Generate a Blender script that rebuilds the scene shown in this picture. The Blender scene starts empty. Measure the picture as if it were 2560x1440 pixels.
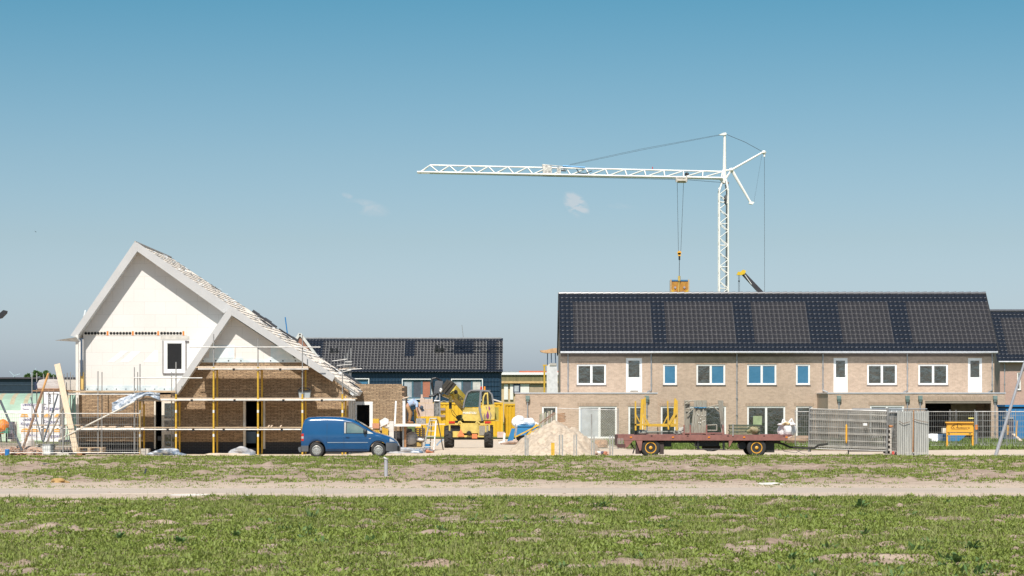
import bpy, math, random
import numpy as np
from mathutils import Vector, Matrix
R=math.radians; random.seed(7); rng=np.random.default_rng(7)
sc=bpy.context.scene; col=sc.collection
F=6000.0; HZ=1003.0; CH=2.5
def PX(px,Y): return (px-1280.0)/F*Y
def PZ(py,Y): return CH-(py-HZ)/F*Y
def P3(px,py,Y): return Vector((PX(px,Y),Y,PZ(py,Y)))
W={}
# ---------------------------------------------------------------- materials
MATS={}
def nodes(name):
    m=bpy.data.materials.new(name); m.use_nodes=True
    nt=m.node_tree; b=nt.nodes['Principled BSDF']; return m,nt,b
def ramp(nt,fac,stops):
    r=nt.nodes.new('ShaderNodeValToRGB'); e=r.color_ramp.elements
    while len(e)<len(stops): e.new(0.5)
    for i,(p,c) in enumerate(stops): e[i].position=p; e[i].color=(*c,1)
    nt.links.new(fac,r.inputs[0]); return r.outputs[0]
def noise(nt,scale,detail=4,rough=.6,vec=None,dim=None):
    n=nt.nodes.new('ShaderNodeTexNoise'); n.inputs['Scale'].default_value=scale
    n.inputs['Detail'].default_value=detail; n.inputs['Roughness'].default_value=rough
    if vec is not None: nt.links.new(vec,n.inputs['Vector'])
    return n.outputs['Fac']
def objco(nt,sc3=(1,1,1)):
    t=nt.nodes.new('ShaderNodeTexCoord'); m=nt.nodes.new('ShaderNodeMapping')
    m.inputs['Scale'].default_value=sc3; nt.links.new(t.outputs['Object'],m.inputs['Vector']); return m.outputs[0]
def bump(nt,b,h,s=.3,d=.02):
    n=nt.nodes.new('ShaderNodeBump'); n.inputs['Strength'].default_value=s; n.inputs['Distance'].default_value=d
    nt.links.new(h,n.inputs['Height']); nt.links.new(n.outputs[0],b.inputs['Normal'])
def mul(c,k): return tuple(min(1,x*k) for x in c)
def M(name,c,rough=.6,metal=0,var=.18,scale=3,c2=None,sc3=(1,1,1),bp=0,coat=0,spec=.5):
    if name in MATS: return MATS[name]
    m,nt,b=nodes(name)
    v=objco(nt,sc3); f=noise(nt,scale,5,.65,v)
    if c2 is None: stops=[(.3,mul(c,1-var)),(.7,mul(c,1+var))]
    else: stops=[(.42,c),(.62,c2)]
    nt.links.new(ramp(nt,f,stops),b.inputs['Base Color'])
    b.inputs['Roughness'].default_value=rough; b.inputs['Metallic'].default_value=metal
    b.inputs['Specular IOR Level'].default_value=spec
    if coat: b.inputs['Coat Weight'].default_value=coat; b.inputs['Coat Roughness'].default_value=.05
    if bp: bump(nt,b,f,bp,.03)
    MATS[name]=m; return m
def brick(name,c1,c2,mortar,bw=.22,bh=.062,ms=.010,vert=False,rough=.85,streak=0,dirt=.86,msm=.1,wob=0):
    m,nt,b=nodes(name)
    t=nt.nodes.new('ShaderNodeTexCoord'); s=nt.nodes.new('ShaderNodeSeparateXYZ'); cm=nt.nodes.new('ShaderNodeCombineXYZ')
    nt.links.new(t.outputs['Object'],s.inputs[0])
    a=nt.nodes.new('ShaderNodeMath'); a.operation='ADD'
    nt.links.new(s.outputs['X'],a.inputs[0]); nt.links.new(s.outputs['Y'],a.inputs[1])
    if vert: nt.links.new(s.outputs['Z'],cm.inputs['X']); nt.links.new(a.outputs[0],cm.inputs['Y'])
    else: nt.links.new(a.outputs[0],cm.inputs['X']); nt.links.new(s.outputs['Z'],cm.inputs['Y'])
    # slight wobble of the courses
    br=nt.nodes.new('ShaderNodeTexBrick'); br.inputs['Scale'].default_value=1
    br.inputs['Brick Width'].default_value=bw; br.inputs['Row Height'].default_value=bh
    br.inputs['Mortar Size'].default_value=ms; br.inputs['Mortar Smooth'].default_value=msm
    br.inputs['Color1'].default_value=(*c1,1); br.inputs['Color2'].default_value=(*c2,1); br.inputs['Mortar'].default_value=(*mortar,1)
    if wob:
        nn=nt.nodes.new('ShaderNodeTexNoise'); nn.inputs['Scale'].default_value=1.7; nn.inputs['Detail'].default_value=4; nt.links.new(cm.outputs[0],nn.inputs['Vector'])
        vm=nt.nodes.new('ShaderNodeVectorMath'); vm.operation='MULTIPLY_ADD'; vm.inputs[1].default_value=(wob*3,wob,0); nt.links.new(nn.outputs['Color'],vm.inputs[0]); nt.links.new(cm.outputs[0],vm.inputs[2]); nt.links.new(vm.outputs[0],br.inputs['Vector'])
    else: nt.links.new(cm.outputs[0],br.inputs['Vector'])
    v=objco(nt); n1=noise(nt,.45,4,.6,v); n2=noise(nt,9,3,.7,objco(nt,(1,1,3)))
    mx=nt.nodes.new('ShaderNodeMix'); mx.data_type='RGBA'; mx.blend_type='MULTIPLY'; mx.inputs[0].default_value=1
    nt.links.new(br.outputs['Color'],mx.inputs[6]); nt.links.new(ramp(nt,n1,[(.3,(dirt,dirt-.01,dirt-.02)),(.7,(1.0,1,1))]),mx.inputs[7])
    mx2=nt.nodes.new('ShaderNodeMix'); mx2.data_type='RGBA'; mx2.blend_type='MULTIPLY'; mx2.inputs[0].default_value=1
    nt.links.new(mx.outputs[2],mx2.inputs[6]); nt.links.new(ramp(nt,n2,[(.3,(1-.2-streak,)*3),(.65,(1.0,1,1))]),mx2.inputs[7])
    nt.links.new(mx2.outputs[2],b.inputs['Base Color']); b.inputs['Roughness'].default_value=rough
    bump(nt,b,br.outputs['Fac'],-.4,.01)
    MATS[name]=m; return m
white=M('white_paint',(.80,.79,.76),.45,var=.05)
grey_paint=M('fascia_grey',(.50,.49,.48),.6,var=.06,scale=1.2)
block_white=brick('block_wall',(.755,.725,.69),(.73,.70,.66),(.58,.55,.51),bw=1.0,bh=.6,ms=.007,msm=.5,streak=-.15,dirt=.94)
brick_row=brick('row_brick',(.61,.44,.315),(.43,.30,.21),(.56,.46,.37),bw=.22,bh=.0655,ms=.011)
brick_sold=brick('soldier_brick',(.56,.40,.28),(.38,.26,.18),(.40,.33,.26),bw=.22,bh=.072,ms=.012,vert=True)
brick_left=brick('rough_brick',(.64,.45,.275),(.44,.295,.175),(.13,.09,.06),bw=.32,bh=.066,ms=.009,streak=.40,wob=.05)
brick_dark=brick('plinth_brick',(.035,.034,.038),(.025,.025,.03),(.075,.075,.08),bw=.22,bh=.075,ms=.010)
brick_red=brick('red_brick',(.42,.17,.11),(.33,.13,.09),(.3,.2,.15))
brick_pink=brick('pink_brick',(.60,.36,.29),(.48,.29,.24),(.56,.45,.38))
tile=M('glazed_tile',(.012,.015,.022),.30,var=.3,scale=8,spec=.5)
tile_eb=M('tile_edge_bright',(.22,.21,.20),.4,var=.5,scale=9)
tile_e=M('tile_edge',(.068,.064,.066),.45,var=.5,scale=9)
tile_glint=M('tile_nose_glint',(.10,.10,.11),.3,var=.7,scale=7)  # sun glint on glazed tile noses, painted as a lighter dash
tile2=M('matt_tile',(.022,.021,.024),.48,var=.25,scale=8,spec=.4)
tile_blue=M('cladding_tile',(.012,.032,.055),.35,var=.3,scale=6)
zinc=M('zinc',(.42,.43,.44),.45,.6,var=.15,scale=4)
galv=M('galvanised',(.40,.39,.365),.5,.45,var=.25,scale=5)
rail=M('galvanised_tube',(.34,.33,.315),.5,.4,var=.3,scale=3)
yellow_t=M('yellow_tube',(.62,.38,.04),.5,var=.2,scale=5,c2=None)
plank=M('deck_plank',(.50,.37,.24),.8,var=.28,scale=4,sc3=(1,6,6))
plank_pale=M('pale_plank',(.66,.52,.39),.8,var=.2,scale=3,sc3=(5,5,1))
plank_old=M('weathered_wood',(.27,.23,.18),.85,var=.4,scale=4,sc3=(6,6,1))
wood_b=M('brown_wood',(.34,.18,.09),.75,var=.3,scale=4)
dark=M('dark_interior',(.010,.010,.011),.9,var=.2)  # near-black: shade of rooms and hollow cores put into the colour; also fixings
concrete=M('concrete',(.46,.42,.37),.85,var=.15,scale=4,bp=.2)
foil=M('insulation_foil',(.60,.68,.70),.32,.15,c2=(.78,.82,.82),scale=2.5,bp=.2)
foil_roof=M('roof_foil',(.70,.70,.68),.6,c2=(.56,.61,.64),scale=5)
batten=M('batten_wood',(.68,.60,.52),.8,var=.3)
crane_w=M('crane_white',(.84,.81,.75),.45,var=.06,scale=2)
cable=M('steel_cable',(.05,.055,.06),.6)
blue_m=M('machine_blue',(.02,.20,.46),.45,var=.15,scale=3)
yellow_c=M('container_yellow',(.66,.40,.022),.5,var=.12,scale=1.5)
yellow_m=M('machine_yellow',(.60,.45,.12),.42,var=.26,scale=3,coat=.3)
orange_m=M('machine_orange',(.72,.22,.03),.5,var=.2)
black_m=M('black_steel',(.016,.016,.017),.5,var=.4,scale=6)
rust=M('red_steel',(.255,.11,.09),.6,var=.22,scale=4,c2=None)
tyre=M('tyre_rubber',(.030,.029,.028),.8,var=.3,scale=8)
rimy=M('orange_rim',(.72,.36,.035),.45,var=.2,scale=9)
hubc=M('hubcap',(.46,.45,.42),.4,.5,var=.2,scale=10)
paint=M('van_blue',(.006,.070,.190),.22,var=.06,scale=2,coat=1)
bumperg=M('bumper_grey',(.11,.115,.125),.55,var=.1)
redlamp=M('red_lens',(.55,.03,.02),.2,var=.1)
orlamp=M('orange_lens',(.85,.27,.02),.25,var=.1)
lens=M('clear_lens',(.55,.57,.58),.1,.3,var=.1)
bagw=M('bag_white',(.76,.74,.72),.6,var=.15,scale=5,bp=.5)
tarp=M('tarp_grey',(.42,.41,.41),.5,c2=(.25,.27,.30),scale=3,bp=.5)
tarpb=M('tarp_blue_grey',(.55,.57,.60),.4,c2=(.10,.15,.22),scale=4,bp=.5)
sign_y=M('sign_orange',(.80,.40,.045),.5,var=.05)
ink=M('dark_ink',(.16,.08,.02),.6); inkb=M('blue_ink',(.06,.05,.20),.6); inkk=M('black_ink',(.03,.03,.04),.6); inkw=M('white_ink',(.8,.8,.75),.5)
sun_o=M('pack_orange',(.80,.40,.08),.6,var=.05)
skin=M('skin',(.50,.27,.17),.6,var=.08)
shirt=M('shirt_cloth',(.36,.45,.60),.8,var=.1,scale=10)
trousers=M('trouser_cloth',(.33,.19,.08),.8,var=.15,scale=10)
capm=M('cap_cloth',(.05,.07,.10),.8)
shed_g=M('shed_green',(.29,.40,.30),.6,var=.15,scale=1.2)
shed_r=M('shed_rust',(.38,.33,.22),.7,var=.2)
shed_w=M('shed_faded',(.50,.58,.44),.6,var=.15,scale=.8)
olive=M('olive_shadow',(.20,.17,.08),.8,var=.3,scale=1,sc3=(3,3,.3))
cream=M('cream_panel',(.74,.72,.66),.6,var=.05)
tan=M('tan_panel',(.52,.39,.22),.7,var=.1)
rubble=M('rubble',(.50,.35,.27),.9,c2=(.35,.26,.2),scale=6,bp=.4)
grn=M('green_steel',(.05,.20,.13),.6)
def glassm(name,c,rough=.05,ior=1.8,c2=None):
    m,nt,b=nodes(name); f=noise(nt,1.3,3,.6,objco(nt))
    nt.links.new(ramp(nt,f,[(.35,c),(.7,c2 or mul(c,1.5))]),b.inputs['Base Color'])
    b.inputs['Roughness'].default_value=rough; b.inputs['IOR'].default_value=ior; MATS[name]=m
    g=noise(nt,2.2,3,.6,objco(nt)); bump(nt,b,g,.25,.06)
    return m
g_dark=glassm('dark_glass',(.014,.020,.018),.03,2.4,(.05,.06,.055))
g_blue=glassm('blue_film_glass',(.045,.165,.275),.10,1.5,(.06,.19,.31))
g_teal=glassm('cab_glass',(.012,.045,.045),.04,2.0)
g_van=glassm('van_glass',(.10,.16,.16),.05,1.8,(.20,.25,.22))
g_pale=glassm('pale_glass',(.34,.36,.38),.1,1.5)
# ---------------------------------------------------------------- mesh builder
class MB:
    def __init__(s): s.v=[]; s.f=[]; s.m=[]; s.mats=[]; s.cur=0
    def mat(s,m):
        if m not in s.mats: s.mats.append(m)
        s.cur=s.mats.index(m); return s
    def add(s,vs,fs):
        n=len(s.v); s.v+= [tuple(v) for v in vs]
        for f in fs: s.f.append(tuple(n+i for i in f)); s.m.append(s.cur)
        return s
    def box(s,x0,x1,y0,y1,z0,z1):
        if x0>x1:x0,x1=x1,x0
        if y0>y1:y0,y1=y1,y0
        if z0>z1:z0,z1=z1,z0
        return s.add([(x0,y0,z0),(x1,y0,z0),(x1,y1,z0),(x0,y1,z0),(x0,y0,z1),(x1,y0,z1),(x1,y1,z1),(x0,y1,z1)],
          [(0,3,2,1),(4,5,6,7),(0,1,5,4),(1,2,6,5),(2,3,7,6),(3,0,4,7)])
    def pb(s,a,b,c,d,Y0,Y1): return s.box(PX(a,Y0),PX(b,Y0),Y0,Y1,PZ(c,Y0),PZ(d,Y0))
    def bar(s,p,q,w,h=None,up=(0,0,1)):
        p=Vector(p);q=Vector(q); h=w if h is None else h
        d=(q-p).normalized(); u=Vector(up)
        if abs(d.dot(u))>.98: u=Vector((0,1,0))
        a=d.cross(u).normalized()*w/2; b=a.cross(d).normalized()*h/2
        vs=[p-a-b,p+a-b,p+a+b,p-a+b,q-a-b,q+a-b,q+a+b,q-a+b]
        return s.add(vs,[(0,1,2,3),(7,6,5,4),(1,0,4,5),(2,1,5,6),(3,2,6,7),(0,3,7,4)])
    def tube(s,p,q,r,r2=None,n=6,cap=True):
        p=Vector(p);q=Vector(q); r2=r if r2 is None else r2
        d=(q-p).normalized(); u=Vector((0,0,1))
        if abs(d.dot(u))>.98: u=Vector((0,1,0))
        a=d.cross(u).normalized(); b=a.cross(d)
        vs=[]
        for c,rr in ((p,r),(q,r2)):
            for i in range(n):
                t=2*math.pi*i/n; vs.append(c+a*math.cos(t)*rr+b*math.sin(t)*rr)
        fs=[(i,(i+1)%n,n+(i+1)%n,n+i) for i in range(n)]
        if cap: fs+= [tuple(range(n-1,-1,-1)),tuple(range(n,2*n))]
        return s.add(vs,fs)
    def path(s,pts,r,n=6):
        for a,b in zip(pts,pts[1:]): s.tube(a,b,r,n=n)
        return s
    def prism(s,pts,y0,y1):   # polygon in XZ extruded along Y
        n=len(pts); vs=[(x,y0,z) for x,z in pts]+[(x,y1,z) for x,z in pts]
        return s.add(vs,[tuple(range(n)),tuple(range(2*n-1,n-1,-1))]+[(i,i+n,(i+1)%n+n,(i+1)%n) for i in range(n)])
    def pprism(s,pts,Y0,Y1): return s.prism([(PX(a,Y0),PZ(b,Y0)) for a,b in pts],Y0,Y1)
    def lathe(s,c,axis,prof,n=20):  # prof: (dist along axis, radius)
        c=Vector(c); d=Vector(axis).normalized(); u=Vector((0,0,1)) if abs(d.z)<.9 else Vector((1,0,0))
        a=d.cross(u).normalized(); b=a.cross(d); vs=[]
        for t,r in prof:
            for i in range(n):
                k=2*math.pi*i/n; vs.append(c+d*t+a*math.cos(k)*r+b*math.sin(k)*r)
        fs=[]
        for j in range(len(prof)-1):
            for i in range(n): fs.append((j*n+i,j*n+(i+1)%n,(j+1)*n+(i+1)%n,(j+1)*n+i))
        fs+=[tuple(range(n-1,-1,-1)),tuple(range((len(prof)-1)*n,len(prof)*n))]
        return s.add(vs,fs)
    def blob(s,c,r,seed=0,n=10,amp=.25,flat=0):   # lumpy sack/heap
        rr=random.Random(seed); c=Vector(c); vs=[]; fs=[]; m=n*2
        ph=[(rr.uniform(0,6.3),rr.uniform(1,3.5),rr.uniform(0,6.3),rr.uniform(1,4)) for _ in range(5)]
        for j in range(n+1):
            t=math.pi*j/n
            for i in range(m):
                k=2*math.pi*i/m
                q=1+amp*sum(math.sin(a+round(b)*k)*math.sin(cc+d*t) for a,b,cc,d in ph)/2.2*math.sin(t)
                x,y,z=math.sin(t)*math.cos(k)*q,math.sin(t)*math.sin(k)*q,math.cos(t)*q
                if flat: z=max(z,-flat)
                vs.append(c+Vector((x*r[0],y*r[1],z*r[2])))
        for j in range(n):
            for i in range(m): fs.append((j*m+i,(j+1)*m+i,(j+1)*m+(i+1)%m,j*m+(i+1)%m))
        return s.add(vs,fs)
    def wall(s,x0,x1,z0,z1,y0,y1,holes):
        xs=sorted({x0,x1,*[h[0] for h in holes],*[h[1] for h in holes]}); zs=sorted({z0,z1,*[h[2] for h in holes],*[h[3] for h in holes]})
        xs=[x for x in xs if x0<=x<=x1]; zs=[z for z in zs if z0<=z<=z1]
        for a,b in zip(xs,xs[1:]):
            run=None
            for c,d in list(zip(zs,zs[1:]))+[(None,None)]:
                solid = c is not None and not any(h[0]<=(a+b)/2<=h[1] and h[2]<=(c+d)/2<=h[3] for h in holes)
                if solid: run=(run[0],d) if run else (c,d)
                elif run: s.box(a,b,y0,y1,run[0],run[1]); run=None
        return s
    def build(s,name,mat=None,parent=None,origin=None,smooth=False):
        o_=W[parent.name] if parent else Vector(origin if origin is not None else (0,0,0))
        if parent and origin is None: o2=o_
        else: o2=o_
        me=bpy.data.meshes.new(name)
        me.from_pydata([(x-o2.x,y-o2.y,z-o2.z) for x,y,z in s.v],[],s.f)
        mats=s.mats or [mat]
        for m in mats: me.materials.append(m)
        if len(mats)>1: me.polygons.foreach_set('material_index',s.m)
        if smooth: me.polygons.foreach_set('use_smooth',[True]*len(s.f))
        me.validate(); me.update()
        o=bpy.data.objects.new(name,me); col.objects.link(o)
        if parent: o.parent=parent
        else: o.location=o2
        W[o.name]=Vector(o2); return o
def tag(o,label=None,cat=None,group=None,kind=None):
    for k,v in (('label',label),('category',cat),('group',group),('kind',kind)):
        if v: o[k]=v
    return o
def T(name,label,cat,loc,group=None,kind=None):
    o=bpy.data.objects.new(name,None); col.objects.link(o); o.location=loc; o.empty_display_size=.1
    W[o.name]=Vector(loc); return tag(o,label,cat,group,kind)
def dup(root,loc,label=None,rotz=None):
    r=root.copy(); col.objects.link(r); r.location=loc
    if rotz is not None: r.rotation_euler=(0,0,rotz)
    if label: r['label']=label
    for ch in list(root.children):
        c=ch.copy(); col.objects.link(c); c.parent=r
        for g in list(ch.children):
            d=g.copy(); col.objects.link(d); d.parent=c
    return r
def text(body,size,loc,mat,parent,name='lettering',rot=(90,0,0),ext=.004,bold=0):
    cu=bpy.data.curves.new(name,'FONT'); cu.body=body; cu.size=size; cu.extrude=ext; cu.align_x='CENTER'; cu.align_y='CENTER'; cu.offset=bold
    t_=bpy.data.objects.new('tmp',cu); col.objects.link(t_); bpy.context.view_layer.update(); me=bpy.data.meshes.new_from_object(t_.evaluated_get(bpy.context.evaluated_depsgraph_get())); bpy.data.objects.remove(t_); bpy.data.curves.remove(cu)
    me.materials.clear(); me.materials.append(mat); o=bpy.data.objects.new(name,me); col.objects.link(o)
    o.parent=parent; o.location=Vector(loc)-W[parent.name]; o.rotation_euler=[R(a) for a in rot]; W[o.name]=Vector(loc); return o
def S(kind_struct,name,mb,mat=None,smooth=False,origin=None):
    return tag(mb.build(name,mat,None,origin,smooth),kind='structure')
SUN_E=4.9; SKY_S=.088; EXPO=0.22; CLOUD=(8.2,7.4,7.2)
SKY=[(0.0,(1.06,1.22,1.68)),(.025,(1.04,1.17,1.53)),(.067,(.88,.98,1.11)),(.10,(.75,.92,1.0)),(.132,(.585,.86,.925)),(.168,(.39,.79,.86)),(.30,(.7,.95,1))]
# ---------------------------------------------------------------- noise for terrain
def vnoise(x,y,scale,seed):
    g=np.random.default_rng(seed).random((256,256)); x=x/scale; y=y/scale
    xi=np.floor(x).astype(int); yi=np.floor(y).astype(int); fx=x-xi; fy=y-yi
    fx=fx*fx*(3-2*fx); fy=fy*fy*(3-2*fy); a=g[xi&255,yi&255]; b=g[(xi+1)&255,yi&255]; c=g[xi&255,(yi+1)&255]; d=g[(xi+1)&255,(yi+1)&255]
    return (a*(1-fx)+b*fx)*(1-fy)+(c*(1-fx)+d*fx)*fy
def sstep(a,b,x): t=np.clip((x-a)/(b-a),0,1); return t*t*(3-2*t)
def height(x,y):
    n=(vnoise(x,y,.9,1)-.5)*.6+(vnoise(x,y,.42,2)-.5)*.35+(vnoise(x,y,.22,3)-.5)*.2
    big=(vnoise(x,y,7,4)-.5)
    fore=1-sstep(60.5,62.5,y); mid=sstep(71,75,y)*(1-sstep(103,107,y)); side=1-sstep(40,60,np.abs(x))
    h=fore*(n*.09+big*.05)+mid*(n*.17+big*.10)
    clod=np.clip(vnoise(x,y,.5,5)-.78,0,1)*.55
    h=h+clod*(fore+mid)
    h=h+.075*np.exp(-((y-104.3)/1.1)**2)
    return h*side
# non-uniform grid, one sheet to the horizon
def axis(segs):
    o=[]
    for a,b,st in segs: o+=list(np.arange(a,b,st))
    return np.array(o+[segs[-1][1]])
xs=axis([(-6000,-600,900),(-600,-60,60),(-60,-24,1.0),(-24,24,.16),(24,60,1.0),(60,600,60),(600,6000,900)])
ys=axis([(-800,-20,60),(-20,28,4),(28,62,.16),(62,70,1.0),(70,108,.28),(108,170,3),(170,400,20),(400,1000,100),(1000,9000,800)])
gx,gy=np.meshgrid(xs,ys); gz=height(gx,gy); nx,ny=len(xs),len(ys)
co=np.stack([gx,gy,gz],-1).reshape(-1,3)
idx=np.arange(nx*ny).reshape(ny,nx); quads=np.stack([idx[:-1,:-1],idx[:-1,1:],idx[1:,1:],idx[1:,:-1]],-1).reshape(-1,4)
def npmesh(name,co,faces,mat,smooth=False,k=4):
    me=bpy.data.meshes.new(name); me.vertices.add(len(co)); me.vertices.foreach_set('co',np.ascontiguousarray(co,dtype=np.float32).ravel())
    n=len(faces); me.loops.add(n*k); me.loops.foreach_set('vertex_index',faces.astype(np.int32).ravel())
    me.polygons.add(n); me.polygons.foreach_set('loop_start',np.arange(0,n*k,k,dtype=np.int32)); me.polygons.foreach_set('loop_total',np.full(n,k,dtype=np.int32))
    if smooth: me.polygons.foreach_set('use_smooth',np.ones(n,dtype=bool))
    me.materials.append(mat); me.update(calc_edges=True); o=bpy.data.objects.new(name,me); col.objects.link(o); W[o.name]=Vector((0,0,0)); return o
# soil
m,nt,b=nodes('soil'); v=objco(nt)
base=ramp(nt,noise(nt,1.6,8,.7,v),[(.32,(.20,.14,.105)),(.5,(.34,.25,.19)),(.68,(.46,.36,.28))])
sand=ramp(nt,noise(nt,2.5,6,.7,v),[(.3,(.43,.335,.255)),(.7,(.56,.45,.35))])
t=nt.nodes.new('ShaderNodeTexCoord'); s=nt.nodes.new('ShaderNodeSeparateXYZ'); nt.links.new(t.outputs['Object'],s.inputs[0])
def mathn(op,a,bv,c=None):
    n=nt.nodes.new('ShaderNodeMath'); n.operation=op
    for i,q in enumerate((a,bv,c)):
        if q is None: continue
        if isinstance(q,(int,float)): n.inputs[i].default_value=q
        else: nt.links.new(q,n.inputs[i])
    return n.outputs[0]
wob=mathn('MULTIPLY_ADD',noise(nt,.35,5,.6,objco(nt,(.5,1,1))),4,-2.0)
yy=mathn('ADD',s.outputs['Y'],wob)
def mr(a,b_,x):
    n=nt.nodes.new('ShaderNodeMapRange'); n.inputs[1].default_value=a; n.inputs[2].default_value=b_; nt.links.new(x,n.inputs[0]); return n.outputs[0]
zone=mathn('MULTIPLY',mr(59.5,62,yy),mathn('SUBTRACT',1,mr(71,76,yy)))
mx=nt.nodes.new('ShaderNodeMix'); mx.data_type='RGBA'; nt.links.new(zone,mx.inputs[0]); nt.links.new(base,mx.inputs[6]); nt.links.new(sand,mx.inputs[7])
far=nt.nodes.new('ShaderNodeMix'); far.data_type='RGBA'; nt.links.new(mr(126,150,yy),far.inputs[0]); nt.links.new(mx.outputs[2],far.inputs[6]); far.inputs[7].default_value=(.11,.14,.045,1)
nt.links.new(far.outputs[2],b.inputs['Base Color']); b.inputs['Roughness'].default_value=.95; b.inputs['Specular IOR Level'].default_value=.2
bump(nt,b,noise(nt,14,6,.7,v),.6,.04)
soil=m
g=npmesh('ground',co,quads,soil,True); tag(g,kind='structure')
# asphalt strip, sand work track
def strip(name,x0,x1,ya,yb,z,mat,amp,step=.7,seed=3):
    r=random.Random(seed); mb=MB(); n=int((x1-x0)/step); prev=None; oa=ob=0
    for i in range(n+1):
        x=x0+(x1-x0)*i/n; oa=oa*.8+r.uniform(-amp,amp)*.5; ob=ob*.8+r.uniform(-amp,amp)*.5
        a=(x,ya(x)+oa,z); c=(x,yb(x)+ob,z)
        if prev: mb.add([prev[0],a,c,prev[1],(prev[0][0],prev[0][1]-.12,-.06),(a[0],a[1]-.12,-.06)],[(0,1,2,3),(4,5,1,0)])
        prev=(a,c)
    return S(1,name,mb,mat)
asph=M('asphalt',(.40,.33,.265),.9,c2=(.49,.40,.32),scale=.9,sc3=(.15,2.2,1))
sandm=M('track_sand',(.60,.49,.37),.95,c2=(.50,.40,.30),scale=1.2,bp=.5)
strip('road',-90,90,lambda x:64.9+x*.03,lambda x:68.6+x*.012,.012,asph,.55,.5)
strip('site_track',-60,60,lambda x:107.6,lambda x:122.5 if x<6 else 121+2*math.sin(x*.3),.022,sandm,.5)
mb=MB()
pts=[(-9,121),(6,121),(5.2,135),(4.0,150),(3.0,156),(-8,158),(-10,140)]
mb.add([(x,y,.026) for x,y in pts],[tuple(range(len(pts)))]); S(1,'site_yard',mb,sandm)
# low sandy swell under the machine
co2=[];n=36
for j in range(n+1):
    for i in range(n+1):
        x=-9+14*i/n; y=109.5+18*j/n; q=math.sin(math.pi*i/n)*math.sin(math.pi*j/n)
        co2.append((x,y,-.03+.17*q**.6+random.uniform(-.012,.012)*(q>0.05)))
idx2=np.arange((n+1)**2).reshape(n+1,n+1); q2=np.stack([idx2[:-1,:-1],idx2[:-1,1:],idx2[1:,1:],idx2[1:,:-1]],-1).reshape(-1,4)
o=npmesh('sand_swell',np.array(co2),q2,sandm,True); tag(o,kind='structure')
# ---------------------------------------------------------------- plants
def leafmat(name,c1,c2,c3):
    m,nt,b=nodes(name); v=objco(nt)
    f=noise(nt,.8,3,.6,v); f2=noise(nt,30,2,.5,v)
    mx=nt.nodes.new('ShaderNodeMix'); mx.data_type='RGBA'; nt.links.new(f2,mx.inputs[0])
    nt.links.new(ramp(nt,f,[(.35,c1),(.65,c2)]),mx.inputs[6]); mx.inputs[7].default_value=(*c3,1)
    nt.links.new(mx.outputs[2],b.inputs['Base Color']); b.inputs['Roughness'].default_value=.55; b.inputs['Specular IOR Level'].default_value=.3
    tr=nt.nodes.new('ShaderNodeBsdfTranslucent'); nt.links.new(mx.outputs[2],tr.inputs[0])
    ms=nt.nodes.new('ShaderNodeMixShader'); ms.inputs[0].default_value=.3
    nt.links.new(b.outputs[0],ms.inputs[1]); nt.links.new(tr.outputs[0],ms.inputs[2]); nt.links.new(ms.outputs[0],nt.nodes['Material Output'].inputs[0]); return m
leafA=leafmat('weed_leaf',(.120,.188,.028),(.190,.258,.042),(.30,.34,.080))
leafB=leafmat('grass_blade',(.165,.215,.050),(.235,.27,.072),(.36,.35,.14))
leafC=leafmat('broad_leaf',(.065,.14,.035),(.10,.18,.05),(.17,.26,.09))
def blades(px,py,nl,len_r,wid_r,tilt_r,jit):
    n=len(px); px=np.repeat(px,nl)+rng.normal(0,jit,n*nl); py=np.repeat(py,nl)+rng.normal(0,jit,n*nl)
    N=len(px); pz=height(px,py)-.01
    sc_=np.repeat(rng.uniform(.5,1.1,n)+(rng.random(n)<.06)*rng.uniform(.3,1.0,n),nl)
    L=rng.uniform(*len_r,N)*sc_; w=rng.uniform(*wid_r,N); az=rng.uniform(0,2*np.pi,N); ti=rng.uniform(*tilt_r,N)
    dx=np.cos(az)*np.sin(ti); dy=np.sin(az)*np.sin(ti); dz=np.cos(ti)
    b0=np.stack([px,py,pz],-1); d=np.stack([dx,dy,dz],-1)
    a2=az+np.pi/2+rng.uniform(-.9,.9,N); sd=np.stack([np.cos(a2),np.sin(a2),rng.uniform(-.3,.3,N)],-1)*w[:,None]
    mid=b0+d*(L*rng.uniform(.4,.65,N))[:,None]; tip=b0+d*L[:,None]; tip[:,2]-=L*.25*np.sin(ti)
    co=np.stack([b0,mid+sd,tip,mid-sd],1).reshape(-1,3); return co,np.arange(N*4).reshape(-1,4)
def scatter(n,ya,yb,mask,marg=1.18):
    y=np.sqrt(rng.uniform(ya**2,yb**2,n)); x=rng.uniform(-1,1,n)*(.2134*y*marg+.8)
    k=mask(x,y)>rng.random(n); return x[k],y[k]
def clump(x,y,s1,s2,sd): return vnoise(x,y*.8,s1,sd)*.6+vnoise(x,y,s2,sd+1)*.4
fedge=lambda x,y: 1-sstep(61.0,62.9,y+ (vnoise(x,x*0,2.2,30)-.5)*2.2 - x*.055)
mF=lambda x,y: np.clip((clump(x,y,1.3,.42,11)-.26)*5,0.08,1)*fedge(x,y)
x,y=scatter(140000,33,64,mF)
c1,f1=blades(x,y,7,(.04,.12),(.008,.020),(.35,1.35),.045)
o=npmesh('weed_cover',c1,f1,leafA); tag(o,'dense low green weeds covering the field in the foreground','weeds',kind='stuff')
x,y=scatter(17000,33,64,lambda x,y: np.clip((clump(x,y,2.3,.8,21)-.42)*6,0.02,1)*fedge(x,y))
c1,f1=blades(x,y,5,(.09,.19),(.0035,.008),(.05,.6),.03)
o=npmesh('grass',c1,f1,leafB); tag(o,'thin pale grass blades among the foreground weeds','grass',kind='stuff')
x,y=scatter(900,33,64,lambda x,y: fedge(x,y)*vnoise(x,y,3,71))
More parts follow.
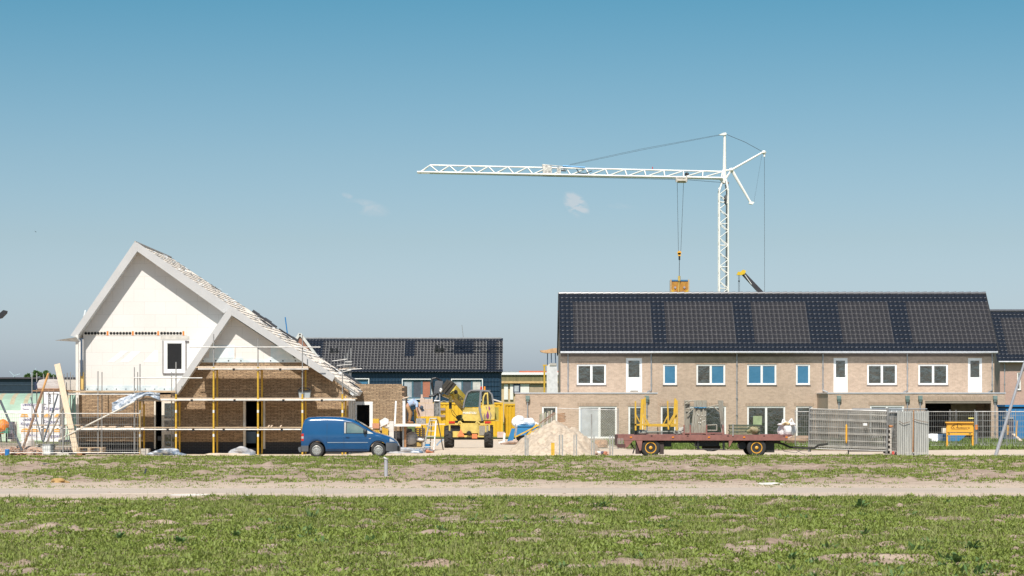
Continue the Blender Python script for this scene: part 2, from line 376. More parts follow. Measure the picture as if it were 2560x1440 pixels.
c1,f1=blades(x,y,3,(.18,.36),(.003,.006),(.0,.35),.02)
o=npmesh('tall_stalks',c1,f1,leafmat('stalk',(.22,.24,.08),(.34,.32,.14),(.45,.40,.2))); tag(o,'thin taller stalks scattered over the foreground field','stalks',kind='stuff')
# middle strip
def mM(x,y):
    e=sstep(72.5,75.5,y); top=sstep(93,99,y+(vnoise(x,y,6,33)-.5)*5)
    d=np.clip((clump(x,y,2.6,.8,41)-.46+.10*sstep(0,22,x))*5,0.02,1)*.8
    return e*np.maximum(d,top*np.clip((clump(x,y,2.0,.7,45)-.28)*6,.1,1))*(1-sstep(107.3,108.6,y))
x,y=scatter(105000,72,109,mM,1.1)
c1,f1=blades(x,y,6,(.05,.13),(.010,.022),(.2,1.2),.05)
o=npmesh('roadside_weeds',c1,f1,leafA); tag(o,'patchy weeds on the bare soil between road and building site','weeds',kind='stuff')
# grass in front of the terrace
x,y=scatter(42000,119,151,lambda x,y: sstep(5.5,7.5,x+(vnoise(x,y,2,51)-.5)*2)*sstep(121.5,124,y+(vnoise(x,y,3,52)-.5)*2)*(.45+.55*vnoise(x,y,2.5,53)),1.1)
c1,f1=blades(x,y,5,(.12,.34),(.02,.035),(.1,.8),.08)
o=npmesh('meadow_grass',c1,f1,leafmat('meadow_blade',(.09,.16,.03),(.15,.22,.045),(.22,.28,.07))); tag(o,'taller bright green grass in front of the brick terrace','grass',kind='stuff')
x,y=scatter(420,33,62,lambda x,y: fedge(x,y)*(vnoise(x,y,4,95)>.45)); c1,f1=blades(x,y,16,(.06,.19),(.018,.034),(.3,1.3),.07)
tag(npmesh('leafy_weeds',c1,f1,leafC),'scattered darker leafy weeds among the foreground cover','weeds',kind='stuff')
# stones and small clods
def stones(n,ya,yb,smin,smax,mask,mat,name,label):
    x,y=scatter(n,ya,yb,mask,1.1); n=len(x); s=rng.uniform(smin,smax,n)*(1+1*(rng.random(n)<.06)); z=height(x,y)
    o8=np.array([(1,0,0),(0,1,0),(-1,0,0),(0,-1,0),(.2,0,.5),(0,0,-.5)],float)
    c=np.stack([x,y,z],-1)[:,None,:]+o8[None]*s[:,None,None]*rng.uniform(.6,1.4,(n,6,1)); f=np.array([(0,1,4),(1,2,4),(2,3,4),(3,0,4),(1,0,5),(2,1,5),(3,2,5),(0,3,5)])
    F_=(f[None]+6*np.arange(n)[:,None,None]).reshape(-1,3); tag(npmesh(name,c.reshape(-1,3),F_,mat,False,3),label,name,kind='stuff')
cl_m=M('clod_soil',(.27,.20,.15),.95,c2=(.42,.34,.265),scale=3)
stones(4000,33,64,.008,.022,lambda x,y: fedge(x,y)*(vnoise(x,y,1.5,81)>.5),cl_m,'clods','small crumbs of soil between the foreground weeds')
stones(9000,70,108,.015,.035,lambda x,y: .3+.7*(vnoise(x,y,3,83)>.5),cl_m,'stones','small stones and clods on the bare strip behind the road')
stones(900,62.5,72,.015,.04,lambda x,y: (np.abs(y-66.8)>1.6)*1.0+.08,cl_m,'gravel','scattered gravel along the sandy road edges')
x,y=scatter(2600,68.9,75,lambda x,y: (vnoise(x,y,1.6,91)>.62)*1.0,1.1); c1,f1=blades(x,y,6,(.03,.09),(.008,.016),(.3,1.3),.05)
tag(npmesh('verge_weeds',c1,f1,leafA),'sparse small weeds on the sandy verge beyond the road','weeds',kind='stuff')
# individual broad-leaved plants
def dock(px,Y,r,label,sd):
    rr=random.Random(sd); x0=PX(px,Y); z0=float(height(np.array([x0]),np.array([Y]))[0]); mb=MB()
    for k in range(30):
        a=rr.uniform(0,6.28); t=rr.uniform(.3,1.3); L=r*rr.uniform(.35,.85); w=L*.20
        d=Vector((math.cos(a)*math.sin(t),math.sin(a)*math.sin(t),math.cos(t))); s_=Vector((-math.sin(a),math.cos(a),0))*w
        p=Vector((x0,Y,z0)); m1=p+d*L*.45; m2=p+d*L*.8-Vector((0,0,L*.08)); tp=p+d*L-Vector((0,0,L*.2))
        mb.add([p,m1+s_*.8,m2+s_*.7,tp,m2-s_*.7,m1-s_*.8],[(0,1,2,3,4,5)])
    tag(mb.build('broad_leaved_weed',leafC,None,(x0,Y,z0)),label,'weed plant','larger broad-leaved weeds in the foreground field')
for q in [(2150,55,.42,'dark broad-leaved weed standing out right, just below the far field edge',1),(2430,40.5,.36,'large leafy weed clump at far right of the foreground field',2),
          (2390,37,.30,'pale broad-leaved weed low on the right of the field',3),(1980,38,.26,'small broad-leaved weed near the bottom right of the field',4),
          (2160,45,.26,'round-leaved weed below the dark one at right',5),(450,41.5,.30,'dark leafy weed in the left part of the foreground field',6),
          (590,44,.24,'small dark leafy weed left of centre in the field',7),(300,43.5,.24,'leafy weed nearest the left among the broad-leaved ones',8)]: dock(*q)
# ---------------------------------------------------------------- litter on the fields
def lump(name,label,cat,px,py,Y,rx,rz,mat,sd,amp=.35,ry=None):
    c=P3(px,py,Y); mb=MB().blob(c,(rx,ry or rx*.6,rz),sd,8,amp)
    return tag(mb.build(name,mat,None,(c.x,c.y,0)),label,cat)
c=P3(965,1166,79)
mb=MB(); mb.tube((c.x,79,-.05),(c.x,79,.60),.058,n=12); o=T('marker_post','short round grey plastic post standing in the weeds by the road','post',(c.x,79,0))
mb.build('post_tube',M('post_plastic',(.42,.42,.44),.5),o); MB().tube((c.x-.01,79,.60),(c.x+.01,79,.64),.085,n=12).build('post_cap',M('post_capm',(.60,.58,.54),.6),o)
lump('sack','crumpled brown paper sack lying on the sandy verge at left','sack',148,1206,73.4,.24,.13,M('sack_brown',(.42,.26,.10),.8,var=.2),5,.5)
lump('rag','flattened brown scrap beside the paper sack','rag',118,1213,72.9,.20,.05,M('sack_brown',(.42,.26,.10)),8,.4)
c=P3(363,1188,80.5); tag(MB().bar((c.x-.03,c.y,.0),(c.x+.03,c.y,.24),.09,.05).build('debris_block',M('debris_dark',(.05,.055,.07),.5),None,(c.x,c.y,0)),'small dark upright piece of debris in the weeds at left','debris')
lump('clod','dark clod of earth on the bare strip behind the road','clod',697,1190,80,.12,.06,M('clod_m',(.08,.06,.05),.95),9)
lump('plastic_sheet','pale crumpled plastic sheet on the sandy verge at right','plastic sheet',1925,1211,72,.36,.055,M('sheet_w',(.62,.58,.52),.5,bp=.5),11,.5)
lump('litter','white scrap of litter at the edge of the foreground weeds','litter',615,1242,63,.11,.05,bagw,12,.4)
lump('flattened_bag','long pale flattened bag lying by the near edge of the road','bag',470,1238,63.9,.55,.03,M('bag_pale',(.66,.61,.54),.6),13,.3)
# ---------------------------------------------------------------- roof tiles
def tiles(mb,P0,u,v,n,nu,nv,tw,tl,matfn,lip=.035,em=None):
    P0=Vector(P0);u=Vector(u).normalized();v=Vector(v).normalized();n=Vector(n).normalized()
    prof=[(0,.012),(.10,.045),(.24,.05),(.36,.012),(.68,0),(1,.012)]
    rr=random.Random(3)
    for j in range(nv):
        for i in range(nu):
            mb.mat(matfn(i,j)); dj=rr.uniform(-.004,.004); a=[];b_=[];c=[]
            for t,h in prof:
                q=P0+u*((i+t)*tw)
                a.append(q+v*(j*tl)+n*(h+lip+dj)); b_.append(q+v*((j+1)*tl+.02)+n*(h+.004)); c.append(q+v*(j*tl)+n*(h-.02))
            k=len(prof); e=[q-v*.03-n*.007 for q in a]; c=[q-v*.03 for q in c]; vs=a+b_+c+e
            fs=[(t,t+1,k+t+1,k+t) for t in range(k-1)]+[(2*k+t,2*k+t+1,3*k+t+1,3*k+t) for t in range(k-1)]
            mb.add(vs,fs)
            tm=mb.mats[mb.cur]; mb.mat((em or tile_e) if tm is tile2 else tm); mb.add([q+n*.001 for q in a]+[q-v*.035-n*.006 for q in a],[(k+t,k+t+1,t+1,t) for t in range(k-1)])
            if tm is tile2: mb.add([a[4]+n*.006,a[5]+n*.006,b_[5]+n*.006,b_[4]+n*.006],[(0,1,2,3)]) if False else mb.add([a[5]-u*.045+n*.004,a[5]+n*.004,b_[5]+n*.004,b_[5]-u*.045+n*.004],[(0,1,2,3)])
            elif tm is tile: mb.mat(tile_glint); mb.add([a[4]+n*.004-u*.06,a[5]+n*.004-u*.03,a[5]-v*.045-n*.004-u*.03,a[4]-v*.045-n*.004-u*.06],[(3,2,1,0)])
def window(par,y,x0,x1,z0,z1,panes,fm=white,fw=.075,name='window',sill=True,d=.05,split=None):
    """frame at face y (front), panes: list of materials left to right"""
    f=MB(); yf=y+.03; yb=y+.11
    f.box(x0,x1,yf,yb,z1-fw,z1); f.box(x0,x1,yf,yb,z0,z0+fw); f.box(x0,x0+fw,yf,yb,z0+fw,z1-fw); f.box(x1-fw,x1,yf,yb,z0+fw,z1-fw)
    n=len(panes); wsum=(x1-x0-2*fw-(n-1)*fw)
    xa=x0+fw; cells=[]
    for i in range(n):
        w_=wsum*(split[i] if split else 1/n); cells.append((xa,xa+w_)); xa+=w_
        if i<n-1: f.box(xa,xa+fw,yf+.002,yb,z0+fw,z1-fw); xa+=fw
    # casement rebate frames
    for i,(a,b) in enumerate(cells):
        t=.035; zc0,zc1=z0+fw,z1-fw
        f.box(a,b,yf+.02,yb-.01,zc1-t,zc1-.001); f.box(a,b,yf+.02,yb-.01,zc0+.001,zc0+t); f.box(a+.001,a+t,yf+.02,yb-.01,zc0+t,zc1-t); f.box(b-t,b-.001,yf+.02,yb-.01,zc0+t,zc1-t)
    o=f.build(name,fm,par)
    if sill: MB().box(x0-.04,x1+.04,y-.05,y+.09,z0-.05,z0-.002).build('sill',M('lead_sill',(.16,.15,.15),.6),o)
    for (a,b),pm in zip(cells,panes):
        MB().box(a+.02,b-.02,yf+.045,yf+.055,z0+fw+.02,z1-fw-.02).build('pane',pm,o)
    return o
def rect(a,b,c,d,Y): return (PX(a,Y),PX(b,Y),PZ(d,Y),PZ(c,Y))
# ---------------------------------------------------------------- brick terrace, right
YM,YE=158.0,152.6
RX0,RX1=3.2,31.9; ez=PZ(880,YM); yr=162.0; rz=PZ(735,yr)
terr=T('terrace_house','long two-storey row of beige brick houses under a black tiled roof','terrace house',(17.5,YM,0))
up=[(1442,1515,911,962,[g_dark,g_dark]),(1658,1692,911,962,[g_blue]),(1741,1813,911,962,[g_dark,g_blue]),(1868,1941,911,962,[g_blue,g_blue]),
    (1990,2025,911,962,[g_blue]),(2168,2242,911,962,[g_dark,g_dark]),(2296,2370,911,962,[g_dark,g_dark])]
dn=[(1652,1690,1016,1092,[g_dark]),(1711,1815,1016,1094,[g_dark,g_dark]),(1868,1963,1016,1094,[g_dark,g_dark]),(1990,2031,1016,1094,[g_dark])]
doors=[(1565,1605),(2084,2119),(2420,2455)]
holes=[rect(a,b,c,d,YM) for a,b,c,d,_ in up+dn]+[rect(a,b,895,980.5,YM) for a,b in doors]
mb=MB(); mb.wall(RX0,RX1-.15,0,ez,YM,YM+.3,holes); mb.box(RX1-.45,RX1-.15,YM+.3,166,0,ez); mb.box(RX0,RX0+.3,YM+.3,166,0,ez); mb.box(RX0+.3,RX1-.45,165.7,166,0,ez)
for xx in (RX0,RX1-.45):  # gable triangles
    mb.add([(xx,YM+.02,ez),(xx,165.98,ez),(xx,yr,rz-.15),(xx+.3,YM+.02,ez),(xx+.3,165.98,ez),(xx+.3,yr,rz-.15)],[(0,1,2),(3,5,4),(0,2,5,3),(1,4,5,2)])
mb.build('wall',brick_row,terr)
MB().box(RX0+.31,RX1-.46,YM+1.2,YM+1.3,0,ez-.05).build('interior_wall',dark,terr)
for a,b,c,d,p in up+dn:
    x0,x1,z0,z1=rect(a,b,c,d,YM); window(terr,YM,x0,x1,z0,z1,p,sill=(c<1000),name='window' if c<1000 else 'patio_door')
# soldier courses
def lintel(par,y,x0,x1,z1): MB().box(x0-.12,x1+.12,y-.006,y+.05,z1+.02,z1+.23).build('lintel_course',brick_sold,par)
for h in holes: lintel(terr,YM,h[0],h[1],h[3])
MB().box(RX0+.02,RX1-.17,YM-.012,YM+.03,ez-.30,ez-.02).build('eaves_band',M('eaves_band_m',(.15,.12,.10),.8),terr)
# balcony doors
for a,b in doors:
    x0,x1,z0,z1=rect(a,b,895,980.5,YM); f=MB(); fw=.07
    f.box(x0,x1,YM+.02,YM+.1,z1-fw,z1);f.box(x0,x0+fw,YM+.02,YM+.1,z0,z1-fw);f.box(x1-fw,x1,YM+.02,YM+.1,z0,z1-fw)
    zm=z0+.98; f.box(x0+fw,x1-fw,YM+.04,YM+.09,z0,zm)
    for k in range(7): f.box(x0+fw+.06,x1-fw-.06,YM+.028,YM+.041,z0+.08+k*.125,z0+.08+k*.125+.10)
    f.box(x0+fw,x0+fw+.09,YM+.04,YM+.09,zm,z1-fw);f.box(x1-fw-.09,x1-fw,YM+.04,YM+.09,zm,z1-fw);f.box(x0+fw+.09,x1-fw-.09,YM+.04,YM+.09,z1-fw-.1,z1-fw)
    o=f.build('balcony_door',white,terr)
    MB().box(x0+fw+.08,x1-fw-.08,YM+.06,YM+.07,zm-.01,z1-fw-.09).build('pane',g_dark,o)
    MB().box(x1-fw-.06,x1-fw-.03,YM-.02,YM+.04,z0+1.0,z0+1.14).build('handle',zinc,o)
# roof
sl=Vector((0,yr-(YM-.35),rz-(ez+.02))); L=sl.length; nrm=Vector((0,-sl.z,sl.y)).normalized()
nu=94;nv=14;tw=(RX1-RX0+.1)/nu;tl=L/nv
dk=[(0,3),(18.6,22),(36.5,41),(56,59.5),(74.5,78),(90,94)]  # columns of darker glazed tiles
def mf(i,j):
    if j<2 or j>11: return tile
    px=1397+i*11.4
    for a,b in ((1425,1622),(1655,1825),(1868,2008),(2085,2215),(2262,2462)):
        if a<=px<=b: return tile2
    return tile
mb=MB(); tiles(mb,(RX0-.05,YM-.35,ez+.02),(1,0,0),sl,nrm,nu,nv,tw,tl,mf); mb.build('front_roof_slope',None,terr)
mb=MB(); mb.add([(RX0-.05,YM-.35,ez-.02),(RX1+.05,YM-.35,ez-.02),(RX1+.05,yr,rz-.05),(RX0-.05,yr,rz-.05),(RX0-.05,166.3,ez-.02),(RX1+.05,166.3,ez-.02)],[(0,1,2,3),(3,2,5,4)]); mb.build('roof_deck',black_m,terr)
mb=MB(); n=58; w_=(RX1-RX0+.1)/n
for i in range(n):
    x=RX0-.05+i*w_; mb.tube((x,yr,rz+.03+.025*(i%2==0)*0),(x+w_*1.04,yr,rz+.055),.095,.115,8)
mb.build('ridge_tiles',M('ridge_tile',(.10,.10,.11),.22,var=.2,scale=5),terr)
for xx in (RX0-.09,RX1+.03):
    MB().add([(xx,YM-.4,ez-.1),(xx,YM-.4,ez+.12),(xx,yr,rz+.1),(xx,yr,rz-.15),(xx+.06,YM-.4,ez-.1),(xx+.06,YM-.4,ez+.12),(xx+.06,yr,rz+.1),(xx+.06,yr,rz-.15),(xx,166.3,ez+.1),(xx+.06,166.3,ez+.1),(xx,166.3,ez-.1),(xx+.06,166.3,ez-.1)],
        [(0,1,2,3),(4,7,6,5),(1,0,4,5),(2,1,5,6),(0,3,7,4),(3,2,8,10),(7,11,9,6),(2,6,9,8),(3,10,11,7),(8,9,11,10)]).build('verge_board',black_m,terr)
mb=MB(); mb.tube((RX0-.02,YM-.42,ez-.03),(RX1,YM-.42,ez-.03),.075,n=10); mb.box(RX0,RX1,YM-.36,YM-.005,ez-.07,ez-.03); mb.build('gutter',zinc,terr)
def dpipe(par,px,Y,z0,z1,hop=False,kick=0):
    x=PX(px,Y); mb=MB().tube((x,Y-.07,z0),(x,Y-.07,z1),.04,n=8)
    for z in np.arange(z0+.4,z1,1.1): mb.box(x-.06,x+.06,Y-.12,Y-.001,z,z+.03)
    if kick: mb.tube((x,Y-.07,z0),(x+.28*kick,Y-.25,z0-.12),.045,n=8)
    o=mb.build('downpipe',zinc,par)
    if hop: MB().box(x-.13,x+.13,Y-.22,Y-.004,z1,z1+.25).box(x-.09,x+.09,Y-.18,Y-.02,z1-.12,z1).build('rainwater_hopper',M('hopper',(.17,.23,.21),.5),o)
for px,k in ((1420,0),(1628,-1),(2057,1),(2268,-1),(2480,-1)): dpipe(terr,px,YM,3.22,ez-.1,False,k)
dpipe(terr,1842,YM,.1,ez-.1)
# ground-floor extensions
def ext(px0,px1,windows,opening,label_unused,hops):
    x0,x1=PX(px0,YE),PX(px1,YE); zt=PZ(984,YE); hs=[rect(a,b,c,d,YE) for a,b,c,d,_,_ in windows]
    ho=[rect(*opening,YE)] if opening else []
    m_=MB(); m_.wall(x0,x1,0,zt,YE,YE+.25,hs+ho); m_.box(x0,x0+.25,YE+.25,YM-.001,0,zt); m_.box(x1-.25,x1,YE+.25,YM-.001,0,zt)
    o=m_.build('extension_wall',brick_row,terr)
    MB().box(x0-.04,x1+.04,YE-.04,YM-.002,zt+.002,zt+.07).build('parapet_cap',M('cap_alu',(.60,.60,.62),.4,.3,var=.05),o)
    for (a,b,c,d,p,sp),h in zip(windows,hs):
        window(terr,YE,*h,p,sill=False,name='patio_door',split=sp); lintel(terr,YE,h[0],h[1],h[3])
    if ho:
        h=ho[0]; lintel(terr,YE,h[0],h[1],h[3]+.06); MB().box(h[0]-.002,h[1]+.002,YE+.02,YE+.2,h[3]-.16,h[3]-.002).build('steel_lintel',M('lintel_steel',(.2,.17,.13),.6),terr)
        MB().box(h[0]+(h[1]-h[0])*.62,h[1]+.01,YM-.3,YM-.28,0,h[3]).build('inner_wall_panel',M('inner_block',(.42,.36,.25),.8),terr)
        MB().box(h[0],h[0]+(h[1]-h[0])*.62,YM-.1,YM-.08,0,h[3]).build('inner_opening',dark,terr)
        MB().box(h[0]-1,h[1]+.7,YE+.3,YM-.01,.01,.03).build('garage_floor',concrete,terr)
    for px in hops: dpipe(terr,px,YE,.1,PZ(999,YE),True)
ext(1288,1643,[(1355,1393,1016,1066,[g_dark],None),(1447,1542,1016,1096,[g_pale,g_dark],[.55,.45]),(1571,1609,1016,1094,[g_dark],None)],None,'',[1319,1617])
ext(2070,2513,[(2175,2260,1014,1094,[g_dark,g_pale],None)],(2313,2478,1002,1100),'',[2097,2268,2300,2487])
MB().box(PX(1583,YM)-.2,PX(1583,YM)+.3,YM-.5,YM-.2,3.11,3.2).build('step_block',plank_old,terr)
# green screen behind a pane, seen inside the ground-floor window
x0,x1,z0,z1=rect(1883,1905,1040,1062,YM); MB().box(x0,x1,YM+.069,YM+.072,z0,z1).build('window_notice',M('notice_green',(.30,.36,.20),.6),terr)
# ---------------------------------------------------------------- further house at far right
Y2=194; h2=T('gabled_house','pinkish brick house with black tiled roof cut off by the right edge of the photo','house',(40,Y2,0))
xa,xb=PX(2500,Y2),PX(2660,Y2); e2=PZ(904,Y2)
mb=MB(); h_=rect(2543,2552,931,975,Y2); mb.wall(xa,xb,0,e2,Y2,Y2+.3,[h_]); mb.box(xa,xa+.3,Y2+.3,Y2+8,0,e2); mb.add([(xa,Y2+.02,e2),(xa,Y2+8,e2),(xa,Y2+4,PZ(778,Y2+4)-.1)],[(0,1,2)]); mb.build('wall',brick_pink,h2)
window(h2,Y2,*h_,[g_dark],fw=.06)
sl=Vector((0,4.4,PZ(778,Y2+4)-e2)); nr=Vector((0,-sl.z,sl.y)).normalized(); mb=MB()
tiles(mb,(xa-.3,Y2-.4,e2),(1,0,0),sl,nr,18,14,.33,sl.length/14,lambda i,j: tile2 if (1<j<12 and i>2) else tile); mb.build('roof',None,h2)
MB().tube((xa-.3,Y2+4,e2+sl.z+.04),(xb,Y2+4,e2+sl.z+.04),.12,n=8).build('ridge_tiles',MATS['ridge_tile'],h2)
MB().tube((xa-.2,Y2-.45,e2-.03),(xb,Y2-.45,e2-.03),.08,n=8).build('gutter',zinc,h2); dpipe(h2,2511,Y2,.2,e2)
# ---------------------------------------------------------------- tile-clad house, centre back
Y3=250; h3=T('tile_clad_house','dark house clad in black-blue tiles, centre back behind the yellow machine','house',(-11,Y3,0))
xa,xb=PX(752,Y3),PX(1253,Y3); e3=PZ(930,Y3); yr3=Y3+4.3; r3=PZ(846,yr3)
wins=[rect(1007,1079,949,997,Y3),rect(1130,1205,949,999,Y3),rect(872,921,948,996,Y3)]
mb=MB(); mb.wall(xa,xb,0,e3,Y3+.06,Y3+.3,wins); mb.box(xb-.3,xb,Y3+.3,Y3+9,0,e3); mb.add([(xb,Y3,e3),(xb,Y3+9,e3),(xb,yr3,r3)],[(0,1,2)]); mb.build('wall',tile_blue,h3)
sl=Vector((0,4.7,r3-e3)); nr=Vector((0,-sl.z,sl.y)).normalized(); nu=int((xb-xa)/.345)
def mf3(i,j):
    t=i/nu
    return tile if (j<1 or j>11 or t<.10 or (.50<t<.56 and j>5) or (.76<t<.86 and j>6) or .92<t<.98) else tile2
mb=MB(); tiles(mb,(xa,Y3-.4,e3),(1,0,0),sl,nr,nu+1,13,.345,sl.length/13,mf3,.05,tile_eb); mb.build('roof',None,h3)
mb=MB()
for k in range(int((xb-xa)/.345)):
    for j in range(11):
        x=xa+k*.345; z=e3-.5*(j+1)
        if any(w[0]-.1<x+.17<w[1]+.1 and w[2]-.1<z+.25<w[3]+.12 for w in wins): continue
        mb.add([(x,Y3+.055,z+.5),(x,Y3+.02-.03,z),(x+.12,Y3-.06,z),(x+.12,Y3+.01,z+.5),(x+.25,Y3-.01,z),(x+.25,Y3+.055,z+.5),(x+.345,Y3-.01,z),(x+.345,Y3+.055,z+.5)],[(1,2,3,0),(2,4,5,3),(4,6,7,5)])
mb.build('wall_tiles',tile_blue,h3)
MB().box(xa,xb,yr3-.1,yr3+.1,r3-.02,r3+.10).build('ridge_tiles',M('ridge_pale',(.35,.35,.36),.4),h3)
MB().box(xb-.02,xb+.08,Y3-.2,Y3+4.4,e3-.1,e3+.1).build('verge_trim',tile_blue,h3)
tealf=M('teal_frame',(.06,.13,.17),.5)
for w,ps in zip(wins,([g_pale,M('shutter_slate',(.07,.08,.10),.6),M('terracotta_reflection',(.40,.15,.09),.5)],[g_pale,M('shutter_slate',(.07,.08,.10)),M('blind',(.55,.53,.48),.6)],[g_blue])):
    o=window(h3,Y3,*w,ps,fm=tealf,fw=.12,sill=False)
    b_=MB(); t=.09; b_.box(w[0]-t,w[1]+t,Y3-.12,Y3+.05,w[3],w[3]+t); b_.box(w[0]-t,w[0],Y3-.12,Y3+.05,w[2],w[3]); b_.box(w[1],w[1]+t,Y3-.12,Y3+.05,w[2],w[3]); b_.box(w[0]-t,w[1]+t,Y3-.12,Y3+.05,w[2]-t,w[2]); b_.build('window_surround',white,o)
for px,py in ((835,875),(1098,868)): 
    c=P3(px,py,Y3+2.4); o=MB().box(c.x-.5,c.x+.5,c.y-.2,c.y+.3,c.z-.5,c.z-.1).build('roof_vent',black_m,h3); MB().tube((c.x-.25,c.y-.2,c.z-.3),(c.x-.25,c.y-.2,c.z+.2),.12,n=8).tube((c.x+.3,c.y-.2,c.z-.3),(c.x+.3,c.y-.2,c.z+.2),.12,n=8).build('vent_pipe',black_m,o)
# thin mast on it and small brick gable behind the left roof
c=P3(1159,843,255); tag(MB().tube((c.x,255,c.z-.3),(c.x-.06*3,255,c.z+1.3),.025,n=6).build('roof_aerial',galv,None,(c.x,255,c.z)),'thin tilted aerial on the ridge of the tile-clad house','aerial')
Yg=230; g3=T('brick_gable_house','red brick gable end peeping over the left roof slope','house',(PX(755,Yg),Yg,0))
mb=MB(); mb.pprism([(700,1000),(700,905),(750,838),(800,905),(800,1000)],Yg,Yg+.4); mb.build('wall',brick_red,g3)
mb=MB()
for a,b in (((750,834),(803,905)),((750,834),(700,905))):
    p=P3(*a,Yg-.05);q=P3(*b,Yg-.05); mb.bar(p,q,.25,.16,(0,1,0))
mb.build('verge_board',M('verge_pale',(.62,.6,.57),.6),g3)
# ---------------------------------------------------------------- flat-roofed block behind
Y4=285; h4=T('flat_roofed_block','low cream and brown flat-roofed building far back between the dark house and the terrace','building',(PX(1320,Y4),Y4,0))
MB().pb(1240,1420,953,1092,Y4+.1,Y4+12).build('wall',tan,h4)
MB().pb(1235,1425,937,953,Y4-.3,Y4+.1).build('olive_shadow_band',olive,h4)  # shadow below the roof edge, painted as an olive band
MB().pb(1235,1425,931,937,Y4-.5,Y4+12).build('roof_edge',white,h4)
MB().pb(1298,1425,927,931,Y4-.4,Y4+11).build('roof_strip',M('roof_red',(.55,.16,.09),.7),h4); MB().pb(1235,1297,928,931,Y4-.4,Y4+11).build('roof_strip',zinc,h4)
MB().pb(1235,1425,953,958,Y4-.4,Y4+.1).build('wooden_beam',M('beam_ochre',(.60,.40,.18),.7),h4)
for a,b in ((1260,1270),(1275,1283),(1301,1323)): MB().pb(a,b,960,999,Y4-.1,Y4+.1).build('wall_panel',cream,h4)
w=rect(1283,1300,960,982,Y4); window(h4,Y4-.25,*w,[g_pale],fm=M('frame_navy',(.03,.04,.07),.5),fw=.10,sill=False)
MB().pb(1324,1425,962,999,Y4-.06,Y4+.1).build('brown_panel',M('brown_panel_m',(.40,.31,.21),.7),h4)
# pale pillar with shoring beside the terrace
Y5=185; p5=T('wrapped_pillar','tall pale wrapped wall section beside the left gable of the terrace','wall section',(PX(1380,Y5),Y5,0))
MB().pprism([(1367,1090),(1367,915),(1374,909),(1391,908),(1394,930),(1395,1090)],Y5,Y5+1.5).build('wall_body',M('wrap_white',(.66,.64,.63),.5,bp=.2),p5)
MB().pb(1374,1391,908,914,Y5-.05,Y5+1.4).build('top_course',concrete,p5)
tp=T('raised_formwork_table','small wooden platform on thin blue props beside the left gable of the terrace','platform',(PX(1378,Y5+2),Y5+2,0))
MB().pprism([(1350,876),(1366,875),(1380,871),(1392,870),(1392,882),(1366,883),(1352,880)],Y5+1.8,Y5+2.9).build('wooden_deck',M('deck_orange',(.55,.33,.17),.7,var=.3),tp)
for a,b,c_ in ((1369,1366,1085),(1378,1378.5,907),(1388,1395.5,1085)): MB().tube(P3(a,880,Y5+2.2),P3(b,c_,Y5+2.2),.035).build('prop',M('prop_blue',(.04,.09,.17),.5),tp)
yp=T('yellow_hoist_post','yellow steel post with a short top arm in front of the flat-roofed block','post',(PX(1360,Y5-3),Y5-3,0))
MB().tube(P3(1361,1085,182),P3(1361,912,182),.07).build('post',yellow_t,yp); MB().bar(P3(1357,913,182),P3(1368,913,182),.09).bar(P3(1359,915,182),P3(1363,926,182),.05).build('arm',yellow_t,yp)
# ---------------------------------------------------------------- gabled house under construction, left
YA=113.4   # white gable face
YB=113.15  # brick face of ground floor, left
YC=112.7   # projecting small gable
YV=112.80; YU=112.10  # verge fronts
hs=T('gabled_house','unfinished white-gabled house with rough brick ground floor and a long right roof slope','house',(PX(520,YA),YA,0))
wb=MB()
win=rect(410,462,851,931,YA)
zf=PZ(978,YA)
wb.wall(PX(208,YA),PX(636,YA),zf,PZ(828,YA),YA,YA+.3,[win])
wb.pprism([(208,828),(212,824),(343,628),(636,827),(636,828)],YA,YA+.3); wb.pprism([(636,828),(702,872),(702,978),(636,978)],YA,YA+.3)
wb.build('gable_wall',block_white,hs)
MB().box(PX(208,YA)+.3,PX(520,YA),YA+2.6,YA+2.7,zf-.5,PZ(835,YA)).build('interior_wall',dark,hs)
# small gable: upper white part
sg=MB(); sg.pprism([(498,905),(505,896),(578,789),(752,905)],YC,YC+.25); sg.build('small_gable_wall',block_white,hs)
# brick of ground floor
door=rect(387,437,1003,1120,YC); door=(door[0],door[1],door[2],door[3])
tall=rect(612,661,1003,1120,YC)
bw_=MB(); zt=PZ(905,YC); x0=PX(436,YC); x1=PX(871,YC)
zpl=PZ(1105,YC)
def gz(px): # underside of verge in brick part
    return None
bl=MB()
bl.wall(PX(197,YB),x0+.02,zpl,PZ(986,YB),YB,YB+.2,[(PX(387,YB),x0+.03,0,PZ(1003,YB))])
bl.wall(x0,x1,zpl,PZ(990,YC),YC,YC+.25,[tall])
bl.pprism([(440,990),(500,905),(770,905),(871,972),(871,990)],YC,YC+.25)
bl.box(x0,x0+.2,YC+.25,YB+.1,zpl,PZ(990,YC))
bl.build('brick_wall',brick_left,hs)
pl=MB(); pl.wall(PX(197,YB),x0+.02,0,zpl,YB-.01,YB+.2,[(PX(387,YB),x0+.03,-1,9)]); pl.wall(x0,x1,0,zpl,YC-.012,YC+.25,[(tall[0],tall[1],PZ(1120,YC),9)]); pl.build('brick_plinth',brick_dark,hs)
# toothed brick at left corner
mb=MB()
for k in range(20): mb.box(PX(197,YB)-(.10 if k%2 else .03),PX(197,YB),YB,YB+.2,.65+k*.11,.65+k*.11+.05)
mb.build('toothed_bricks',M('single_brick',(.45,.28,.17),.85,var=.25),hs)
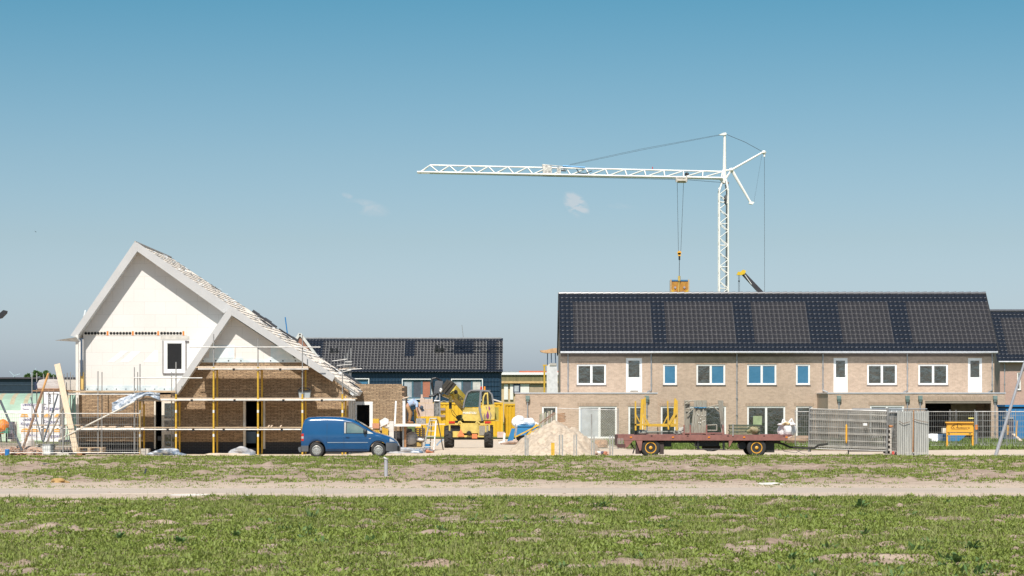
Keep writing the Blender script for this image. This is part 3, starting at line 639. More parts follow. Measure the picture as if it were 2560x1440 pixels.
# house volume behind
vb=MB(); vb.box(PX(197,YB),PX(197,YB)+.25,YB+.2,125,0,PZ(900,YB)); vb.box(PX(871,YC)-.2,PX(871,YC),YC+.25,124,0,PZ(990,YC)); vb.box(PX(197,YB),PX(871,YC),124.6,124.8,0,3.2)
vb.pprism([(190,1000),(190,860),(343,640),(890,985),(890,1000)],124.5,124.7); vb.build('rear_walls',block_white,hs)
MB().box(PX(197,YB)+.3,PX(871,YC)-.25,YA+.31,124,2.9,3.05).build('floor_slab',concrete,hs)
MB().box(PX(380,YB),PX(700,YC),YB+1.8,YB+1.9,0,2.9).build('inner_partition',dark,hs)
MB().box(PX(390,YC),PX(670,YC),YC+.9,YC+1.2,.02,.04).build('ground_slab',concrete,hs)
# roof slabs (thickness .28), ridge at px 337,605
def slab(name,a,b,th,y0,y1,mat):
    pa=Vector((PX(a[0],y0),0,PZ(a[1],y0))); pb_=Vector((PX(b[0],y0),0,PZ(b[1],y0))); d=(pb_-pa).normalized(); n=Vector((-d.z,0,d.x)); n=n if n.z>0 else -n
    q=[pa,pb_,pb_-n*th,pa-n*th]; return MB().prism([(v.x,v.z) for v in q],y0,y1).build(name,mat,hs),pa,pb_,n
slab('right_roof_slope',(338,608),(890,978),.26,YV+.03,124.9,foil_roof)
slab('left_roof_slope',(338,608),(180,838),.26,YV+.03,124.9,foil_roof)
slab('small_roof_slope',(578,769),(432,980),.24,YU+.03,YA-.002,foil_roof)
slab('small_roof_slope',(578,769),(834,941),.24,YU+.03,YV+.03,foil_roof)
# fascias
fa=MB(); fa.pprism([(335,606),(343,606),(578,766),(560,783),(343,628)],YV-.03,YV+.03); fa.pprism([(335,606),(343,606.01),(343,628),(191,844),(176,839)],YV-.033,YV+.027); fa.build('verge_fascia',grey_paint,hs)
fa=MB(); fa.pprism([(571,770),(578,765),(586,770),(838,939),(831,954),(579,788)],YU-.03,YU+.03); fa.pprism([(571,770),(579,772),(579,788),(438,993),(426,984)],YU-.034,YU+.026); fa.build('small_verge_fascia',grey_paint,hs)
# soffits are the slab undersides; raw lower eave of battens and boards
eb=MB()
for k,(dz,mt) in enumerate(((0,batten),(5,white),(9,foil_roof))):
    p=P3(836,940+dz*1.0,YU+.25+k*.08); q=P3(897-k*2,980+dz*1.0,YU+.25+k*.08); eb.mat(mt); eb.bar(p,q,.05,.07)
eb.build('eave_boards',None,hs)
# battens on right slope
pa=Vector((PX(338,YV),0,PZ(608,YV))); pb_=Vector((PX(890,YV),0,PZ(978,YV))); dd=(pb_-pa); Lr=dd.length; dd.normalize(); nn=Vector((-dd.z,0,dd.x)); nn=nn if nn.z>0 else -nn
bt=MB(); rr=random.Random(5); t=.15
while t<Lr-.05:
    p=pa+dd*t; y0=YV+.02 if PX(570,YV)>p.x else YU+.05
    yend=124.7 if rr.random()<.8 else rr.uniform(116,123)
    bt.bar((p.x+nn.x*.032,y0+rr.uniform(0,.12),p.z+nn.z*.032),(p.x+nn.x*.032,yend,p.z+nn.z*.032),.05,.014); t+=.34
y=YV+.4
while y<124.7:
    p=pa+nn*.017+dd*.05; q=pa+nn*.017+dd*(Lr-.1); bt.bar((p.x,y,p.z),(q.x,y,q.z),.05,.025); y+=.6
bt.build('roof_battens',batten,hs)
# loose foil edges sticking up along the slope
fo=MB()
for k in range(150):
    t=rr.uniform(.2,Lr-1.3); y=rr.uniform(YV+.5,124.5); p=pa+dd*t+nn*.06; s_=rr.uniform(.06,.20)
    q=[Vector((p.x,y,p.z)),Vector((p.x,y+s_*2,p.z))+dd*s_*.4,Vector((p.x,y+s_*1.5,p.z))+dd*s_+nn*rr.uniform(.02,.10),Vector((p.x,y,p.z))+dd*s_*.9+nn*rr.uniform(.02,.07)]
    fo.add(q,[(0,1,2,3)])
fo_=fo.build('loose_foil',M('foil_bits',(.66,.72,.75),.5,c2=(.82,.81,.78)),hs); fo_['kind']='stuff'
# stacks of roof tiles laid out on the battens: each stack a thing
k=0
for (ta,tb,y,hgt) in ((.42,.535,123.0,.24),(.545,.64,123.6,.20),(.50,.545,119.5,.12),(.60,.625,120.5,.14),(.80,.87,119,.13),(.88,.965,121.5,.2),(.95,.985,116,.12),(.24,.255,122,.1)):
    a=pa+dd*(Lr*ta)+nn*.07; b=pa+dd*(Lr*tb)+nn*.07; mb=MB(); n=max(2,int((b-a).length/.30)); r2=random.Random(k)
    for i in range(n):
        c=a+(b-a)*((i+.5)/n); h=hgt*r2.uniform(.6,1.1)
        for s_ in range(2): 
            q=c+nn*(h*.6*(s_+.5)/2); mb.bar((q.x-dd.x*.19,y+r2.uniform(-.02,.02),q.z-dd.z*.19),(q.x+dd.x*.19,y,q.z+dd.z*.19),.42+r2.uniform(-.05,.05),h*.3-.008)
    o=mb.build('tile_stack',M('loose_tile',(.05,.05,.055),.5,var=.4),None,(a.x,y,a.z))
    tag(o,['long dark stack of roof tiles at mid slope of the unfinished roof','dark stack of roof tiles just below the longest one','small tile stack near the junction with the small gable','short tile stack below mid slope','tile stack low on the roof above the eave','lowest long tile stack near the eave','last small tile stack at the very eave','tiny tile stack high on the roof near the ridge'][k],'roof tiles','stacks of roof tiles on the unfinished slope'); k+=1
# gable window
window(hs,YA-.02,win[0]-.02,win[1]+.02,win[2]-.02,win[3]+.02,[dark],fw=.14,sill=False,name='window')
fr=MB(); fr.bar((win[0]-.05,YA-.03,win[2]-.05),(win[0]-.05,YA-.03,win[3]),.03).bar((win[1]+.06,YA-.03,win[2]),(win[1]+.06,YA-.03,win[3]),.04).box(win[0]-.05,win[1]+.1,YA-.06,YA-.003,win[2]-.08,win[2]-.04).box(win[1]+.02,win[1]+.2,YA-.05,YA-.004,win[3]-.08,win[3]-.02); fr.build('window_seal',M('seal_dark',(.16,.14,.14),.6),hs)
MB().box(win[0]-.15,win[1]+.22,YA-.008,YA+.01,win[3]+.05,win[3]+.20).build('window_lintel',M('lintel_grey',(.60,.56,.50),.8),hs)
# hollow-core floor edge
zz0,zz1=PZ(839,YA),PZ(827.5,YA)
MB().box(PX(210,YA),PX(467,YA),YA-.012,YA+.05,zz0,zz1).build('floor_slab_edge',M('slab_edge',(.70,.65,.58),.8),hs)
mb=MB(); ob=MB(); n=0; px=214.5
while px<460:
    if n%8==7: ob.box(PX(px-3,YA),PX(px+1.5,YA),YA-.018,YA,zz0+.01,zz1-.005)
    else: mb.tube((PX(px,YA),YA-.02,(zz0+zz1)/2),(PX(px,YA),YA+.01,(zz0+zz1)/2),.068,n=12)
    n+=1; px+=7.9
mb.build('slab_hole_discs',dark,hs); ob.build('slab_wedges',orange_m,hs)  # dark discs on the face stand in for the shade inside hollow cores
# foils and insulation panels
mb=MB(); mb.box(PX(213,YA),PX(395,YA),YA-.02,YA-.003,PZ(977,YA),PZ(963.5,YA)); mb.box(PX(395,YA),PX(436,YA),YA-.018,YA-.004,PZ(977,YA),PZ(968,YA)); mb.build('foil_strip',foil,hs)
mb=MB()
for px in range(218,430,24): mb.box(PX(px,YA),PX(px+2.2,YA),YA-.03,YA-.02,PZ(974,YA),PZ(971.5,YA))
mb.build('foil_fixings',dark,hs)
mb=MB(); mb.pb(500,608,895,906,YC-.02,YC-.003); mb.pb(608,670,899,906,YC-.016,YC-.004); mb.pb(670,768,895,906,YC-.021,YC-.005); mb.build('foil_strip',foil,hs)
mb=MB(); mb.pb(523,587,864,895,YC-.03,YC-.004); mb.build('insulation_panel',M('panel_blue',(.62,.72,.74),.4,c2=(.74,.79,.80),scale=3),hs)
mb=MB(); mb.pprism([(677,864),(706,864),(723,880),(735,895),(677,895)],YC-.03,YC-.004); mb.build('insulation_panel',MATS['panel_blue'],hs)
mb=MB()
for px in (506,538,570,601,675,706,737): mb.box(PX(px,YC),PX(px+3,YC),YC-.03,YC-.02,PZ(903.5,YC),PZ(900.5,YC))
mb.build('foil_fixings',dark,hs)
MB().pb(586,588.5,866,897,YC-.032,YC-.003).build('timber_edge',batten,hs)
mb=MB()
for q in ([(268,905),(303,877),(322,877),(285,905)],[(300,905),(330,878),(352,878),(322,905)],[(358,905),(386,876),(395,876),(395,905)]): mb.pprism(q,YA-.006,YA-.002)
mb.build('white_wall_patches',M('patch_white',(.86,.84,.81),.6),hs)
# entry door, tall opening frames
o=MB(); o.pb(385,389,1003,1122,YB-.05,YB+.1); o.pb(404,411,1003,1122,YB-.05,YB+.1); o.pb(411,437,1003,1008,YB-.05,YB+.1); o.pb(411,437,1046,1051,YB-.05,YB+.1); o.pb(411,437,1076,1086,YB-.05,YB+.1); o.pb(411,437,1117,1123,YB-.05,YB+.1)
dr=o.build('front_door',M('door_cream',(.74,.69,.60),.5),hs); MB().pb(411,437,1008,1118,YB+.0,YB+.02).build('pane',g_dark,dr)
o=MB(); o.pb(608,614,1000,1122,YC-.04,YC+.2); o.pb(658,663,1000,1122,YC-.04,YC+.2); fr_=o.build('door_frame',MATS['door_cream'],hs)
MB().pb(615,640,1079,1108,YC+.3,YC+.33).build('blue_board',M('board_blue',(.08,.13,.20),.6),hs)
# corner post, canopy, yellow insulation at left
MB().bar(P3(193,838,YV),P3(194,1120,YV),.13).build('corner_post',M('post_pale',(.72,.68,.62),.7,var=.1),hs)
MB().tube(P3(204,845,YV+.2),P3(204,940,YV+.2),.05).build('downpipe',M('pipe_navy',(.06,.09,.14),.5),hs)
MB().pb(200,208,930,974,YB-.1,YB+.1).build('insulation_edge',M('insul_yellow',(.66,.45,.15),.8),hs)
mb=MB(); a,b_,c,d=P3(136,851,YV-.3),P3(190,843,YV-.3),P3(205,846,YV+.6),P3(200,855,YV); mb.add([a,b_,c,d],[(0,1,2,3)]); mb.add([P3(208,790,YV+1),P3(212,775,YV+1),P3(215,775,YV+1),P3(211,792,YV+1)],[(0,1,2,3)]); mb.build('loose_canopy_sheet',M('sheet_pale',(.62,.64,.64),.5),hs)
MB().tube((PX(337,YV),YV+.1,PZ(604,YV)),(PX(337,YV),124.8,PZ(605,YV)),.045,n=8).build('ridge_cap',M('ridge_pale2',(.42,.38,.34),.7),hs)
rs_=T('scaffold','small grey scaffold rising behind the lower right roof slope','scaffold',(PX(870,126),126,0)); Yr=126
for a,t in ((862,889),(868,882),(873,900),(877,870)): MB().tube((PX(a,Yr),Yr,0),(PX(a,Yr),Yr,PZ(t,Yr)),.028).build('standard',rail,rs_)
for a,b,c,d in ((830,903,868,898),(842,914,880,911),(848,925,905,922),(840,934,878,925),(862,905,880,905)): MB().tube(P3(a,b,Yr-.1),P3(c,d,Yr-.1),.025).build('ledger',rail,rs_)
MB().bar(P3(856,922,Yr),P3(880,920,Yr+.6),.5,.05).build('deck_plank',plank_pale,rs_)
# little white pipe ends / aerial behind
c=P3(722,838,126); tag(MB().tube((c.x,126,c.z-.5),(PX(713,126),126,PZ(793,126)),.03,n=6).build('thin_pole',blue_m,None,(c.x,126,0)),'thin bluish pole standing behind the lower right roof slope','pole')
# annex wall of rough brick
YD=118.0
ax=T('brick_annex','half-built rough brick garage wall right of the unfinished house','wall',(PX(945,YD),YD,0))
aw=MB(); op=rect(889,932,1004,1094,YD); aw.wall(PX(860,YD),PX(1005,YD),PZ(1078,YD),PZ(960,YD),YD,YD+.22,[op]); aw.build('brick_wall',brick_left,ax)
mb=MB()
for k in range(17):
    if k%2: mb.box(PX(1005,YD),PX(1005,YD)+.11,YD,YD+.22,PZ(960,YD)-.12*k-.06,PZ(960,YD)-.12*k)
mb.build('toothed_bricks',MATS['single_brick'],ax)
aw=MB(); aw.wall(PX(860,YD),PX(1012,YD),0,PZ(1078,YD),YD+.02,YD+.22,[op]); aw.build('plinth',brick_dark,ax)
o=MB(); w=.16; o.box(op[0],op[1],YD-.03,YD+.1,op[3]-w,op[3]); o.box(op[0],op[0]+.06,YD-.03,YD+.1,op[2],op[3]-w); o.box(op[1]-w,op[1],YD-.03,YD+.1,op[2],op[3]-w); o.build('door_frame',white,ax)
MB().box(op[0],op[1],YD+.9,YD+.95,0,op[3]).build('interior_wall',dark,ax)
MB().box(PX(860,YD),PX(1005,YD),YD+6,YD+6.2,0,2.8).box(PX(1005,YD)-.2,PX(1005,YD),YD+.22,YD+6,0,PZ(964,YD)).build('rear_walls',brick_left,ax)
mb=MB()
for a,b in ((872,877),(879,882),(884,887)): mb.pb(a,b,987,1095,YC+.6+.2*(a-870)/5,YC+.75+.2*(a-870)/5)
mb.build('door_lining',M('lining',(.55,.50,.43),.7),ax)
# ---------------------------------------------------------------- scaffolding (front)
YO=111.25; YI=112.35
def coupler(mb,x,y,z): mb.box(x-.05,x+.05,y-.06,y+.06,z-.05,z+.05)
sf=T('scaffold','yellow and galvanised tube scaffold along the front of the unfinished house','scaffold',(PX(600,YO),YO,0),None)
SZ=lambda py: PZ(py,YO)
std=[(350,910,1000),(440,905,985),(534,835,918),(645,845,918),(756,837,985),(856,925,985)]
for px,t,yl in std:
    x=PX(px,YO); mb=MB(); mb.mat(rail).tube((x,YO,SZ(yl)),(x,YO,SZ(t)),.026); mb.mat(yellow_t).tube((x,YO,0),(x,YO,SZ(yl)),.045)
    mb.mat(white); 
    for pz in (1025,1085):
        if pz>yl: mb.tube((x,YO,SZ(pz+7)),(x,YO,SZ(pz)),.0465,n=6)
    mb.build('standard',None,sf)
for px,t in ((360,1010),(449,1005),(543,922),(655,922),(764,922),(864,990)):
    x=PX(px,YI); mb=MB(); mb.mat(yellow_t).tube((x,YI,0),(x,YI,PZ(t,YI)),.042); mb.build('inner_standard',None,sf)
def led(a,b,py,Y,r=.026,name='ledger'): MB().tube((PX(a,Y),Y,PZ(py,Y)),(PX(b,Y),Y,PZ(py,Y)),r).build(name,rail,sf)
led(335,506,945,YO-.06); led(474,801,868,YO-.06); led(325,888,1000.5,YO-.07,.035); led(325,888,1000.5,YI,.03); led(190,752,1074,YO-.07,.035); led(195,752,1074,YI,.03)
led(495,771,923,YO-.07,.03); led(495,771,923,YI,.03); led(145,360,986,YO-.06,.03); led(345,752,1074+66,YO,.02) if 0 else None
rr=random.Random(8)
def deck(a,b,py,y0=YO+.04,y1=YI-.02,th=.045,n=4):
    w=(y1-y0)/n; z=PZ(py,YO)
    for i in range(n):
        o0=rr.uniform(-.15,.1); MB().box(PX(a,YO)+o0,PX(b,YO)+rr.uniform(-.1,.15),y0+i*w+.01,y0+(i+1)*w-.01,z-th/2+rr.uniform(-.004,.004),z+th/2).build('deck_plank',plank,sf)
deck(325,885,996); deck(200,752,1069); deck(496,769,918)
# toe board of the top deck and transoms
MB().box(PX(495,YO),PX(770,YO),YO+.0,YO+.035,SZ(920.5),SZ(915.5)).build('toe_board',plank_pale,sf)
MB().box(PX(325,YO),PX(880,YO),YO+.0,YO+.03,SZ(998.5),SZ(994.5)).build('toe_board',plank_pale,sf)
for py in (926,1003,1077):
    for px in (350,440,534,645,756,856):
        if (py==926 and not 500<px<770): continue
        x=PX(px,YO); MB().tube((x,YO-.1,SZ(py)),(x,YI+.1,SZ(py)),.025).build('transom',rail,sf)
mb=MB()
for px,py in ((480,1001),(587,1001),(709,1001),(805,1001),(420,1075),(484,1075),(560,1075),(705,1075),(585,924),(701,924)): coupler(mb,PX(px,YO)+.0,YO-.09,SZ(py))
mb.build('couplers',black_m,sf)
# left scaffold bays
sl_=T('scaffold','grey tube scaffold with plank decks on the left corner of the unfinished house','scaffold',(PX(230,YO),YO,0))
for k,(px,t,Y) in enumerate(((80,930,YO),(92,932,YI),(109,935,YO+2),(122,930,YI+2),(134,938,YO+2.6),(150,928,YO),(160,935,YO+1.6),(168,932,YI+1.4),(176,930,YO+.6),(182,938,YI+2),(245,928,YO),(255,930,YI),(336,918,YO),(344,930,YI),(429,930,YI))):
    MB().tube((PX(px,Y),Y,0),(PX(px,Y),Y,PZ(t,Y)),.024).build('standard',rail,sl_)
def led2(a,b,py,Y,r=.024,py2=None): MB().tube((PX(a,Y),Y,PZ(py,Y)),(PX(b,Y),Y,PZ(py2 or py,Y)),r).build('ledger',rail,sl_)
led2(70,200,1117,YO); led2(80,205,1071.5,YO-.05); led2(160,360,1071.5,YO-.04); led2(115,200,985,YI,.02); led2(90,225,1112,YI,.024,1108); led2(72,190,1125,YO+1)
def pl2(a,b,py,Y,mat=plank,w=.24,th=.05,py2=None):
    MB().bar((PX(a,Y),Y,PZ(py,Y)),(PX(b,Y),Y,PZ(py2 or py,Y)),w,th).build('deck_plank',mat,sl_)
for i,dy in enumerate((.1,.37,.64,.9)):
    pl2(172,441,978 if i else 980,YO+dy,plank); pl2(83,180,977,YO+dy,wood_b); pl2(80,200,1063,YO+dy,plank); pl2(84,200,1115+i*.5,YO+dy,plank_old)
for (a,b,c,d,Y,mt,r) in ((0,1000,55,1126,109.9,M('prop_grey',(.10,.12,.14),.5),.055),(57,1122,106,978,110.4,M('prop_brown',(.30,.17,.10),.7),.06),(106,978,121,933,110.4,M('prop_orange',(.62,.33,.12),.7),.05),(77,993,106,1103,110.2,M('prop_grey',(.1,.12,.14)),.025),(108,1105,145,985,110.6,M('prop_grey',(.1,.12,.14)),.04),(116,1108,162,1010,110.8,plank_old,.04),(145,1100,336,1004,109.75,M('pale_tube',(.66,.61,.52),.6),.035)):
    MB().tube(P3(a,b,Y),P3(c,d,Y),r,n=8).build('brace',mt,sl_)
MB().bar(P3(190,1128,109.6),P3(143,910,110.6),.27,.06,(0,1,0)).build('leaning_plank',M('big_plank',(.66,.52,.37),.8,var=.12,scale=3,sc3=(6,6,1)),None,(PX(190,109.6),109.6,0))
tag(bpy.data.objects['leaning_plank'],'long pale plank leaning against the left scaffold','plank')
for a,b in ((192,208),(236,262),(272,300),(310,330)):
    c=P3((a+b)/2,1066,YO+.4); tag(MB().pb(a,b,1065.5,1067.8,YO+.15,YO+.5).build('loose_board',plank_pale,None,(c.x,c.y,c.z)),f"short loose board on the lower scaffold deck, {['far left by the leaning plank','second from the left','third from the left','rightmost near the yellow post'][(192,236,272,310).index(a)]}",'board','loose boards on the lower scaffold deck')
# tarpaulin on the deck
mb=MB(); P=[]; n=14
for i in range(n+1):
    for j in range(6):
        t=i/n; px=280+120*t; py=1012-26*math.sin(t*2.0)+j*(2+4*math.sin(3*t+1)**2)+rr.uniform(-1.5,1.5); Y=YO-.15-.10*math.sin(j*1.7+i)-.05*j
        P.append(P3(px,py-6,Y))
mb.add(P,[(i*6+j,(i+1)*6+j,(i+1)*6+j+1,i*6+j+1) for i in range(n) for j in range(5)])
tp=mb.build('tarpaulin',tarpb,None,(PX(340,YO),YO,SZ(990)),smooth=True); tag(tp,'crumpled grey-blue tarpaulin draped over the scaffold deck left of the front door','tarpaulin')
md=tp.modifiers.new('s','SOLIDIFY'); md.thickness=.02
# lantern-like wrapped bucket on deck
bk=T('mortar_tub','grey tub with a lid frame on the main scaffold deck at right','tub',(PX(761,YO+.5),YO+.5,SZ(994)))
Y=YO+.5; MB().pprism([(748,995),(746,977),(776,977),(774,995)],Y-.25,Y+.25).build('tub',M('tub_grey',(.33,.36,.37),.5,var=.2),bk)
MB().bar(P3(745,977,Y-.25),P3(752,970,Y),.04).bar(P3(777,977,Y-.25),P3(770,970,Y),.04).bar(P3(752,970,Y),P3(770,970,Y),.04).bar(P3(744,977,Y-.27),P3(778,977,Y-.27),.05).build('lid_frame',black_m,bk)
for px in (670,677,700): 
    c=P3(px,1066,YO+.3); tag(MB().bar(P3(px,1067,YO+.3),P3(px+4,1063,YO+.3),.05).build('wood_offcut',plank_pale,None,(c.x,c.y,c.z)),f"small wood offcut on the lower deck {['left of the pair beside the door opening','right of the pair beside the door opening','by itself, farther right'][(670,677,700).index(px)]}",'offcut','wood offcuts on the lower deck')
# ---------------------------------------------------------------- mesh fence panels
def fence_meshes(w=3.5,h=2.0,step=.10,rw=.0068,hz=(.25,.55,.85,1.15,1.45,1.75),mid=True):
    a=MB(); a.tube((0,0,0),(0,0,h+.05),.021); a.tube((w,0,0),(w,0,h+.05),.021); a.tube((0,0,h-.06),(w,0,h-.06),.021); a.tube((0,0,.15),(w,0,.15),.019)
    if mid: a.tube((w/2,0,.15),(w/2,0,h-.06),.014)
    b=MB(); x=step
    while x<w-.02: b.bar((x,0,.15),(x,0,h-.06),rw); x+=step
    for z in hz: b.bar((0,-.004,z),(w,-.004,z),rw*1.5)
    return a,b
fence_proto=T('site_fence','tmp','fence panel',(0,0,0)); a_,b_=fence_meshes(); a_.build('frame',rail,fence_proto); b_.build('wire_mesh',galv,fence_proto)
fence_heavy=T('site_fence','tmp','fence panel',(0,0,0)); a_,b_=fence_meshes(rw=.012,hz=(.25,.30,.55,.85,.90,1.15,1.45,1.50,1.75)); a_.build('frame',rail,fence_heavy); b_.build('wire_mesh',M('dull_wire',(.47,.445,.40),.8,var=.3,scale=2),fence_heavy)
FI=[0]; FH=[0]
def fence2(x,y,rz,label,group,z=0):
    o=fence_heavy if FH[0]==0 else dup(fence_heavy,(x,y,z)); FH[0]+=1
    o.location=(x,y,z); o['label']=label; o['group']=group; return o
def fence(x,y,rz,label,group,z=0):
    o=fence_proto if FI[0]==0 else dup(fence_proto,(x,y,z)); FI[0]+=1
    o.location=(x,y,z); o.rotation_euler=(0,0,rz); o['label']=label
    if group: o['group']=group
    elif 'group' in o: del o['group']
    return o
def foot(px,Y,label,group='concrete fence feet'):
    x=PX(px,Y); mb=MB(); mb.box(x-.34,x+.34,Y-.11,Y+.11,0,.07); mb.box(x-.26,x+.26,Y-.10,Y+.10,.07,.14); tag(mb.build('concrete_weight',concrete,None,(x,Y,0)),label,'fence foot',group)
YFn=109.3; gl='mesh fence panels at the left'
fence(PX(158,YFn)-3.52,YFn,0,'mesh fence panel cut off by the left edge of the photo',gl)
fence(PX(158,YFn),YFn,0,'mesh fence panel in front of the unfinished house, ending at the first yellow post',gl)
foot(158,YFn,'concrete foot between the two left fence panels'); 
for k,(px,py) in enumerate(((1021,1),)): pass
# ---------------------------------------------------------------- site stuff, left
def crate(name,label,cat,a,b,c,d,Y0,Y1,mat,group=None):
    return tag(MB().pb(a,b,c,d,Y0,Y1).build(name,mat,None,(PX((a+b)/2,Y0),Y0,PZ(d,Y0))),label,cat,group)
# insulation packs
def pack(label,a,b,c,d,Y,words,suns,tall=None):
    o=T('insulation_pack',label,'insulation pack',(PX((a+b)/2,Y),Y,PZ(d,Y)),'white insulation packs stacked at left')
    MB().pb(a,b,c,d,Y,Y+1.2).build('wrapping',M('pack_white',(.80,.78,.77),.5,var=.05),o)
    for (t,px,py,sz,rot) in words:
        p=P3(px,py,Y-.012); text(t,sz,p,inkb if not tall else inkk,o,rot=(90,rot,0),ext=.003,bold=0)
    for (px,py,w,h) in suns:
        pts=[]
        for k in range(13):
            t=math.pi*k/12; pts.append((px-w*math.cos(t),py-h*math.sin(t)))
        for s0,s1 in ((0,.42),(.5,1)):
            q=[(px-w*(1-s0*.18),py-h*s0),(px+w*(1-s0*.18),py-h*s0)]
        MB().pprism(pts,Y-.014,Y-.003).build('sun_mark',sun_o,o)
        MB().pb(px-w*.9,px+w*.9,py-h*.38,py-h*.30,Y-.018,Y-.004).build('sun_stripe',white,o)
    return o
YK=116.5
pack('white insulation pack on top of the left stack, lettering upside down',52,104,1009,1028,YK,[('Kingspan',76,1013,.215,180),('Therma',64,1023,.10,0)],[])
pack('white insulation pack second from top in the left stack with two orange suns',49,103,1028,1046,YK-.02,[],[(61,1042,10,9),(88,1042,9,9)])
pack('white insulation pack in the middle of the left stack, lettered both ways up',47,103,1046,1068,YK-.02,[('Kingspan',74,1050,.19,180),('Kingspan',70,1060,.20,0)],[])
pack('white insulation pack below the middle of the left stack with wide orange suns',49,103,1068,1084,YK-.01,[],[(64,1079.5,12,9),(86,1079.5,11,8)])
pack('lowest white insulation pack of the left stack',52,103,1084,1100,YK,[('Kingspan',78,1089,.17,180)],[])
pack('top lettered insulation pack of the right stack, just under the tall pack',107,150,1013,1032,YK,[('Kingspan',129,1021,.24,0)],[])
pack('insulation pack second in the right stack with orange suns',107,151,1032,1046,YK-.01,[],[(118,1043,9,8),(144,1043,8,8)])
pack('insulation pack third in the right stack, lettered',106,150,1046,1064,YK,[('Kingspan',127,1054,.22,0)],[])
pack('insulation pack fourth in the right stack, orange suns cut by the plank deck',107,153,1064,1083,YK-.01,[],[(115,1080,7,8),(142,1080,8,10)])
pack('lowest lettered insulation pack of the right stack',107,152,1083,1104,YK,[('Kingspan',131,1090,.22,0)],[])
pack('tall pale pack standing behind the right stack with a vertical word',109,150,980,1060,YK+1.6,[('emi',125,998,.34,90)],[],tall=1)
crate('brick_pallet','pale block pallet wrapped in film on the ground left of the packs','block pallet',44,60,1104,1122,YK-1,YK,M('wrap_beige',(.60,.52,.46),.6,bp=.3))
tag(MB().blob(P3(70,1111,YK-1.6),(.34,.4,.35),21,9,.2).build('sack',M('sack_pale',(.62,.58,.54),.7,bp=.3),None,(PX(70,YK-1.6),YK-1.6,0)),'plump pale sack in front of the left insulation stack','sack')
# wrapped pallet on top deck
wp=T('wrapped_pallet','film-wrapped grey stack of sheets on the upper left scaffold deck','pallet',(PX(120,YO+.5),YO+.5,SZ(975)))
MB().pprism([(94,971),(92,960),(98,950),(112,947),(138,948),(147,955),(147,971)],YO+.1,YO+1.1).build('wrapped_sheets',M('film_wrap',(.50,.44,.41),.35,c2=(.62,.58,.56),scale=2,sc3=(1,1,6),bp=.4),wp)
MB().pb(94,147,971,974,YO+.1,YO+1.1).build('pallet_base',wood_b,wp); MB().pb(86,94,955,972,YO+.2,YO+1.0).build('dark_wrap',M('wrap_dark',(.03,.04,.08),.4),wp)
crate('block_stack','pale concrete block stack behind the wrapped pallet','block stack',158,190,949,975,YI+.8,YI+1.6,M('block_pale',(.55,.50,.44),.85))
crate('storage_box','grey-white box with a dark foot, lower left behind the fence','box',146,190,1100,1106,YI+1,YI+1.6,M('box_pale',(.62,.60,.56),.7))
tag(MB().pb(106,126,1110,1136,YO-.9,YO-.5).build('white_bin',M('bin_white',(.68,.70,.68),.5),None,(PX(116,YO-.9),YO-.9,0)),'white bin under the left scaffold, beside the dark tubes','bin')
tag(MB().pb(127,133,1112,1136,YO-.9,YO-.5).build('dark_board',M('panel_dk',(.10,.12,.13),.5),None,(PX(130,YO-.9),YO-.9,0)),'dark narrow board beside the white bin','board')
crate('block_stack','low dark block row under the left scaffold deck','block stack',152,178,1126,1136,YI+.3,YI+.9,M('block_dk',(.10,.11,.12),.8))
# shed and dark hall
YS=150; sh=T('arched_shed','long pale green curved metal shed with rusty streaks at the left edge','shed',(PX(60,YS),YS,0))
z0=0.3; rad=3.0; mb=MB(); nn_=18; xa,xb=PX(-120,YS),PX(172,YS)
for seg in range(nn_):
    a0=math.pi*seg/nn_; a1=math.pi*(seg+1)/nn_; yc=YS+rad
    mb.mat(shed_w if seg<4 else shed_g)
    for k in range(26):
        x0=xa+(xb-xa)*k/26; x1=xa+(xb-xa)*(k+1)/26
        pts=[(x0,yc-rad*math.cos(a0),rad*math.sin(a0)),(x1,yc-rad*math.cos(a0),rad*math.sin(a0)),(x1,yc-rad*math.cos(a1),rad*math.sin(a1)),(x0,yc-rad*math.cos(a1),rad*math.sin(a1))]
        mb.mat(shed_r if (5<=seg<=8 and k%3==0) else (shed_w if seg<4 else shed_g)); mb.add(pts,[(0,1,2,3)])
mb.build('curved_shell',None,sh); MB().add([(xb,YS+rad-rad*math.cos(math.pi*i/12),rad*math.sin(math.pi*i/12)) for i in range(13)],[tuple(range(13))]).build('end_wall',shed_w,sh)
Y6=205; dk_=T('dark_hall','long low dark-blue hall on the far left behind the green shed','hall',(PX(40,Y6),Y6,0))
MB().pb(-200,196,946,1076,Y6,Y6+20).build('wall',M('hall_navy',(.012,.028,.045),.5,var=.2),dk_)
MB().pb(-200,196,943,947,Y6-.2,Y6+20).build('roof_edge',M('hall_edge',(.06,.05,.06),.6),dk_)
for py in (962,977): MB().pb(-200,196,py,py+.6,Y6-.03,Y6).build('cladding_seam',M('seam',(.10,.13,.15),.5),dk_)
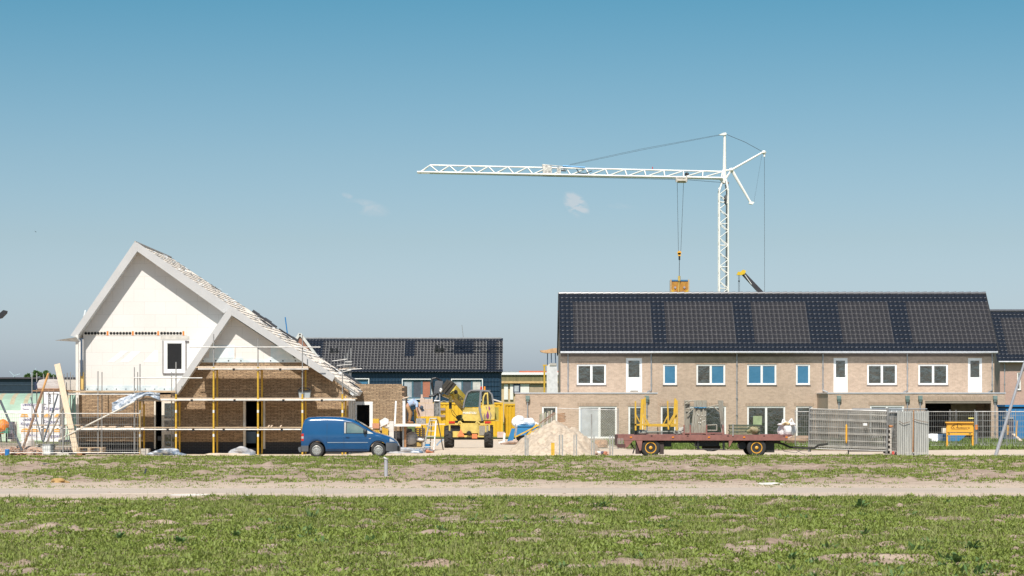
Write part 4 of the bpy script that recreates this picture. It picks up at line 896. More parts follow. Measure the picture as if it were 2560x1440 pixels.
# far trees behind the hall
def tree(px0,px1,ptop,Y,label,sd,cat='tree',zb=None,leaf=None,n=900,group='trees on the far horizon',ls=.5):
    rr=random.Random(sd); xc=PX((px0+px1)/2,Y); rx=(PX(px1,Y)-PX(px0,Y))/2; zt=PZ(ptop,Y); o=T('tree',label,cat,(xc,Y,0),group)
    tr=MB(); tr.tube((xc,Y,0),(xc+.1,Y,zt*.55),.35,.18,8)
    for k in range(5):
        a=rr.uniform(0,6.28); tr.tube((xc,Y,zt*(.3+.05*k)),(xc+math.cos(a)*rx*.6,Y+math.sin(a)*rx*.6,zt*(.55+.06*k)),.12,.05,6)
    tr.build('trunk',wood_b,o)
    cl=[(rr.uniform(-.75,.75)*rx,rr.uniform(-.7,.7)*rx,zt*rr.uniform(.55,.97),rx*rr.uniform(.3,.5)) for _ in range(13)]
    mb=MB()
    for k in range(n):
        cx,cy,cz,cr=rr.choice(cl); v=Vector((rr.gauss(0,1),rr.gauss(0,1),rr.gauss(0,.8))).normalized()*cr*rr.uniform(.6,1.05); p=Vector((xc+cx,Y+cy,min(zt,cz)))+v
        if p.z>zt: p.z=zt-rr.random()*.5
        a=Vector((rr.gauss(0,1),rr.gauss(0,1),rr.gauss(0,1))).normalized()*ls; b=a.cross(Vector((rr.gauss(0,1),rr.gauss(0,1),rr.gauss(0,1)))).normalized()*ls*.6
        mb.add([p-a,p-b,p+a,p+b],[(0,1,2,3)])
    mb.build('crown',leaf or leafC,o)
for q in ((64,80,926,600,'leftmost round tree top above the dark hall',1),(80,98,928,610,'second tree top above the dark hall, left of the gap',2),(100,119,926,600,'widest tree top above the dark hall, right of the gap',3),(120,142,934,620,'lowest tree top above the dark hall, next to the leaning plank',4)): tree(*q)
# distant wind turbines
def turb(px,py,Y,h,label):
    x=PX(px,Y); z=PZ(py,Y); o=T('wind_turbine',label,'wind turbine',(x,Y,0),'faint wind turbines on the horizon'); tm=M('turbine_haze',(.42,.52,.58),.6)  # distance haze is put into the pale bluish colour
    MB().tube((x,Y,0),(x,Y,z),1.6,.9,8).build('tower',tm,o)
    for k in range(3):
        a=R(100+120*k+px); MB().bar((x,Y-3,z),(x+math.cos(a)*h,Y-3,z+math.sin(a)*h),1.1,1.0).build('blade',tm,o)
turb(36,939,4200,11,'faint wind turbine at the far left horizon'); turb(84,934,4600,12,'faint wind turbine left of the tree tops')
# rubble, barrel, machine
rb=T('rubble_heap','heap of pinkish rubble and broken boards at the left edge','rubble',(PX(50,110.6),110.6,0)); rr=random.Random(31)
MB().blob((PX(45,110.8),110.8,0.0),(1.6,.7,.42),4,10,.3,flat=.1).build('heap',rubble,rb)
mb=MB()
for k in range(46):
    x=PX(rr.uniform(2,112),110.4); z=rr.uniform(.05,.38)*(1-abs(x-PX(45,110))/2.2*.6); mb.bar((x,110.1+rr.uniform(-.4,.3),z),(x+rr.uniform(-.4,.4),110+rr.uniform(-.4,.3),z+rr.uniform(-.06,.10)),.09,.03)
mb.build('broken_boards',M('board_bits',(.58,.36,.24),.85,var=.35,scale=6),rb)
bb=T('canister','blue plastic barrel on the ground at the far left','barrel',(PX(18,108.4),108.4,0))
MB().lathe((PX(18,108.4),108.4,0.02),(0,0,1),[(0,.09),(.02,.105),(.28,.105),(.31,.09)],14).build('barrel_body',M('barrel_blue',(.02,.16,.42),.4),bb)
cmx=T('building_machine','blurry orange and green machine behind the fence at the far left','machine',(PX(8,115),115,0))
MB().lathe((PX(5,115),115,PZ(1066,115)),(.5,-.2,.6),[(-.35,.10),(-.25,.28),(.05,.34),(.3,.2)],14).build('orange_drum',orange_m,cmx)
MB().pb(-2,20,1070,1083,114.8,115.4).build('green_frame',grn,cmx); mb=MB()
for a,b in ((1,8),(16,20)): mb.tube(P3(a,1083,115),P3(b-3,1128,115),.04)
mb.build('legs',black_m,cmx)
crate('equipment_case','dark navy and grey case beside the orange machine','case',19,31,1054,1098,115.6,116.2,M('case_navy',(.08,.09,.16),.6,c2=(.3,.25,.28),scale=3))
crate('sheet_stack','pale sheet leaning beside the navy case','sheet',24,41,1054,1104,116.3,116.5,M('sheet_beige',(.60,.56,.48),.6))
for k,(a,b,c) in enumerate(((0,50,1108),(-10,46,1113))): tag(MB().bar(P3(a,c,113),P3(b,c+2,112.6),.15,.08).build('timber_beam',plank_old,None,(PX(a,113),113,0)),['upper weathered beam lying behind the rubble heap','lower weathered beam lying behind the rubble heap'][k],'beam','beams behind the rubble heap')
# pallet
pt=T('pallet','wooden pallet leaning flat at the foot of the long plank','pallet',(PX(224,109.6),109.6,0)); Y=109.5
for k in range(5): MB().box(PX(191,Y),PX(257,Y),Y+k*.2,Y+k*.2+.14,.36,.385).build('slat',plank,pt)
for px in (195,222,252): MB().box(PX(px-3,Y),PX(px+4,Y),Y,Y+.9,.19,.36).build('block',plank,pt)
for k in (0,2,4): MB().box(PX(191,Y),PX(257,Y),Y+k*.2,Y+k*.2+.14,.165,.19).build('bottom_slat',plank,pt)
# stack under it
pt2=MB().box(PX(192,Y),PX(205,Y),Y,Y+.9,0,.163); tag(pt2.build('timber_block',wood_b,None,(PX(198,Y),Y,0)),'wood block under the pallet','block')
# street lamp head at far left
YL=90; lp=T('street_lamp','black street lamp head poking in at the left edge, its pole just outside','street lamp',(PX(-60,YL),YL,0))
MB().tube((PX(-60,YL),YL,0),(PX(-60,YL),YL,PZ(805,YL)),.07,.05,10).build('pole',M('lamp_black',(.02,.022,.025),.5),lp)
MB().tube(P3(-60,806,YL),P3(-4,790,YL),.035).build('arm',MATS['lamp_black'],lp)
MB().pprism([(-8,798),(-5,786),(8,775),(16,777),(15,783),(3,795)],YL-.12,YL+.12).build('lamp_head',MATS['lamp_black'],lp)
tag(MB().add([P3(86,576,300),P3(88,579,300.1),P3(91,581,300),P3(88,578,299.8)],[(0,1,2,3)]).add([P3(88,579,300.1),P3(91,579,300.3),P3(90,581,300.2)],[(0,1,2)]).build('bird',black_m,None,P3(88,578,300)),'tiny dark bird high in the sky above the left roof','bird')
# debris in front of the house
tag(MB().blob((PX(420,110),110,.12),(.75,.35,.22),41,9,.35).build('plastic_bag',tarpb,None,(PX(420,110),110,0)),'crumpled blue-white plastic at the foot of the front door','plastic')
tag(MB().blob((PX(605,110.2),110.2,.1),(.55,.3,.30),42,9,.45).build('tarp_bundle',tarp,None,(PX(605,110.2),110.2,0)),'grey bundle at the foot of the tall door opening','bundle')
tag(MB().blob((PX(560,110),110,.02),(1.1,.3,.10),43,9,.3).build('sand_heap',sandm,None,(PX(560,110),110,0)),'low sandy heap in front of the dark plinth','heap')
tag(MB().pb(352,371,1122,1137,110,110.6).build('concrete_block',concrete,None,(PX(361,110),110,0)),'pale block between the first two yellow posts','block')
# ---------------------------------------------------------------- delivery van
VX=PX(745,106.45); VY=107.32
van=T('parked_van','dark blue panel van parked on the grass edge in front of the scaffold','van',(VX,VY,0))
prof=[(.13,1.0),(.15,1.25),(.20,1.52),(.29,1.69),(.42,1.775),(.8,1.80),(1.17,1.81),(1.6,1.80),(2.0,1.775),(2.39,1.69),(2.67,1.56),(2.95,1.385),(3.23,1.20),(3.42,1.10),(3.79,1.0),(4.07,.90),(4.26,.79),(4.39,.66),(4.46,.5)]
def lerp(T_,x):
    for (a,b),(c,d) in zip(T_,T_[1:]):
        if x<=c: return b+(d-b)*max(0,(x-a))/(c-a)
    return T_[-1][1]
def vt(x): return lerp(prof,x)
wh=[(.824,.325),(3.567,.325)]
def vb_(x):
    z=.255+.04*max(0,(x-4.2)/.26)
    for c,r in wh:
        if abs(x-c)<.40: z=max(z,r+math.sqrt(.16-(x-c)**2))
    return z
wt=[(.13,.76),(.25,.83),(.5,.87),(1,.885),(3.2,.885),(3.7,.87),(4.0,.83),(4.2,.76),(4.35,.64),(4.46,.50)]
def vh(x,z):
    w=lerp(wt,x); w-=.15*max(0,(z-.93)/.87)**1.5
    w-=.025*max(0,(.55-z)/.3); return w
def side(x,z):
    zt=vt(x); r=min(.17,(zt-vb_(x))*.45); h=vh(x,z)
    if z>zt-r: h-= r-math.sqrt(max(0,r*r-(z-(zt-r))**2))
    return h
vst=sorted(set([.13+.5*i*.0433*2 for i in range(101)]+[p[0] for p in prof]+[c+d for c,_ in wh for d in (-.4,-.399,.399,.4)])); vst=[x for x in vst if x<=4.461]
rings=[]
for x in vst:
    zb,zt=vb_(x),vt(x); r=min(.17,(zt-zb)*.45); pts=[(0,zb),(vh(x,zb)-.06,zb)]
    lo=zb+.03; hi=zt-r
    for k in range(9): z=lo+(hi-lo)*k/8; pts.append((vh(x,z),z))
    for k in range(1,7): t=math.pi/2*k/6; z=hi+r*math.sin(t); pts.append((vh(x,z)-r+r*math.cos(t),z))
    pts+=[(pts[-1][0]*.5,zt+.018),(0,zt+.022)]; rings.append(pts)
mb=MB(); K=len(rings[0]); vs=[]
for sgn in (-1,1):
    base_=len(mb.v)
    vs=[(VX+x,VY+sgn*p[0],p[1]) for x,r_ in zip(vst,rings) for p in r_]
    fs=[]
    for i in range(len(vst)-1):
        for j in range(K-1):
            q=(i*K+j,(i+1)*K+j,(i+1)*K+j+1,i*K+j+1); fs.append(q if sgn<0 else q[::-1])
    fs.append(tuple(range(K))); fs.append(tuple((len(vst)-1)*K+j for j in range(K)))
    mb.add(vs,fs)
mb.build('body',paint,van,smooth=True)
def vpatch(name,mat,xsn,zlo,zhi,off=.006,par=van,nz=5):
    mb=MB(); vs=[]
    for x in xsn:
        a,b=zlo(x),zhi(x)
        for k in range(nz+1): z=a+(b-a)*k/nz; vs.append((VX+x,VY-side(x,z)-off,z))
    n=nz+1; mb.add(vs,[(i*n+j,(i+1)*n+j,(i+1)*n+j+1,i*n+j+1) for i in range(len(xsn)-1) for j in range(nz)]); return mb.build(name,mat,par,smooth=True)
ls=lambda a,b,n=12: [a+(b-a)*i/n for i in range(n+1)]
ztop=lambda x: min(1.56-.02*(x-2.0),vt(x)-.13)
vpatch('side_window',M('window_rubber',(.02,.03,.035),.5),ls(2.05,3.10),lambda x:1.065,lambda x:max(1.07,ztop(x)+.02),.004)
vpatch('side_glass',g_van,ls(2.16,2.92),lambda x:1.09,lambda x:max(1.10,ztop(x)-.03),.010)
vpatch('quarter_glass',M('quarter_pale',(.5,.52,.5),.2),ls(3.08,3.33),lambda x:1.06,lambda x:max(1.07,1.20-.5*(x-3.08)),.011)
vpatch('pillar_trim',M('pillar_pale',(.45,.43,.40),.4),ls(2.05,2.12,2),lambda x:1.08,lambda x:1.56,.009)
for nm,x in (('door_seam',2.04),('door_seam',3.16)): vpatch(nm,M('seam_dark',(.004,.02,.05),.5),ls(x-.006,x+.006,1),lambda q:.36,lambda q:min(1.58,vt(q)-.1),.003)
vpatch('door_seam',MATS['seam_dark'],ls(1.28,1.292,1),lambda q:.36,lambda q:1.68,.003)
vpatch('side_moulding',M('mould',(.28,.33,.40),.35),ls(1.30,3.10),lambda x:.655,lambda x:.685,.014,nz=2)
vpatch('sill_edge',paint,ls(1.28,3.06),lambda x:.375,lambda x:.41,.02,nz=3)
vpatch('rear_bumper',bumperg,ls(.13,.46,5),lambda x:.27,lambda x:.53,.018); MB().pprism([(745,1122),(746,1118),(752,1117),(752,1131),(748,1130)],VY-.78,VY+.78).build('rear_bumper_bar',bumperg,van)
vpatch('front_bumper',bumperg,ls(3.90,4.46,10),lambda x:.28+.0*x,lambda x:min(.66,vt(x)-.02),.014)
nb=MB(); 
for k in range(4): nb.box(VX+4.30+.02*k,VX+4.475,VY-.60,VY+.6,.34+.05*k,.36+.05*k)
nb.build('grille_slats',black_m,van)
MB().box(VX+4.40,VX+4.485,VY-.52,VY+.52,.27,.50).build('front_bumper_bar',bumperg,van)
tl_=vpatch('tail_light',redlamp,ls(.14,.25,3),lambda x:.74,lambda x:1.06,.012); vpatch('tail_light_lens',lens,ls(.145,.245,3),lambda x:.84,lambda x:.94,.016)
vpatch('headlight',lens,ls(4.06,4.33,6),lambda x:.70+.1*(4.33-x)*.2,lambda x:min(vt(x)-.05,.84-.25*(x-4.06)),.010)
vpatch('side_indicator',lens,ls(3.15,3.23,2),lambda x:.83,lambda x:.86,.012)
vpatch('door_handle',M('handle_dk',(.01,.03,.08),.3),ls(2.12,2.28,3),lambda x:.885,lambda x:.915,.03)
MB().blob((VX+2.98,VY-.93,1.16),(.09,.10,.12),3,8,.1).build('wing_mirror',M('mirror_black',(.035,.04,.045),.45),van,smooth=True)
MB().add([(VX+x,VY+s_*.62*k_,vt(x)+.030) for x in ls(2.5,3.3,8) for s_,k_ in ((-1,1),(1,1))],[(2*i,2*i+2,2*i+3,2*i+1) for i in range(8)]).build('windscreen',g_van,van)
for c,r in wh:
    for s_ in (-1,1):
        y0=VY+s_*.80; w=MB().lathe((VX+c,y0,r),(0,s_,0),[(-.10,.20),(-.10,.30),(-.07,.322),(.03,.325),(.06,.31),(.065,.21),(.05,.20)],28).build('wheel',tyre,van,smooth=True)
        MB().lathe((VX+c,y0+s_*.062,r),(0,s_,0),[(-.02,.215),(.0,.21),(.008,.19),(.004,.10),(.02,.08),(.022,.01)],28).build('hubcap',hubc,w)
        hb=MB()
        for k in range(14):
            a=2*math.pi*k/14; hb.tube((VX+c+math.cos(a)*.165,y0+s_*.066,r+math.sin(a)*.165),(VX+c+math.cos(a)*.165,y0+s_*.073,r+math.sin(a)*.165),.020,n=8)
        hb.build('hubcap_slots',black_m,w)
MB().box(VX+.4,VX+4.0,VY-.55,VY+.55,.22,.45).build('underbody',black_m,van)
# ---------------------------------------------------------------- containers behind the machine
YCt=158.5
def container(label,a,b,ptop,Y0,dep,ribs):
    o=T('shipping_container',label,'container',(PX((a+b)/2,Y0),Y0,0),'yellow site containers'); x0,x1=PX(a,Y0),PX(b,Y0); z1=PZ(ptop,Y0); z0=.18
    mb=MB(); mb.box(x0,x1,Y0+.05,Y0+dep,z0,z1)
    n=int((x1-x0)/.28)
    for k in range(n):
        xa=x0+.1+(x1-x0-.2)*k/n; w=(x1-x0-.2)/n
        mb.add([(xa,Y0+.049,z0+.12),(xa+w*.25,Y0+.012,z0+.12),(xa+w*.6,Y0+.012,z0+.12),(xa+w*.85,Y0+.049,z0+.12),(xa,Y0+.049,z1-.12),(xa+w*.25,Y0+.012,z1-.12),(xa+w*.6,Y0+.012,z1-.12),(xa+w*.85,Y0+.049,z1-.12)],[(0,1,5,4),(1,2,6,5),(2,3,7,6)])
    mb.build('body',yellow_c,o)
    f=MB(); f.box(x0-.02,x1+.02,Y0-.02,Y0+.06,z1-.10,z1+.02).box(x0-.02,x1+.02,Y0-.02,Y0+.06,z0-.02,z0+.12)
    for x in (x0-.02,x1-.08): f.box(x,x+.1,Y0-.021,Y0+.08,z0+.12,z1-.1)
    f.build('corner_frame',yellow_c,o); return o
c1_=container('large yellow corrugated container behind the yellow machine',1040,1257,1007,YCt,2.4,1)
c2_=container('smaller yellow container section right of the large one, beside the terrace',1261,1294,1010,YCt+.8,2.4,1)
mb=MB()
for k in range(26): x=PX(1085+k*3.1,YCt); mb.tube((x,YCt+.3,PZ(1003.5,YCt)+.04*math.sin(k)),(x,YCt+1.8,PZ(1003.5,YCt)),.035,n=6)
tag(mb.build('pipe_bundle',galv,None,(PX(1125,YCt),YCt,PZ(1007,YCt))),'row of thin pipe ends lying on top of the large yellow container','pipes')
MB().add([],[]) if 0 else None
mb=MB()
for k in range(7): x=PX(1234+k*3,YCt); mb.tube((x,YCt+.3,PZ(999+k*.9,YCt)),(x,YCt+2,PZ(999+k*.9,YCt)),.05,n=6)
tag(mb.build('pipe_bundle',M('pipes_pale',(.62,.58,.55),.6),None,(PX(1240,YCt),YCt,PZ(1003,YCt))),'small pale pile of pipes on the right end of the large yellow container','pipes')
tag(MB().pb(1243,1262,1080,1094,150,151).build('block_stack',M('block_pink',(.55,.40,.34),.85),None,(PX(1252,150),150,0)),'pinkish block stack with a dark top beside the machine, right side','block stack')
tag(MB().pprism([(1247,1109),(1262,1106),(1264,1083),(1259,1083),(1257,1102),(1246,1106)],140,140.4).build('curved_sheet',bagw,None,(PX(1256,140),140,0)),'white bent sheet standing right of the yellow machine','sheet')
for k,(py) in enumerate((1023,1040)): tag(MB().pb(1101,1113,py-3,py+3,YCt-.12,YCt-.03).build('container_bracket',M('brk',(.30,.22,.18),.7),None,(PX(1107,YCt),YCt-.1,PZ(py,YCt))),['upper','lower'][k]+' brown bracket on the yellow container beside the carried blocks','bracket','brackets on the yellow container')
# ---------------------------------------------------------------- telescopic handler
YT=123.0; th=T('telescopic_handler','yellow rotating telescopic handler with its boom raised to the left','telehandler',(PX(1172,YT),YT,.10))
G=.10
def wheel(par,x,y,r,w,rim,ax=(1,0,0),name='wheel',lug=True,rr_=.55):
    o=MB().lathe((x,y,G+r) if par is th else (x,y,r),ax,[(-w/2,r*rr_),(-w/2,r*.90),(-w*.36,r),(w*.36,r),(w/2,r*.90),(w/2,r*rr_)],26).build(name,tyre,par)
    if lug:
        mb=MB(); 
        for k in range(22):
            a=2*math.pi*k/22; d=Vector((0,math.cos(a),math.sin(a))); c=Vector((x,y,G+r))+d*(r+.012); s_=1 if k%2 else -1
            mb.bar(c+Vector((-.02*s_,0,0)),c+Vector((w*.48*s_,0,0))+Vector((0,-d.z,d.y))*.09-d*.02,.05,.05)
        mb.build('tread',tyre,o)
    return o
for x,y in ((PX(1121,YT),YT+.3),(PX(1221,YT),YT+.3),(PX(1121,YT),YT+3.2),(PX(1221,YT),YT+3.2)):
    w_=wheel(th,x,y,.56,.44,None)
    sgn=1 if x>PX(1172,YT) else -1
    MB().lathe((x,y,G+.56),(sgn,0,0),[(.05,.30),(.16,.30),(.17,.12),(.23,.10)],18).build('rim',yellow_m,w_)
Z=lambda py: PZ(py,YT)
ch=MB(); Yc=YT-.15
ch.pb(1125,1226,1088,1093,Yc,Yc+.3)                     # lower cross beam
ch.pb(1122,1224,1058,1062,Yc,Yc+.2); ch.pb(1122,1126,1062,1090,Yc,Yc+.2); ch.pb(1195,1198,1062,1090,Yc+.01,Yc+.2); ch.pb(1221,1225,1062,1092,Yc,Yc+.2)
ch.pb(1152,1195,1059,1083,Yc-.06,Yc+.8); ch.pb(1128,1150,1078,1089,Yc+.05,Yc+.6); ch.pb(1116,1126,1085,1100,Yc-.02,Yc+.4); ch.pb(1225,1232,1083,1102,Yc+.05,Yc+.4)
ch.box(PX(1140,YT),PX(1205,YT),YT+.5,YT+4.2,G+.55,G+1.05)
ch.build('chassis',yellow_m,th)
MB().box(PX(1126,YT),PX(1222,YT),YT+.2,YT+.6,G+.42,G+.72).build('axle',black_m,th); MB().box(PX(1128,YT),PX(1224,YT),YT+3.0,YT+3.4,G+.42,G+.72).build('axle',black_m,th); MB().box(PX(1130,YT),PX(1150,YT),YT+.0,YT+.3,Z(1078),Z(1063)).build('battery_box',black_m,th)
MB().pb(1125,1196,1093,1099,Yc+.05,Yc+.5).build('stabiliser_foot',black_m,th)
MB().pb(1198,1221,1064,1088,Yc-.03,Yc+.05).build('radiator_grille',M('grille_grey',(.28,.25,.20),.7,scale=30,var=.3),th); MB().pb(1213,1216,1064,1086,Yc-.05,Yc-.02).build('grille_bar',yellow_m,th)
MB().pprism([(1142,1091),(1152,1073),(1162,1091)],Yc-.14,Yc-.08).build('warning_triangle',M('warn_orange',(.82,.22,.08),.5),th)
MB().pb(1180,1193,1085,1096,Yc-.10,Yc-.05).build('orange_plate',MATS['warn_orange'],th)
for a in (1122,1212): MB().pb(a,a+15,1053,1058.5,Yc-.03,Yc+.15).build('light_cluster',redlamp,th)
mb=MB()
for a in (1146,1190): 
    mb.tube(P3(a,1059,Yc),P3(a+3,1053,Yc),.05,n=8).tube(P3(a+3,1053,Yc),P3(a+9,1059,Yc),.05,n=8)
mb.build('lifting_eyes',yellow_m,th)
MB().blob(P3(1173,1083,Yc-.12),(.12,.1,.12),7,6,.4).build('tow_hitch',black_m,th)
# turntable, cab
MB().lathe((PX(1172,YT),YT+1.7,Z(1058)),(0,0,1),[(0,.75),(.12,.75)],24).build('turntable',black_m,th)
cb=MB(); cy=YT+.55; cb.prism([(PX(a,cy),PZ(b,cy)) for a,b in ((1157,1020),(1206,1020),(1206,1053),(1160,1052),(1156,1045))],cy,cy+1.5); cb.pb(1200,1246,1050,1052.5,cy+.1,cy+1.6); cb.build('cab_base',yellow_m,th)
cs=MB(); cs.pprism([(1160,1018),(1162,1000),(1169,982),(1176,977),(1200,976),(1198,1018)],cy-.01,cy+.06); cs.build('windscreen',g_teal,th)
fr=MB()
for a,b in (((1158,1020),(1162,999)),((1162,999),(1169,981)),((1169,981),(1177,976)),((1177,976),(1203,975.5)),((1203,975.5),(1222,978)),((1222,978),(1230,986)),((1230,986),(1234,1010))): fr.bar(P3(*a,cy-.03),P3(*b,cy-.03),.07,.09,(0,1,0))
fr.bar(P3(1202,976,cy-.03),P3(1199,1020,cy-.03),.10,.1,(0,1,0)); fr.bar(P3(1199,1020,cy-.03),P3(1207,1052,cy-.03),.13,.1,(0,1,0)); fr.build('cab_frame',M('cab_frame_grey',(.20,.20,.21),.5),th)
MB().pprism([(1204,978),(1222,980),(1228,987),(1232,1011),(1204,1011)],cy+.3,cy+1.5).build('cab_rear',g_teal,th)
MB().box(PX(1176,cy),PX(1226,cy),cy,cy+1.5,PZ(976.5,cy),PZ(975,cy)).build('cab_roof',M('cab_frame_grey',(.2,.2,.21)),th)
dr=MB(); dr.pprism([(1205,1015),(1219,1012),(1236,1011),(1238,1030),(1236,1046),(1226,1050),(1208,1050),(1203,1030)],cy-.10,cy-.05)
dr.pprism([(1205,1015),(1207,992),(1212,982),(1220,981),(1222,1012),(1218,1012),(1217,985),(1213,986),(1210,994),(1209,1014)],cy-.10,cy-.05)
door_=dr.build('cab_door',yellow_m,th)
vio=M('violet_decal',(.22,.05,.17),.5); mb=MB(); mb.pprism([(1219,1026),(1223,1038),(1222,1046),(1218,1048),(1215,1040)],cy-.112,cy-.105); mb.pprism([(1222,1013),(1226,1022),(1223,1026),(1221,1020)],cy-.112,cy-.105); mb.build('flame_decal',vio,door_)
mb=MB(); mb.pprism([(1212,1032),(1214,1047),(1211,1048),(1209,1040)],cy-.112,cy-.105); mb.pprism([(1224,1026),(1229,1038),(1227,1048),(1224,1048),(1226,1040)],cy-.112,cy-.105); mb.pprism([(1214,1016),(1218,1018),(1216,1024)],cy-.112,cy-.105); mb.build('flame_decal',M('grey_decal',(.25,.2,.17),.5),door_)
MB().pb(1236,1246,1018,1049,cy+.5,cy+1.8).build('engine_cover',M('cover_olive',(.36,.30,.06),.5),th)
text('MANITOU',.15,P3(1174,1032.5,cy-.012),inkw,th,bold=.006); text('MRT 1742',.10,P3(1184,1043,cy-.012),MATS['warn_orange'],th) if False else None
for a,m_ in ((1203,redlamp),(1211.5,orlamp)): MB().lathe(P3(a,975,cy+.3),(0,0,1),[(0,.055),(.02,.055),(.15,.05),(.18,.03)],10).build('beacon',m_,th)
for k,(a,b) in enumerate(((1147,1050),(1158,1040))): pass
MB().blob(P3(1151,1045,YT+.9),(.22,.3,.17),8,7,.3).build('slew_cover',M('olive_dark',(.09,.09,.04),.7),th)
# boom: from cab side going up left and towards the viewer
b0=P3(1172,1022,YT+1.5); b1=P3(1129,974,YT+.5)
bm=MB(); d=(b1-b0).normalized(); 
def taper(mb,p,q,w0,h0,w1,h1,up=(0,0,1)):
    d=(q-p).normalized(); a=d.cross(Vector(up)).normalized(); b=a.cross(d); vs=[]
    for c,w,h in ((p,w0,h0),(q,w1,h1)): vs+=[c-a*w/2-b*h/2,c+a*w/2-b*h/2,c+a*w/2+b*h/2,c-a*w/2+b*h/2]
    mb.add(vs,[(0,1,2,3),(7,6,5,4),(1,0,4,5),(2,1,5,6),(3,2,6,7),(0,3,7,4)]); return mb
taper(bm,b0,b1,.42,.55,.40,.54); bm.build('boom',M('boom_yellow',(.50,.38,.06),.4,c2=(.62,.46,.08),scale=2,coat=.2),th)
bm=MB(); taper(bm,P3(1170,1012,YT+2),P3(1108,988,YT-.1),.13,.13,.12,.12); bm.build('lift_ram',yellow_m,th)
MB().tube(P3(1126,993,YT-.1),P3(1126,1022,YT-.1),.075).build('tilt_ram',black_m,th); MB().tube(P3(1126,990,YT-.1),P3(1126,1006,YT-.14),.085).build('ram_housing',yellow_m,th)
mid=b0+(b1-b0)*.60+Vector((0,-.36,-.02)); 
o_=text('WEERTS',.27,P3(1149,995,YT+.55),M('boom_ink',(.05,.045,.02),.6),th,rot=(90,40,0),bold=.010)
MB().tube(P3(1139,980,YT+.35),P3(1139,980,YT+.75),.11,n=14).build('boom_pin',black_m,th)
hd=MB(); 
for k,(a,b,c) in enumerate((((1127,972),.62,0),((1119,967),.66,1),((1112,965),.62,2))):
    p=P3(*a,YT-.3-.05*k); hd.bar(p+Vector((-.09,0,.07)),p+Vector((.07,0,-.06)),b,b+.08)
hd.build('carriage_head',M('carriage_dark',(.045,.038,.028),.5,var=.4,scale=8),th)
MB().pprism([(1084,985),(1088,953),(1095,951),(1107,953),(1103,990),(1096,983),(1090,983)],YT-.75,YT-.3).build('carriage_plate',M('carriage_grey',(.10,.105,.115),.4),th)
hz=MB(); pts=[P3(1084,985,YT-.6),P3(1079,958,YT-.6),P3(1080,947,YT-.5),P3(1090,945,YT-.5),P3(1104,952,YT-.4)]; hz.path(pts,.055,8); pts=[P3(1072,990,YT-.7),P3(1085,989,YT-.7),P3(1093,984,YT-.7),P3(1100,992,YT-.6)]; hz.path(pts,.06,8)
hz.path([P3(1127,1022,YT),P3(1131,1036,YT),P3(1145,1048,YT+.2)],.015); hz.path([P3(1130,1024,YT),P3(1140,1038,YT),P3(1147,1049,YT+.2)],.015); hz.build('hoses',black_m,th)
MB().blob(P3(1102,976,YT-.8),(.10,.1,.13),3,7,.3).build('pale_fitting',hubc,th)
gb=MB(); gb.mat(M('grab_dark',(.10,.10,.095),.5,c2=(.25,.25,.24),scale=8)); gb.pb(1085,1100,1004,1041,YT-.9,YT-.2); gb.mat(zinc); gb.tube(P3(1099,985,YT-.95),P3(1100,1042,YT-.95),.035).tube(P3(1086,1002,YT-.95),P3(1099,1002,YT-.95),.03).tube(P3(1088,1000,YT-.9),P3(1094,990,YT-.9),.05); gb.build('block_grab',None,th)
# carried block pack
bp_=T('block_pack','pack of beige concrete blocks held in the grab beside the bending worker','block pack',(PX(1060,YT),YT-.9,PZ(1041,YT))); bmk=M('block_beige',(.56,.44,.36),.85,var=.12,scale=6,bp=.2); rr=random.Random(4)
for r_,(a,b,c,d) in enumerate(((1043,1085,1024,1041),(1042,1085,1008,1023.6),(1050,1082,996,1007.6))):
    for k in range(2 if r_<2 else 3):
        n=2 if r_<2 else 3; x0=a+(b-a)*k/n; x1=a+(b-a)*(k+1)/n-.35
        MB().pb(x0,x1,c+(rr.uniform(-1,2) if r_==2 else 0),d,YT-1.0+rr.uniform(0,.05),YT-.1).build('block',bmk,bp_)
MB().pb(1052,1057,986,996,YT-.9,YT-.3).build('block',bmk,bp_)
# ---------------------------------------------------------------- work platform and ladder
YW=116.5; wf=T('work_platform','narrow plank platform on trestles between the garage wall and the yellow machine','work platform',(PX(1040,YW),YW,0))
for k in range(4): MB().box(PX(975,YW),PX(1112,YW)-.2*(k%2),YW+.05+k*.24,YW+.27+k*.24,PZ(1062,YW),PZ(1059.3,YW)).build('deck_plank',plank_pale,wf)
MB().box(PX(968,YW),PX(1052,YW),YW-.02,YW+.04,PZ(1066,YW),PZ(1061,YW)).build('toe_board',white,wf)
for px,py0,py1,w,mt in ((1010,997,1062,.13,white),(1008,1066,1125,.07,zinc),(1013,1066,1128,.10,wood_b),(1056,1064,1116,.07,plank_old),(990,1066,1120,.05,rail)):
    MB().bar(P3(px,py1,YW+.5),P3(px,py0,YW+.5),w).build('upright',mt,wf)
MB().bar(P3(1006,996,YW+.4),P3(1022,992,YW+.4),.10,.05).build('top_board',plank_pale,wf); MB().bar(P3(1066,1064,YW),P3(1079,1073,YW),.08).build('strut',rail,wf)
tag(MB().tube(P3(987,1062,YW+.2),P3(990,1003,YW+.6),.045,n=8).build('white_pipe',white,None,(PX(987,YW),YW,PZ(1060,YW))),'thin white pipe standing against the rough brick wall','pipe')
MB().tube(P3(912,1073,YW-.4),P3(985,1073,YW-.4),.03).build('ledger',rail,wf); MB().tube(P3(905,1068,YW-.4),P3(975,1068,YW-.4),.03).build('ledger',rail,wf)
